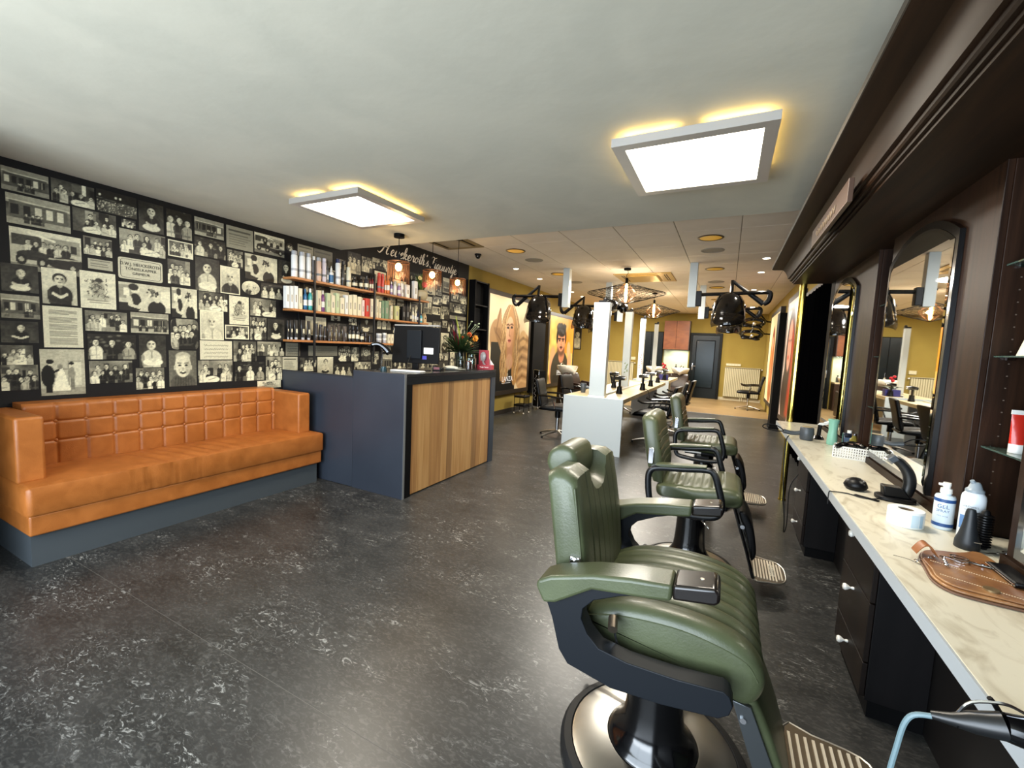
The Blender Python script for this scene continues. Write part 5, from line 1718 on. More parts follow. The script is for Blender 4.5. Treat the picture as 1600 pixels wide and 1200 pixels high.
panel_lamp(-2.56, 2.41, 'square ceiling lamp with amber glow above the leather sofa and shelves')
panel_lamp(-.225, 2.385, 'square ceiling lamp with amber glow above the green barber chairs')

# ring downlights, grilles and halogens of the rear ceiling
def disc(name, x, y, r, label, cat, group, mats):
    t = thing(name, label, cat, (x, y, 2.735), group)
    mk('rim', G().lathe([(r, 0), (r, -.006), (r * .86, -.009), (r * .84, -.002)], n=28), mats[0], t)
    mk('centre', G().cyl((0, 0, -.0045), r * .84, .004, 28), mats[1], t)
    return t


rim_br = M('bronze_rim', (86, 60, 24), .3, .6)
gr_m = M('speaker_mesh', (156, 150, 138), .7)
for k, (x, y, l) in enumerate(((-2.79, 5.48, 'gold downlight nearest the pendant lamps on the left of the rear ceiling'), (-2.85, 7.35, 'gold downlight farther back on the left of the rear ceiling, by the white post'),
                               (-.284, 5.48, 'gold downlight nearest the white ceiling, right of centre'), (-.29, 7.42, 'gold downlight right of the hanging white post, second in its row'),
                               (-.30, 9.41, 'gold downlight above the black hood dryer, third in its row'), (-.33, 11.40, 'gold downlight farthest back in the right-hand row'))):
    disc('downlight', x, y, .14, l, 'downlight', 'gold downlights', (rim_br, gold_refl))
for (x, y, l) in ((-2.79, 6.12, 'round grey speaker grille left, behind the gold downlight'), (-.283, 6.13, 'round grey speaker grille just behind the right front gold downlight'), (-.30, 8.70, 'round grey speaker grille farther back on the right'), (-2.85, 8.3, 'round grey speaker grille farther back on the left')):
    disc('speaker_grille', x, y, .14, l, 'speaker', 'round ceiling grilles', (gr_m, gr_m))
for k, (x, y) in enumerate(((-3.383, 6.69), (-3.40, 7.77), (-3.382, 9.66), (-3.394, 10.49), (.362, 6.77), (.364, 7.84), (.356, 9.81))):
    side = 'left' if x < 0 else 'right'
    disc('halogen_spot', x, y, .055, 'small glowing halogen spot, %s along the %s side of the rear ceiling' % (ORD[k if x < 0 else k - 4], side), 'spotlight', 'halogen spots in the rear ceiling', (white_plastic, spot_m))
ac = thing('ceiling_vent', 'beige air-conditioning cassette in the rear ceiling beside the pendant cords', 'vent', (-3.4, 4.82, 2.735))
bronze_ac = M('beige_cassette', (140, 124, 92), .5)
mk('cassette_frame', G().box(-.30, .30, -.31, .31, -.012, 0), bronze_ac, ac, bevel=.003)
mk('cassette_grille', G().box(-.16, .16, -.2, .2, -.016, -.0125), gr_m, ac, smooth=0)
for s in (-1, 1):
    mk('slot', G().box(s * .22 - .015, s * .22 + .015, -.2, .2, -.0145, -.0125), near_black, ac, smooth=0)
ac2 = thing('ceiling_vent', 'gold coloured air-conditioning cassette behind the large wire pendant', 'vent', (-1.43, 8.0, 2.735))
gold_ac = M('gold_cassette', (196, 160, 84), .35, .5)
mk('cassette_frame', G().box(-.48, .48, -.44, .44, -.014, 0), gold_ac, ac2, bevel=.003)
mk('cassette_panel', G().prism([(-.26, -.0142), (.26, -.0142), (.22, -.03), (-.22, -.03)], -.3, .3, 'y'), gold_ac, ac2, smooth=0)
for s in (-1, 1):
    for d in (0, .035):
        mk('slot', G().box(s * .36 - .012 + d, s * .36 + .004 + d, -.3, .3, -.0155, -.0142), near_black, ac2, smooth=0)
sc_ = thing('security_camera', 'small black dome camera on the rear ceiling near the photo wall', 'camera', (-3.437, 5.52, 2.735))
mk('camera_base', G().cyl((0, 0, -.02), .05, .02, 18), black_plastic, sc_)
mk('camera_dome', G().ball((.005, -.005, -.03), .042, 16), black_gloss, sc_)

# wire pendants over the desk
wire_m = M('black_wire', (12, 10, 8), .6, spec=.2)
copper = M('copper_wire', (104, 66, 38), .4, .7)


def drum(x, y, ztop, ceil, label):
    t = thing('pendant_lamp', label, 'lamp', (x, y, ztop), 'wire drum pendants over the desk')
    mk('canopy', G().cyl((0, 0, ceil - ztop - .032), .05, .0318, 24), near_black, t)
    mk('cord', G().cyl((0, 0, .07), .0035, ceil - ztop - .10, 8), near_black, t)
    mk('socket', G().cyl((0, 0, -.005), .018, .075, 14), near_black, t)
    mk('bulb', G().ball((0, 0, -.045), .032, 14, (1, 1, 1.2)), bulb_warm, t)
    r = .102
    mk('shade_ring', G().tube([(r * math.cos(a), r * math.sin(a), 0) for a in [2 * PI * k / 32 for k in range(32)]], .004, 6, True), copper, t)
    mk('shade_spokes', G().tube([(-r, 0, 0), (r, 0, 0)], .002, 5).tube([(0, -r, 0), (0, r, 0)], .002, 5), copper, t)
    g = G()
    q = random.Random(int(y * 10))
    for k in range(54):
        a = 2 * PI * k / 54
        L = .13 + .09 * q.random()
        rr_ = r + q.uniform(-.006, .006)
        g.tube([(r * math.cos(a), r * math.sin(a), 0), (rr_ * math.cos(a), rr_ * math.sin(a), -L)], .0016, 4)
    mk('shade_wires', g, copper, t)['kind'] = 'stuff'
    return t


drum(-2.88, 3.20, 2.138, 2.40, 'wire drum pendant lamp nearest the camera over the desk')
drum(-3.02, 3.90, 2.187, 2.735, 'middle wire drum pendant lamp over the desk')
drum(-3.155, 4.60, 2.212, 2.735, 'wire drum pendant lamp farthest from the camera over the desk')


def cage(x, y, zc, label, R=.62):
    t = thing('pendant_lamp', label, 'lamp', (x, y, zc), 'diamond wire pendants over the long table')
    mk('canopy', G().cyl((0, 0, 2.735 - zc - .028), .055, .0275, 24), near_black, t)
    mk('cord', G().tube(crom([(0, 0, 2.71 - zc), (.015, 0, 2.66 - zc), (-.01, 0, 2.62 - zc), (0, 0, .24)], 5, False), .004, 6), near_black, t)
    mk('socket', G().cyl((0, 0, .165), .022, .085, 14), near_black, t)
    mk('bulb', G().lathe([(.012, .165), (.022, .14), (.024, -.10), (.012, -.14), (0, -.145)], n=14), bulb_warm, t)
    g = G()
    n = 24
    for k in range(n):
        a, b = 2 * PI * k / n, 2 * PI * (k + 3) / n
        a2 = 2 * PI * (k - 3) / n
        for bb in (b, a2):
            g.tube([(.03 * math.cos(a), .03 * math.sin(a), .17), (R * .5 * math.cos((a + bb) / 2), R * .5 * math.sin((a + bb) / 2), .085), (R * math.cos(bb), R * math.sin(bb), 0)], .0022, 4)
            g.tube([(.03 * math.cos(a), .03 * math.sin(a), -.165), (R * .5 * math.cos((a + bb) / 2), R * .5 * math.sin((a + bb) / 2), -.09), (R * math.cos(bb), R * math.sin(bb), 0)], .0022, 4)
    for rr_, z in ((R, 0), (R * .5, .085), (R * .5, -.09), (.03, .17), (.03, -.165)):
        g.tube([(rr_ * math.cos(a), rr_ * math.sin(a), z) for a in [2 * PI * k / 40 for k in range(40)]], .0035, 5, True)
    mk('outer_cage', g, wire_m, t)
    g = G()
    for k in range(26):
        a = 2 * PI * k / 26
        g.tube([(.03 * math.cos(a), .03 * math.sin(a), .165), (.17 * math.cos(a), .17 * math.sin(a), .0), (.03 * math.cos(a), .03 * math.sin(a), -.16)], .0022, 4)
    mk('inner_cage', g, copper, t)
    return t


cage(-1.563, 7.1, 2.33, 'large diamond-shaped wire pendant lamp nearer the camera over the long table')
cage(-1.575, 10.1, 2.33, 'diamond-shaped wire pendant lamp farther back over the long table', .56)


# ================================================================ HOOD DRYERS on hanging posts
def hood_dryer(loc, s, label, post=True):
    """s=+1: arms reach towards +x"""
    t = thing('hood_dryer', label, 'hair dryer', loc, 'black hood dryers')
    if post:
        mk('hanging_post', G().box(-.055, .055, -.06, .06, -.645, -.0005), white_lam, t, bevel=.003, smooth=0)
    a, b = sorted((s * .056, s * .13))
    mk('post_bracket', G().box(a, b, -.05, .05, -.63, -.41), black_plastic, t, bevel=.008)
    mk('lower_arm', G().tube([(s * .13, 0, -.46), (s * .96, 0, -.44)], .026, 10), black_gloss, t)
    mk('elbow', G().tube(crom([(s * .95, 0, -.43), (s * 1.0, .0, -.46), (s * .985, .0, -.56), (s * .93, .0, -.60)], 4, False), .034, 10), black_plastic, t)
    mk('upper_arm', G().tube([(s * .93, .02, -.60), (s * .52, .03, -.27)], [.036] + [.022], 10), black_plastic, t)
    mk('drop_arm', G().tube([(s * .52, .03, -.26), (s * .525, .0, -.50)], .022, 10), black_gloss, t)
    hx_ = s * .50
    yk = G()
    yk.tube(crom([(hx_ - .19, 0, -.62), (hx_ - .16, 0, -.53), (hx_ - .05, 0, -.485), (hx_ + .05, 0, -.485), (hx_ + .16, 0, -.53), (hx_ + .19, 0, -.62)], 4, False), .012, 8)
    yk.ball((hx_ - .195, 0, -.63), .03, 10).ball((hx_ + .195, 0, -.63), .03, 10)
    mk('yoke', yk, chrome, t)
    rot = Matrix.Rotation(R_(-14), 4, 'X')
    prof_ = [(a * 1.16, b * 1.12) for a, b in [(.02, .25), (.09, .235), (.14, .195), (.172, .12), (.185, .02), (.19, -.08), (.182, -.12), (.165, -.125), (.172, -.08), (.165, .02), (.15, .11), (.11, .18), (.0, .21)]]
    mk('hood', G().lathe(prof_, (hx_, 0, -.72), 28, rot), black_gloss, t, smooth=50)
    vp_ = []
    for zz, rr_ in ((-.08, .225), (-.19, .236), (-.25, .215)):
        vp_.append([tuple(Vector((hx_, 0, -.72)) + rot @ Vector((rr_ * math.cos(a), rr_ * math.sin(a), zz))) for a in [R_(200 + 140 * k / 14) for k in range(15)]])
    g = G()
    n = 15
    g.add([p for r in vp_ for p in r], [(i * n + k, i * n + k + 1, (i + 1) * n + k + 1, (i + 1) * n + k) for i in range(2) for k in range(n - 1)])
    v = mk('visor', g, M('smoked_visor', (30, 26, 22), .08, alpha=.8), t)
    return t


hood_dryer((-.545, 6.92, 2.735), 1, 'black hood dryer on a hanging white post, right of the centre pendant')
hood_dryer((-2.52, 6.92, 2.735), -1, 'black hood dryer on a hanging white post in front of the woman poster')
hood_dryer((-.525, 9.15, 2.735), 1, 'black hood dryer half hidden behind the nearer right-hand one')
hd2 = hood_dryer((-2.20, 8.5, 2.735), -1, 'black hood dryer beside the bearded man poster', True)
mk('swivel_motor', G().lathe([(.10, -.16), (.115, -.12), (.115, .10), (.06, .13), (0, .13)], (.12, -.08, -.46), 20, Matrix.Rotation(R_(-90), 4, 'X')).ball((.30, 0, -.50), .10, 12), black_gloss, hd2)
mk('motor_cap', G().cyl((.12, -.262, -.46), .045, .004, 16, mat=Matrix.Rotation(R_(90), 4, 'X')), grey_plastic, hd2)
hood_dryer((-2.35, 10.2, 2.735), -1, 'black hood dryer on the farthest left hanging post')
# climate dryers on the right rear wall
for (x, y, z, l) in ((.64, 12.95, 2.30, 'black wall-mounted hair heater at the far right, upper one'), (.62, 13.2, 1.99, 'black wall-mounted hair heater at the far right, lower one')):
    t = thing('hair_heater', l, 'hair dryer', (x, y, z), 'black heaters on the far right wall')
    mk('wall_arm', G().tube([(.36, .3, .05), (.05, .05, .05)], .02, 8).tube([(.20, .2, .05), (-.02, .02, .30), (-.12, 0, .06)], .022, 8), black_plastic, t)
    mk('heater_ring', G().tube([(-.10 + .24 * math.cos(a), .05, .02 + .09 * math.sin(a)) for a in [2 * PI * k / 20 for k in range(20)]], .05, 8, True), black_gloss, t)
    for hl in ((-.26, 0, -.08), (.02, 0, -.11)):
        mk('heater_lobe', G().ball(hl, .07, 12, (1.3, 1, .5)), black_plastic, t)
    mk('silver_hub', G().ball((-.08, -.04, -.02), .05, 12), alu, t)

# ================================================================ LONG STYLING TABLE WITH MIRROR POSTS
cream_lam = M('cream_table_laminate', (208, 194, 160), .3, col2=(196, 178, 138), scale=3)


def long_table(y0, y1, label):
    t = thing('styling_table', label, 'table', (-1.98, y0, 0), 'long styling tables')
    mk('end_panel', G().box(0, .815, 0, .03, 0, .7595), white_lam, t, bevel=.002, smooth=0)
    mk('tabletop', G().box(.001, .814, .0305, y1 - y0, .70, .759), cream_lam, t, bevel=.003, smooth=0)
    mk('end_panel', G().box(.15, .65, y1 - y0 - .04, y1 - y0 - .01, 0, .699), white_lam, t, smooth=0)
    mk('ridge', G().box(.47, .49, .25, y1 - y0 - .1, .7595, .785), white_lam, t, smooth=0)
    return t


long_table(5.55, 9.78, 'long cream styling table with white end panel nearest the camera')
long_table(10.35, 12.3, 'second cream styling table behind the long one, under the far mirror post')
mirror_green = M('painted_vine_reflection', (110, 130, 70), .5)
for k, (y, x0_, x1_, h) in enumerate(((5.66, -1.645, -1.435, 1.262), (7.7, -1.668, -1.542, 1.325), (9.35, -1.700, -1.60, 1.335), (11.55, -1.745, -1.655, 1.37))):
    t = thing('mirror_post', ['wide white mirror post on the front edge of the long table', 'slim white mirror post with a small painted vine reflection, second on the table', 'slim white mirror post with a pink and green painted vine reflection, third on the tables',
                              'slim white mirror post farthest back on the second table'][k], 'mirror post', ((x0_ + x1_) / 2, y, .7595), 'white mirror posts')
    hw_ = (x1_ - x0_) / 2
    mk('post', G().box(-hw_, hw_, -.05, .06, 0, h), white_lam, t, bevel=.003, smooth=0)
    mk('foot_frame', G().box(-hw_ - .008, hw_ + .008, -.058, .065, 0, .02), alu, t, smooth=0)
    mk('top_fitting', G().box(-.05, .05, -.03, .05, h, h + .03).ball((.03, 0, h + .04), .03, 10), black_plastic, t)
    if k in (1, 2):  # plant reflections painted as flat leaves on the post face
        g = G()
        q = random.Random(k)
        for j in range(9):
            zz = (.25 if k == 1 else .2) + j * (.02 if k == 1 else .045)
            xx = q.uniform(-.03, .03)
            g.add([(xx, -.0512, zz), (xx + .02, -.0512, zz + .008), (xx + .026, -.0512, zz + .03), (xx + .004, -.0512, zz + .02)], [(0, 1, 2, 3)])
        mk('vine_reflection', g, mirror_green if k == 1 else M('pink_vine_reflection', (150, 90, 80), .5), t, smooth=0)


def tool_stand(x, y, label, s=1.0):
    t = thing('dryer_holder', label, 'hair dryer', (x, y, .7595), 'dryers in holders on the tables')
    mk('holder', G().lathe([(.045, 0), (.05, .01), (.04, .05), (.036, .10), (.04, .11), (.03, .11), (.028, .02)], n=14), black_plastic, t)
    mk('dryer_handle', G().tube([(0, 0, .05), (0, 0, .21)], [.018, .02], 10), black_gloss, t)
    mk('dryer_barrel', G().tube([(-.07, 0, .225), (.02, 0, .235), (.08, 0, .235)], [.026, .036, .030], 12), black_gloss, t)
    mk('dryer_rim', G().tube([(.075, 0, .235), (.088, 0, .235)], .031, 12), chrome, t)
    mk('cable', G().tube(crom([(.03, -.03, .03), (.10, -.05, -.0), (.13, -.04, -.12), (.16, 0, -.25)], 4, False), .004, 6), black_rubber, t)
    return t


ts = tool_stand(-1.235, 7.35, 'black hair dryer in a holder near the right edge of the long table')
for (x, y, l) in ((-1.26, 8.35, 'black hair dryer in a holder farther along the right edge of the long table'), (-1.40, 6.35, 'black dryer holder right behind the wide white mirror post'), (-1.30, 9.55, 'black hair dryer in a holder at the far end of the long table'),
                  (-1.72, 7.35, 'black hair dryer beside the second mirror post'), (-1.30, 10.6, 'black hair dryer on the second table')):
    c = dup(ts, (x, y, .7595), l)
    if x < -1.25:
        for ch in kids(c):
            if ch.name.startswith('cable'):
                bpy.data.objects.remove(ch)
gd = thing('hair_dryer', 'grey hair dryer standing on its nozzle at the left front of the long table', 'hair dryer', (-1.86, 6.05, .7595))
mk('dryer_barrel', G().lathe([(.03, 0), (.034, .02), (.045, .07), (.048, .12), (.042, .14), (0, .145)], n=18), M('graphite_plastic', (70, 76, 82), .35), gd)
mk('dryer_handle', G().tube(crom([(.03, .0, .09), (.12, .02, .07), (.20, .03, .09)], 4, False), [.02] * 9, 10), M('graphite_plastic'), gd)
pl = thing('orchid', 'red orchid in a square blue pot on the second styling table', 'plant', (-1.35, 10.75, .7595))
mk('pot', G().box(-.12, .12, -.08, .08, 0, .13), M('blue_pot', (48, 46, 110), .4), pl, bevel=.005)
g = G()
for k in range(8):
    a = 2 * PI * k / 8
    g.add([(.02 * math.cos(a), .02 * math.sin(a), .13), (.10 * math.cos(a) - .03 * math.sin(a), .10 * math.sin(a) + .03 * math.cos(a), .19), (.18 * math.cos(a), .14 * math.sin(a), .17), (.10 * math.cos(a) + .03 * math.sin(a), .10 * math.sin(a) - .03 * math.cos(a), .18)], [(0, 1, 2, 3)])
mk('leaves', g, M('dark_foliage'), pl, smooth=0)
mk('stem', G().tube([(0, 0, .13), (.02, 0, .3), (-.02, 0, .42)], .004, 6), leaf_m, pl)
mk('blossom', G().ball((0, 0, .30), .035, 10).ball((.03, 0, .35), .03, 10).ball((-.02, 0, .38), .03, 10), M('scarlet_petal', (180, 24, 40), .4), pl)

# ================================================================ STYLING CHAIRS, WASH UNITS, TROLLEYS
def styling_chair(loc, rz, label):
    t = thing('styling_chair', label, 'chair', loc, 'black styling chairs', rz)
    lea = M('black_leather', (8, 8, 9), .42, bump=.15, spec=.3)
    mk('seat', pad([(-.24, .47), (-.1, .50), (.12, .51), (.24, .49), (.27, .46), (.24, .43), (-.22, .43)], (-.23, .23), .03, k=3), lea, t, smooth=50)
    mk('backrest', pad([(-.26, .50), (-.21, .50), (-.25, .70), (-.29, .88), (-.32, .90), (-.345, .88), (-.30, .70)], (-.22, .22), .025, k=3), lea, t, smooth=50)
    for s in (-1, 1):
        mk('armrest', G().tube(crom([(-.27, s * .25, .66), (-.1, s * .27, .66), (.10, s * .27, .64), (.20, s * .27, .67)], 4, False), .016, 8), black_gloss, t)
        mk('arm_support', G().tube([(-.05, s * .27, .65), (.0, s * .24, .47)], .012, 8), chrome, t)
    mk('column', G().cyl((0, 0, .06), .028, .37, 14), chrome, t)
    mk('column_cover', G().cyl((0, 0, .30), .045, .13, 14), black_plastic, t)
    for k in range(5):
        a = 2 * PI * k / 5 + .3
        mk('leg', G().tube([(.02 * math.cos(a), .02 * math.sin(a), .085), (.18 * math.cos(a), .18 * math.sin(a), .06), (.30 * math.cos(a), .30 * math.sin(a), .03)], [.024, .018, .013], 8), alu, t)
        mk('foot', G().cyl((.30 * math.cos(a), .30 * math.sin(a), 0), .018, .022, 10), black_rubber, t)
    return t


s0 = styling_chair((-2.33, 6.30, 0), R_(8), 'black styling chair left of the long table, nearest the camera')
for (x, y, rz, l) in ((-2.45, 7.75, -10, 'black styling chair left of the long table, second from the camera'), (-2.1, 10.0, 12, 'black styling chair seen behind the wide mirror post by the left radiator'), (-.93, 6.75, 176, 'black styling chair right of the long table, nearest the camera'),
                      (-.90, 7.75, 186, 'black styling chair right of the long table, second from the camera'), (-.85, 8.75, 178, 'black styling chair right of the long table, third from the camera'), (.57, 12.98, 180, 'black styling chair in front of the right-hand radiator')):
    dup(s0, (x, y, 0), l, R_(rz))


def wash_unit(loc, rz, label):
    t = thing('wash_chair', label, 'wash unit', loc, 'backwash units', rz)
    br = M('dark_brown_leather', (44, 30, 24), .35, bump=.1)
    por = M('basin_porcelain', (222, 214, 196), .15, coat=.5)
    # basin at -x end raised, chair towards +x
    mk('pedestal', G().prism([(-.50, 0), (-.18, 0), (-.22, .55), (-.30, .76), (-.46, .76)], -.20, .20, 'y'), br, t, bevel=.02)
    rings = []
    for zf, rr_ in ((0.0, .10), (.06, .17), (.14, .23), (.22, .255), (.235, .25), (.215, .235), (.12, .19), (.05, .12)):
        ring = []
        for k in range(28):
            a = 2 * PI * k / 28
            dip = .10 * math.exp(-((a if a < PI else a - 2 * PI) / .42) ** 2) * (1 if zf > .1 else 0)
            ring.append((-.36 + rr_ * math.cos(a), rr_ * .98 * math.sin(a), .76 + zf - dip))
        rings.append(ring)
    mk('basin', G().loft(rings), por, t, smooth=60)
    mk('tap', G().tube(crom([(-.58, 0, .90), (-.58, 0, 1.02), (-.52, 0, 1.05), (-.47, 0, 1.0)], 4, False), .012, 8), chrome, t)
    mk('seat', pad([(-.10, .42), (.2, .46), (.42, .44), (.44, .40), (.38, .34), (-.08, .32)], (-.25, .25), .03, k=3), br, t, smooth=50)
    mk('backrest', pad([(-.12, .42), (-.06, .40), (-.14, .70), (-.20, .82), (-.25, .82), (-.22, .66)], (-.24, .24), .03, k=3), br, t, smooth=50)
    for s in (-1, 1):
        a, b = sorted((s * .25, s * .31))
        mk('armrest', G().prism([(-.10, .05), (.36, .05), (.42, .12), (.40, .60), (.30, .63), (-.12, .66), (-.16, .60)], a, b, 'y'), br, t, bevel=.015)
    mk('chair_base', G().box(-.08, .32, -.22, .22, .0, .31), br, t, bevel=.01)
    mk('leg_rest', pad([(.40, .40), (.45, .42), (.56, .20), (.54, .16), (.50, .18)], (-.2, .2), .02, k=3), br, t, smooth=50)
    return t


w0_ = wash_unit((-1.20, 12.9, 0), R_(-90), 'brown wash chair with a cream basin in front of the dark door')
dup(w0_, (-1.93, 12.95, 0), 'brown wash chair with a cream basin beside the orchid, left of the other', R_(-90))
dup(w0_, (-3.1, 9.6, 0), 'brown wash chair with a cream basin beside the bearded man poster', R_(-25))


def radiator(y, x0, x1, label, z0=.11, z1=1.05):
    t = thing('radiator', label, 'radiator', (x0, y, z0), 'cream panel radiators')
    w_ = x1 - x0
    mk('radiator_panel', G().box(0, w_, -.054, -.03, 0, z1 - z0), M('radiator_recess_shade', (150, 142, 108), .5), t, bevel=.002, smooth=0)  # darker cream stands in for shade between the ribs
    n = int(w_ / .048)
    for k in range(n):
        mk('rib', G().box(.008 + k * w_ / n, .038 + k * w_ / n, -.072, -.0545, .02, z1 - z0 - .02), radiator_m, t, smooth=0)
    mk('top_grille', G().box(0, w_, -.10, -.001, z1 - z0, z1 - z0 + .012), radiator_m, t, bevel=.002)
    mk('wall_bracket', G().box(.05, .09, -.03, 0, .2, .7).box(w_ - .09, w_ - .05, -.03, 0, .2, .7), radiator_m, t, smooth=0)
    mk('valve', G().tube([(w_ + .02, -.045, z1 - z0 - .03), (w_ + .055, -.045, z1 - z0 - .03)], .018, 10), white_plastic, t)
    mk('supply_pipe', G().cyl((w_ * .5, -.045, -z0), .008, z0, 8).cyl((w_ * .5 + .05, -.045, -z0), .008, z0, 8), radiator_m, t)
    return t


radiator(15.178, -.05, .93, 'cream ribbed radiator right of the far door behind a styling chair')
radiator(15.178, -3.80, -2.90, 'cream ribbed radiator far left behind the mirror posts')
cbn = thing('switch_strip', 'cream strip of wall switches above the right radiator', 'switch', (-.03, 15.2, 1.10))
mk('switch_box', G().box(0, .42, -.03, 0, 0, .075), radiator_m, cbn, bevel=.003)
for k in range(5):
    mk('switch', G().box(.02 + k * .08, .07 + k * .08, -.034, -.0305, .015, .055), M('cream_switch', (226, 218, 190), .4), cbn, smooth=0)
tag(mk('switch_box', G().box(0, .16, -.03, 0, 0, .10), radiator_m, loc=(-3.02, 15.2, 1.13), bevel=.004), 'small cream box on the yellow wall above the left radiator', 'switch')

# far door, wardrobe doors, kitchenette
d1 = struct('door_1', G().box(-1.06, -.27, 15.155, 15.195, .01, 2.03), door_m, smooth=0)
fr_ = G()
fr_.box(-1.13, -1.062, 15.12, 15.2, 0, 2.11).box(-.268, -.19, 15.12, 15.2, 0, 2.11).box(-1.062, -.268, 15.12, 15.2, 2.035, 2.11)
mk('door_frame', fr_, M('dark_door_frame', (14, 16, 16), .5, spec=.2), d1, smooth=0)
mk('door_panel', G().box(-.93, -.40, 15.146, 15.1545, .35, 1.86), M('door_inset', (14, 24, 25), .2, spec=.3), d1, bevel=.003, smooth=0)
mk('panel_moulding', G().box(-.95, -.93, 15.140, 15.1545, .33, 1.88).box(-.40, -.38, 15.140, 15.1545, .33, 1.88).box(-.93, -.40, 15.140, 15.1545, .33, .35).box(-.93, -.40, 15.140, 15.1545, 1.86, 1.88), near_black, d1, smooth=0)
mk('door_handle', G().box(-1.035, -1.005, 15.14, 15.1545, .90, 1.12).tube([(-1.02, 15.14, 1.03), (-1.02, 15.11, 1.03), (-.92, 15.11, 1.03)], .010, 8), chrome, d1)
wd = thing('wardrobe', 'tall dark green double-door cupboard at the back left of the kitchenette', 'cupboard', (-2.73, 15.2, 0))
mk('carcass', G().box(0, .76, -.14, -.001, 0, 2.12), near_black, wd, smooth=0)
for a in (.01, .385):
    mk('cupboard_door', G().box(a, a + .365, -.16, -.141, .05, 2.10), door_m, wd, bevel=.003, smooth=0)
    mk('handle', G().box(a + .02, a + .03, -.175, -.161, 1.0, 1.15), chrome, wd, smooth=0)
kc = thing('wall_cabinet', 'cherry-brown veneered wall cabinet hanging left of the far door', 'cabinet', (-1.93, 15.2, 1.54))
mk('cabinet_body', G().box(0, .77, -.38, -.001, 0, .93), M('dark_cabinet_side', (50, 34, 24), .4), kc, smooth=0)
for a, b in ((.0, .38), (.385, .77)):
    mk('cabinet_door', G().box(a + .003, b, -.40, -.381, .003, .927), cabinet_wood, kc, bevel=.002, smooth=0)
mk('soffit_panel', G().box(.77, .79, -.40, -.001, -.0, .93), M('dark_cabinet_side'), kc, smooth=0)
bs = thing('backsplash', 'pale tiled splashback glowing under the brown wall cabinet', 'splashback', (-1.94, 15.2, .80))
mk('splash_panel', G().box(0, .77, -.012, 0, 0, .735), M('pale_splashback', (196, 198, 176), .25), bs, smooth=0)
light('cabinet_strip_light', 'AREA', (-1.45, 14.98, 1.52), 5, (.85, 1, .80), (0, 0, 0), shape='RECTANGLE', size=.5, size_y=.05)
kt = thing('kitchen_counter', 'dark brown base cabinet with worktop under the pale splashback', 'cabinet', (-1.94, 15.2, 0))
mk('cabinet_body', G().box(0, .77, -.50, -.001, 0, .76), M('dark_cabinet_side'), kt, smooth=0)
mk('worktop_board', G().box(0, .77, -.52, -.001, .76, .80), cream_lam, kt, smooth=0)
for (x, h, c, l) in ((-1.50, .26, 'black', 'tall black bottle on the far kitchen counter'), (-1.36, .18, 'dark red', 'dark red bottle right of the tall black one on the far kitchen counter'), (-1.27, .20, 'dark grey', 'dark grey bottle, rightmost on the far kitchen counter'), (-1.80, .16, 'dark red', 'small dark red bottle, leftmost on the far kitchen counter')):
    o = thing('bottle', l, 'bottle', (x, 14.95, .8005), 'bottles on the far kitchen counter')
    mk('body', G().lathe([(.035, 0), (.037, h * .65), (.015, h * .8), (.015, h * .9)], n=12), pm(c), o)
    mk('cap', G().cyl((0, 0, h * .9), .017, h * .1, 12), black_plastic, o)
# framed picture far left, trolley
pf = thing('framed_picture', 'dark framed picture on the far yellow wall between poster and mirror post', 'picture', (-5.17, 15.2, 1.40))
mk('picture_frame', G().box(0, .31, -.03, 0, 0, .80), frame_b, pf, bevel=.004, smooth=0)
colgrid('picture_print', 16, 30, lambda u, v: (.03 + .25 * u, -.031, .03 + .74 * v), paint_photo('po', .25, .25, .74, np.random.default_rng(3)), PRINT, pf)
tr = thing('display_trolley', 'narrow black rolling display column with chrome edges between the posters', 'trolley', (-3.76, 8.86, 0), rz=R_(-32))
mk('trolley_body', G().box(-.10, .10, -.09, .09, .07, .88), near_black, tr, bevel=.004, smooth=0)
for sx_ in (-1, 1):
    mk('chrome_edge', G().tube(crom([(sx_ * .105, -.095, .07), (sx_ * .105, -.095, .80), (sx_ * .08, -.095, .89), (0, -.095, .895)], 4, False), .006, 6), chrome, tr)
    for sy_ in (-1, 1):
        mk('castor', G().lathe([(.028, -.012), (.028, .012)], (sx_ * .09, sy_ * .08, .028), 12, Matrix.Rotation(R_(90), 4, 'X')).box(sx_ * .09 - .01, sx_ * .09 + .01, sy_ * .08 - .015, sy_ * .08 + .015, .04, .07), alu, tr)
g = G()
g.tube(crom([(-.02 + .035 * math.sin(k * 1.7), -.0915, .78 - k * .030) for k in range(20)], 3, False), .003, 5)
mk('script_lettering', g, M('silver_print', (190, 190, 196), .4), tr, smooth=0)
t2 = thing('tool_trolley', 'black salon trolley standing below the woman poster', 'trolley', (-3.78, 8.02, 0))
for tz in (.16, .34):
    mk('trolley_tray', G().box(-.12, .12, -.14, .14, tz, tz + .04), black_plastic, t2, bevel=.005)
for sx_ in (-1, 1):
    for sy_ in (-1, 1):
        mk('leg', G().tube([(sx_ * .11, sy_ * .13, .03), (sx_ * .11, sy_ * .13, .42)], .008, 6), black_plastic, t2)
        mk('castor', G().ball((sx_ * .11, sy_ * .13, .022), .022, 8), alu, t2)

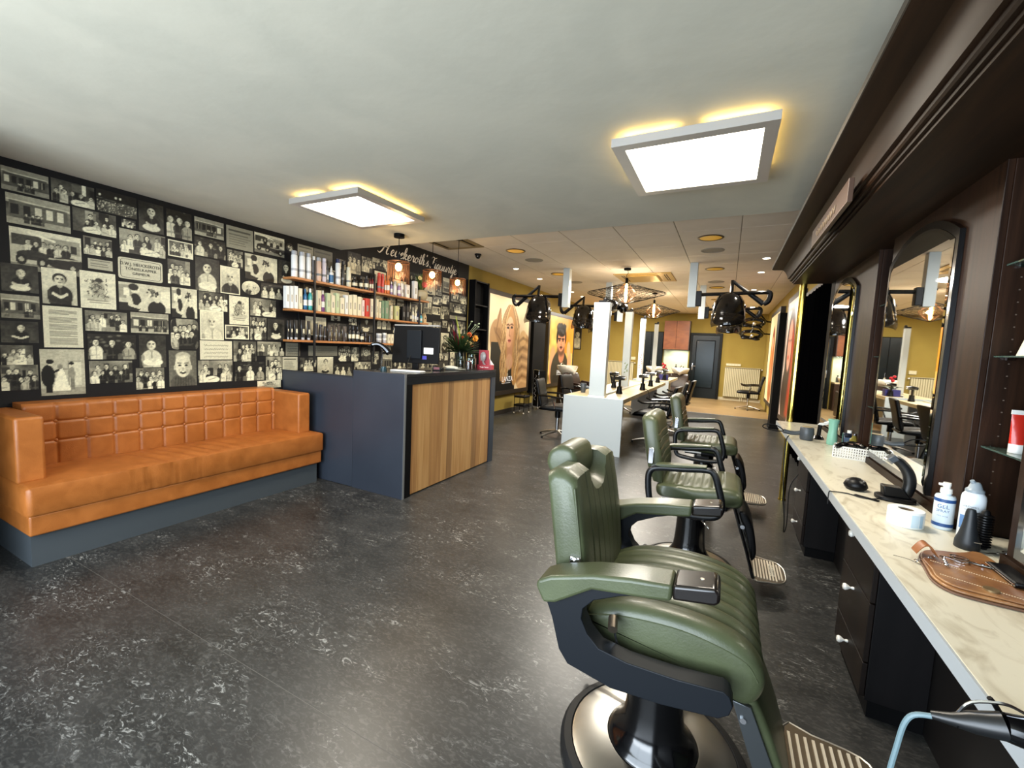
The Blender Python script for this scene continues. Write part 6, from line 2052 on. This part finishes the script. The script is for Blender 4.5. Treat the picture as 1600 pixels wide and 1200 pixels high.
# ================================================================ THINGS ON THE MARBLED WORKTOP
WZ = .7855
lr = thing('label_roll', 'white roll of paper neck strips standing on the worktop', 'paper roll', (.64, 2.055, WZ))
mk('paper_roll', G().lathe([(.023, 0), (.052, 0), (.053, .002), (.053, .058), (.052, .06), (.024, .06), (.023, .058), (.023, .002)], n=40), M('white_tissue', (232, 236, 236), .7), lr, smooth=40)
mk('core_tube', G().lathe([(.0228, .003), (.0228, .057), (.0205, .057), (.0205, .003)], n=24), M('cardboard_core', (120, 100, 76), .7), lr)
for a0, a1, cc in ((-88, -62, (196, 216, 228)), (-60, -44, (160, 190, 212))):
    n = 8
    mk('blue_tint_label', G().add([(.0534 * math.cos(R_(a0 + (a1 - a0) * k / (n - 1))), .0534 * math.sin(R_(a0 + (a1 - a0) * k / (n - 1))), z) for z in (.006, .052) for k in range(n)], [(k, k + 1, n + k + 1, n + k) for k in range(n - 1)]), M('pale_blue_print_%d' % -a0, cc, .5), lr)

navy = M('navy_print', (36, 74, 130), .4)
pale_blue = M('pale_blue_plastic', (206, 220, 230), .3, coat=.3)
ge = thing('gel_bottle', 'pale blue pump bottle with navy bands reading GEL SPRAY on the worktop', 'bottle', (.755, 2.09, WZ))
mk('bottle_body', G().lathe([(.026, 0), (.029, .004), (.029, .118), (.026, .125), (.015, .128), (.015, .134)], n=28), pale_blue, ge, smooth=40)
mk('pump_collar', G().lathe([(.017, .134), (.016, .150), (.010, .152)], n=18), white_plastic, ge)
mk('pump_nozzle', G().lathe([(.010, .152), (.012, .166), (.011, .172), (0, .172)], n=14).box(-.022, 0, -.005, .005, .160, .168), white_plastic, ge)
for z0, z1 in ((.012, .024), (.102, .114)):
    mk('navy_band', G().lathe([(.0295, z0), (.0295, z1)], n=28), navy, ge)


def wrap_text(parent, s, size, r, z, ang, mat):
    o = text_mesh('bottle_lettering', s, size, mat, (0, 0, 0), (0, 0, 0), parent, 0, 'CENTER')
    for v in o.data.vertices:
        a = R_(ang) + v.co.x / r
        v.co = Vector((r * math.cos(a), r * math.sin(a), z + v.co.y))
    return o


wrap_text(ge, 'GEL', .020, .0297, .080, -115, navy)
wrap_text(ge, 'SPRAY', .013, .0297, .066, -115, navy)
wrap_text(ge, 'extra strong', .006, .0297, .050, -115, navy)
sy = thing('spray_bottle', 'tall white aerosol lotion can with grey cap and blue label on the worktop', 'bottle', (.79, 1.99, WZ))
mk('can_body', G().lathe([(.028, 0), (.031, .004), (.031, .150), (.029, .162), (.022, .172), (.020, .174)], n=30), M('pearl_white', (228, 236, 242), .25, coat=.4), sy, smooth=50)
mk('can_cap', G().lathe([(.024, .172), (.024, .180), (.018, .186), (.014, .200), (.010, .206), (0, .208)], n=22), M('blue_grey_cap', (140, 152, 160), .35), sy)
mk('spout', G().tube([(0, 0, .19), (-.012, -.004, .212)], [.009, .006], 10), M('blue_grey_cap'), sy)
wrap_text(sy, 'GOLDWELL', .0085, .0316, .122, -122, dark_txt)
wrap_text(sy, 'DUALSENSES', .005, .0316, .112, -122, dark_txt)
arc_ = G()
n = 14
arc_.add([(.0314 * math.cos(R_(-170 + 7 * k)), .0314 * math.sin(R_(-170 + 7 * k)), z) for z in (.045, .092) for k in range(n)], [(k, k + 1, n + k + 1, n + k) for k in range(n - 1)])
mk('blue_label', arc_, M('mid_blue_print', (96, 134, 184), .4), sy)
nz_ = thing('diffuser_nozzle', 'flared black dryer nozzle standing on end beside the aerosol can', 'nozzle', (.755, 1.905, WZ))
mk('nozzle_body', G().lathe([(.030, 0), (.0315, .003), (.0305, .024), (.024, .046), (.018, .075), (.0150, .10), (.013, .122), (.010, .132), (.004, .134)], n=30), M('matt_black_plastic', (26, 30, 34), .45), nz_, smooth=40)
mk('silver_mark', G().box(.005, .022, -.0315, -.028, .030, .033), alu, nz_)
hc = thing('hair_brush', 'black round brush lying upright behind the nozzle', 'brush', (.80, 1.93, WZ))
mk('brush_core', G().lathe([(.013, .0), (.016, .01), (.016, .10), (.010, .125), (.006, .13)], n=16), black_plastic, hc)
g = G()
for k in range(13):
    g.lathe([(.022, .010 + k * .0085), (.016, .013 + k * .0085)], n=14)
mk('bristle_rings', g, near_black, hc)

# leather tool pouch with scissors
pouch_m = M('worn_brown_leather', (164, 118, 74), .36, col2=(112, 68, 38), scale=9, dist=.3, bump=.4, bscale=60, coat=.2, detail=7)
lp = thing('tool_pouch', 'worn brown leather scissor pouch with a strap lying on the worktop', 'pouch', (.68, 1.62, WZ))


def outl(pts, k=4):
    return crom([(a - .68, b - 1.62) for a, b in pts], k)


O1 = outl([(.572, 1.70), (.560, 1.62), (.552, 1.54), (.572, 1.49), (.63, 1.475), (.71, 1.47), (.768, 1.47), (.776, 1.58), (.776, 1.72), (.774, 1.82), (.755, 1.852), (.70, 1.81), (.64, 1.79), (.60, 1.765)])
mk('pouch_base', G().prism(O1, 0, .006, 'z'), M('pouch_edge_leather', (104, 74, 56), .5), lp, bevel=.002)
O2 = [(x * .965, y * .965) for x, y in O1]
mk('pouch_body', G().prism(O2, .006, .014, 'z'), pouch_m, lp, bevel=.004, seg=3)
O3 = outl([(.572, 1.67), (.568, 1.60), (.562, 1.545), (.58, 1.505), (.64, 1.49), (.735, 1.482), (.74, 1.54), (.705, 1.60), (.64, 1.645), (.60, 1.67)])
mk('pouch_pocket', G().prism(O3, .014, .020, 'z'), pouch_m, lp, bevel=.003, seg=3)
for a, b in (((.585, 1.655), (.735, 1.585)), ((.575, 1.56), (.72, 1.50))):
    g = G()
    N = 34
    for k in range(N):
        t = k / N
        x, y = a[0] + (b[0] - a[0]) * t - .68, a[1] + (b[1] - a[1]) * t - 1.62
        g.box(x - .0014, x + .0014, y - .0007, y + .0007, .0198, .0212)
    mk('stitching', g, M('cream_thread', (226, 206, 170), .6), lp, smooth=0)['kind'] = 'stuff'
mk('strap_loop', G().loft([[(-.115 + .05 * f, .075 + .05 * math.cos(PI * f) * 0 + w_, .018 + .030 * math.sin(PI * min(1, f * 1.02)) + dz) for (w_, dz) in ((0, 0), (.042, 0), (.042, .004), (0, .004))] for f in [k / 12 for k in range(13)]]), M('strap_leather', (142, 84, 40), .4), lp, smooth=50)
mk('strap_stud', G().cyl((-.02, -.10, .020), .016, .004, 18), M('antique_stud', (150, 128, 92), .35, .7), lp)
mk('tooled_slot', G().box(.03, .12, .10, .115, .014, .0165), M('strap_leather'), lp, bevel=.002)


def chain(p0, p1, n, parent_=None):
    g = G()
    p0, p1 = Vector(p0), Vector(p1)
    d = (p1 - p0)
    L = d.length / n
    d.normalize()
    u = d.cross(Vector((0, 0, 1))).normalized()
    v = d.cross(u)
    for k in range(n):
        c = p0 + d * (k + .5) * L
        w_ = u if k % 2 else (u + v).normalized()
        g.tube([c + d * (L * .75 * math.cos(a)) + w_ * (L * .38 * math.sin(a)) for a in [2 * PI * q / 10 for q in range(10)]], .0011, 5, True)
    return g


mk('chain', chain((-.128, .045, .006), (-.075, .075, .020), 7), chrome, lp)
mk('chain', chain((-.055, .075, .024), (-.07, .005, .024), 7), chrome, lp)
mk('clasp', G().tube([(-.06, .085, .022), (-.045, .083, .024), (-.02, .07, .022)], .0022, 6), chrome, lp)
mk('loose_thread', G().tube(crom([(-.17, .07, .002), (-.14, .055, .004), (-.115, .03, .002), (-.10, -.0, .003)], 4, False), .0007, 4), near_black, lp)


def scissors(loc, rz, label, L=.075):
    t = thing('scissors', label, 'scissors', loc, 'chrome scissors by the pouch', rz)
    for s in (-1, 1):
        g = G()
        g.tube([(.022 * math.cos(a) * .9 - .03, s * .014 + .013 * math.sin(a), .003) for a in [2 * PI * k / 16 for k in range(16)]], .0022, 6, True)
        mk('finger_ring', g, chrome, t)
        mk('blade', G().add([(-.012, s * .010, .002), (.02, s * .003, .002), (L, 0, .003), (.02, s * -.003, .005), (-.01, s * .006, .005)], [(0, 1, 2), (0, 2, 3, 4), (0, 1, 2, 3, 4)]), steel, t, smooth=0)
    mk('pivot_screw', G().cyl((.018, 0, .003), .004, .004, 10), chrome, t)
    return t


sc1 = scissors((.84, 1.895, WZ + .001), R_(200), 'pair of chrome scissors behind the upper right edge of the pouch')
dup(sc1, (.70, 1.715, WZ + .0145), 'chrome scissors lying across the top of the pouch', R_(-20))
dup(sc1, (.775, 1.50, WZ + .016), 'chrome scissors sticking out of the pouch pocket at the right', R_(-35))
cmb = thing('clipper_case', 'black zipped case with chrome trim behind the pouch at the right edge', 'case', (.765, 1.655, WZ + .0145))
# clipper on charging stand
cs = thing('clipper_stand', 'black curved scanner-like clipper upright in its black charging stand', 'clipper', (.705, 2.40, WZ))
mk('stand_base', G().prism(crom([(-.065, -.03), (-.02, -.05), (.05, -.045), (.07, 0), (.05, .045), (-.02, .05), (-.065, .03)], 3), 0, .018, 'z'), black_plastic, cs, bevel=.004)
mk('stand_cup', G().prism([(-.045, .018), (.05, .018), (.035, .035), (.015, .060), (-.05, .062)], -.028, .028, 'y'), black_plastic, cs, bevel=.004)
path = crom([(.035, 0, .03), (.043, 0, .075), (.036, 0, .12), (.012, 0, .160), (-.018, 0, .184)], 4, False)
mk('clipper_body', G().tube(path, [.021, .022, .0225, .023, .023, .0235, .0235, .023, .0225, .022, .021, .021, .020, .020, .019, .019, .018][:len(path)], 12, flat=.85), M('satin_black_tube'), cs, smooth=60)
mk('clipper_head', G().prism([(-.046, .183), (-.026, .165), (-.005, .182), (-.022, .203)], -.022, .022, 'y'), M('graphite_plastic'), cs, bevel=.003)
mk('clipper_blade', G().prism([(-.050, .178), (-.030, .160), (-.026, .165), (-.046, .183)], -.021, .021, 'y'), steel, cs, smooth=0)
ms = thing('trimmer_puck', 'small rounded black device like a mouse lying before the clipper stand', 'device', (.585, 2.49, WZ))
mk('device_body', G().lathe([(.034, 0), (.043, .010), (.045, .024), (.037, .042), (.018, .054), (0, .057)], n=24), black_plastic, ms, smooth=60)
mk('grip_groove', G().tube([(0.0455 * math.cos(a), .0455 * math.sin(a), .019 + .006 * math.sin(a)) for a in [2 * PI * k / 30 for k in range(30)]], .0012, 5, True), near_black, ms)
tag(mk('power_cable', G().tube(crom([(.505, 2.36, WZ + .003), (.53, 2.37, WZ + .003), (.56, 2.35, WZ + .004), (.60, 2.34, WZ + .003), (.65, 2.36, WZ + .003)], 6, False), .0025, 6)
    .__class__ and G().tube(crom([(.461, 2.36, .73), (.462, 2.36, .785), (.475, 2.362, WZ + .004), (.53, 2.375, WZ + .003), (.575, 2.34, WZ + .003), (.61, 2.345, WZ + .003), (.655, 2.37, WZ + .004)], 6, False), .0025, 6), black_rubber), 'thin black cable running from the worktop edge to the clipper stand', 'cable')
tag(mk('dark_comb', G().box(-.045, .045, -.010, .010, 0, .004), near_black, loc=(.595, 2.35, WZ + .001), bevel=.002, rot=(0, 0, R_(-35))), 'flat dark comb lying beside the small round device', 'comb')

# white perforated baskets with contents
def basket(loc, rz, label):
    t = thing('basket', label, 'basket', loc, rz=rz)
    a, b, h = .085, .055, .072
    g = G()
    g.box(-a, a, -b, b, 0, .003)
    th = .003
    nx, nz_ = 14, 4
    for (s, ax) in ((-1, 'y'), (1, 'y'), (-1, 'x'), (1, 'x')):
        L, off = (a, b) if ax == 'y' else (b, a)
        n_ = nx if ax == 'y' else 11
        st_ = 2 * L / n_
        for i in range(n_ + 1):
            c = -L + i * st_
            w_ = st_ * .24
            if ax == 'y':
                g.box(c - w_, c + w_, s * off - th / 2, s * off + th / 2, .003, h)
            else:
                g.box(s * off - th / 2, s * off + th / 2, c - w_, c + w_, .003, h)
        for j in range(nz_ + 1):
            z = .006 + j * (h - .008) / nz_
            if ax == 'y':
                g.box(-L, L, s * off - th / 2, s * off + th / 2, z - .0028, z + .0028)
            else:
                g.box(s * off - th / 2, s * off + th / 2, -L, L, z - .0028, z + .0028)
    mk('basket_weave', g, white_plastic, t, smooth=0)
    mk('basket_rim', G().tube([(a, b, h), (-a, b, h), (-a, -b, h), (a, -b, h)], .0035, 6, True), white_plastic, t)
    return t


basket((.73, 3.29, WZ), R_(-14), 'white perforated basket full of black hair tools against the mirror')
for (x, y, rz, l) in ((.70, 3.27, 20, 'black clip lying on the left side of the white basket'), (.755, 3.33, -40, 'black clip lying on the right side of the white basket')):
    t = thing('clipper_guard', l, 'hair tool', (x, y, WZ + .068), 'black tools in the basket', R_(rz))
    mk('guard_body', G().tube(crom([(-.06, 0, 0), (-.02, 0, .014), (.03, 0, .012), (.06, 0, .002)], 4, False), [.012, .014, .016, .017, .018, .018, .017, .016, .016, .015, .014, .013, .010], 10), black_gloss, t)
    mk('guard_sole', G().box(-.02, .03, -.012, .012, .022, .026), M('skin_tone_plate', (190, 150, 130), .5), t)
gb_ = thing('spray_bottle', 'mint-green fluted bottle standing left of the basket', 'bottle', (.715, 3.74, WZ))
mk('bottle_body', G().lathe([(.030, 0), (.033, .01), (.031, .06), (.026, .10), (.029, .15), (.035, .18), (.031, .184), (0, .184)], n=22), M('mint_plastic', (130, 186, 166), .4), gb_, smooth=50)
mk('bottle_nozzle', G().tube([(-.02, 0, .165), (-.055, .01, .15)], [.008, .005], 8), white_plastic, gb_)
bb = thing('lotion_bottle', 'square dark navy lotion bottle with a white cap behind the basket', 'bottle', (.78, 3.60, WZ))
mk('bottle_body', G().box(-.035, .035, -.020, .020, 0, .115), M('navy_glass', (18, 26, 44), .15, coat=.5), bb, bevel=.006)
mk('bottle_cap', G().cyl((0, 0, .115), .013, .018, 14), white_plastic, bb)
mk('bottle_label', G().box(-.028, .028, -.0208, -.0203, .03, .085), M('steel_blue_print', (70, 90, 120), .4), bb, smooth=0)
ab = thing('lotion_bottle', 'olive translucent bottle half hidden behind the navy bottle', 'bottle', (.79, 3.52, WZ))
mk('bottle_body', G().lathe([(.022, 0), (.024, .01), (.024, .085), (.012, .10), (.012, .112)], n=16), M('olive_glass', (120, 110, 50), .2), ab)
mk('bottle_cap', G().cyl((0, 0, .112), .014, .014, 12), chrome, ab)
ud = thing('hair_dryer', 'grey hair dryer standing on end near the far front edge of the worktop', 'hair dryer', (.575, 3.83, WZ))
mk('dryer_barrel', G().lathe([(.040, 0), (.044, .01), (.047, .05), (.044, .09), (.040, .096), (.034, .097)], n=26), M('graphite_plastic'), ud, smooth=50)
mk('dryer_nozzle_rim', G().lathe([(.034, .096), (.032, .1), (0, .098)], n=22), M('brass_grille', (170, 150, 110), .5), ud)
mk('dryer_handle', G().tube(crom([(-.03, 0, .05), (-.09, -.005, .04), (-.15, -.01, .05)], 4, False), [.016] * 9, 10), M('graphite_plastic'), ud)
mk('hanging_loop', G().tube(crom([(-.15, -.01, .05), (-.20, .0, .085), (-.27, .01, .085), (-.285, .0, .06), (-.22, -.01, .045)], 5), .004, 6, True), near_black, ud)
us = thing('clipper_stand', 'small black upright trimmer on a stand left of the mint-green bottle', 'clipper', (.665, 3.93, WZ))
mk('stand_base', G().lathe([(.036, 0), (.038, .006), (.026, .022), (.018, .03)], n=18), black_gloss, us)
mk('trimmer_body', G().tube([(0, 0, .025), (.004, 0, .11)], [.014, .013], 10), black_plastic, us)
mk('trimmer_comb', G().prism([(-.012, .11), (.016, .108), (.07, .125), (.066, .135), (.0, .125)], -.006, .006, 'y'), white_plastic, us)
tag(mk('hanging_cable', G().tube(crom([(.47, 3.86, .80), (.455, 3.86, .76), (.45, 3.84, .60), (.46, 3.82, .40), (.49, 3.84, .15), (.50, 3.87, .03), (.51, 3.84, .12), (.50, 3.80, .40), (.545, 3.80, .52)], 6, False), .004, 6), black_rubber), 'black dryer cable dangling over the worktop edge in front of the far drawers', 'cable')
# niche contents
cup = thing('cup', 'white paper cup with amber drink on the lowest shelf between the mirrors', 'cup', (.86, 3.30, 1.1065))
mk('cup_body', G().lathe([(.022, 0), (.028, .07), (.026, .07), (.020, .003), (0, .003)], n=18), M('amber_white', (214, 186, 150), .3), cup)
nb = thing('bottle', 'slim blue and white pointed bottle beside the cup in the narrow niche', 'bottle', (.86, 3.245, 1.1065))
mk('bottle_body', G().lathe([(.016, 0), (.017, .005), (.017, .05), (.008, .08)], n=14), white_plastic, nb)
mk('bottle_tip', G().lathe([(.012, .05), (.008, .08), (.002, .11), (0, .11)], n=12), M('royal_blue', (40, 60, 150), .4), nb)
cone = thing('lamp_cone', 'cream cone-shaped object on the middle shelf of the near niche', 'ornament', (.90, 1.98, 1.4265))
mk('cone_body', G().lathe([(.060, 0), (.028, .13), (.026, .132), (0, .132)], n=26), M('cream_plaster', (226, 220, 196), .6), cone)
mk('brown_card', G().box(.02, .024, -.05, .05, 0, .15), M('brown_card', (110, 62, 36), .5), cone, smooth=0)
tb = thing('cream_tube', 'red and white tube standing on its cap on the lowest shelf of the near niche', 'tube', (.875, 1.99, 1.1065))
rg = []
for k in range(7):
    f = k / 6
    rg.append([(.022 * math.cos(a) * (1 + .1 * f), .016 * (1 - f * .92) * math.sin(a), .03 + .10 * f) for a in [2 * PI * q / 14 for q in range(14)]])
mk('tube_body', G().loft(rg), M('signal_red', (200, 44, 30), .35, coat=.3), tb, rot=(0, 0, 0))
mk('tube_cap', G().cyl((0, 0, 0), .021, .03, 16), white_plastic, tb)
mk('tube_crimp', G().box(-.025, .025, -.002, .002, .128, .142), white_plastic, tb)
# black case behind the pouch
mk('case_body', G().box(-.035, .015, -.07, .07, 0, .016), black_plastic, cmb, bevel=.006)
mk('chrome_trim', G().tube([(-.036, -.068, .010), (-.036, .068, .010), (.012, .0705, .010)], .0022, 6), chrome, cmb)

# hair dryer hanging from the front edge at lower right
hd = thing('hair_dryer', 'glossy black hair dryer overhanging the worktop edge in the lower right corner', 'hair dryer', (.45, .905, .829))
P0 = [(-.100, .012, -.028), (-.075, .008, -.022), (-.055, .004, -.014), (-.02, 0, -.002), (.03, -.004, .0), (.09, -.01, .0), (.16, -.02, .0)]
mk('dryer_rear_grille', G().tube(P0[:4], [.006, .010, .016, .020], 16), M('grey_grille_plastic', (20, 21, 22), .35), hd)
mk('dryer_barrel', G().tube(P0[3:], [.020, .027, .030, .030], 20), black_gloss, hd, smooth=60)
g = G()
for k in range(7):
    x = -.072 + k * .0075
    rr_ = .0095 + .0017 * k
    g.tube([(x, .006 + rr_ * 1.02 * math.cos(a), -.020 + .0027 * k + rr_ * 1.02 * math.sin(a)) for a in [R_(200 + 14 * q) for q in range(10)]], .0012, 4)
mk('grille_slots', g, near_black, hd)
mk('hanging_loop', G().tube(crom([(-.07, .01, -.01), (-.055, .012, .014), (-.02, .01, .028), (.0, .005, .026)], 4, False), .0025, 6), chrome, hd)
mk('cord', G().tube(crom([(-.098, .012, -.030), (-.125, .014, -.045), (-.135, .016, -.10), (-.14, .018, -.22), (-.11, .02, -.40), (-.02, .01, -.50), (-.01, .0, -.30), (-.015, -.01, -.12), (-.012, -.03, -.045)], 6, False), .0042, 8), M('teal_grey_cord', (104, 126, 132), .5), hd)
mk('dryer_hook', G().tube(crom([(.03, .02, -.04), (.0, .03, -.02), (-.02, .03, .01), (-.028, .03, .02)], 3, False), .004, 6), near_black, hd)
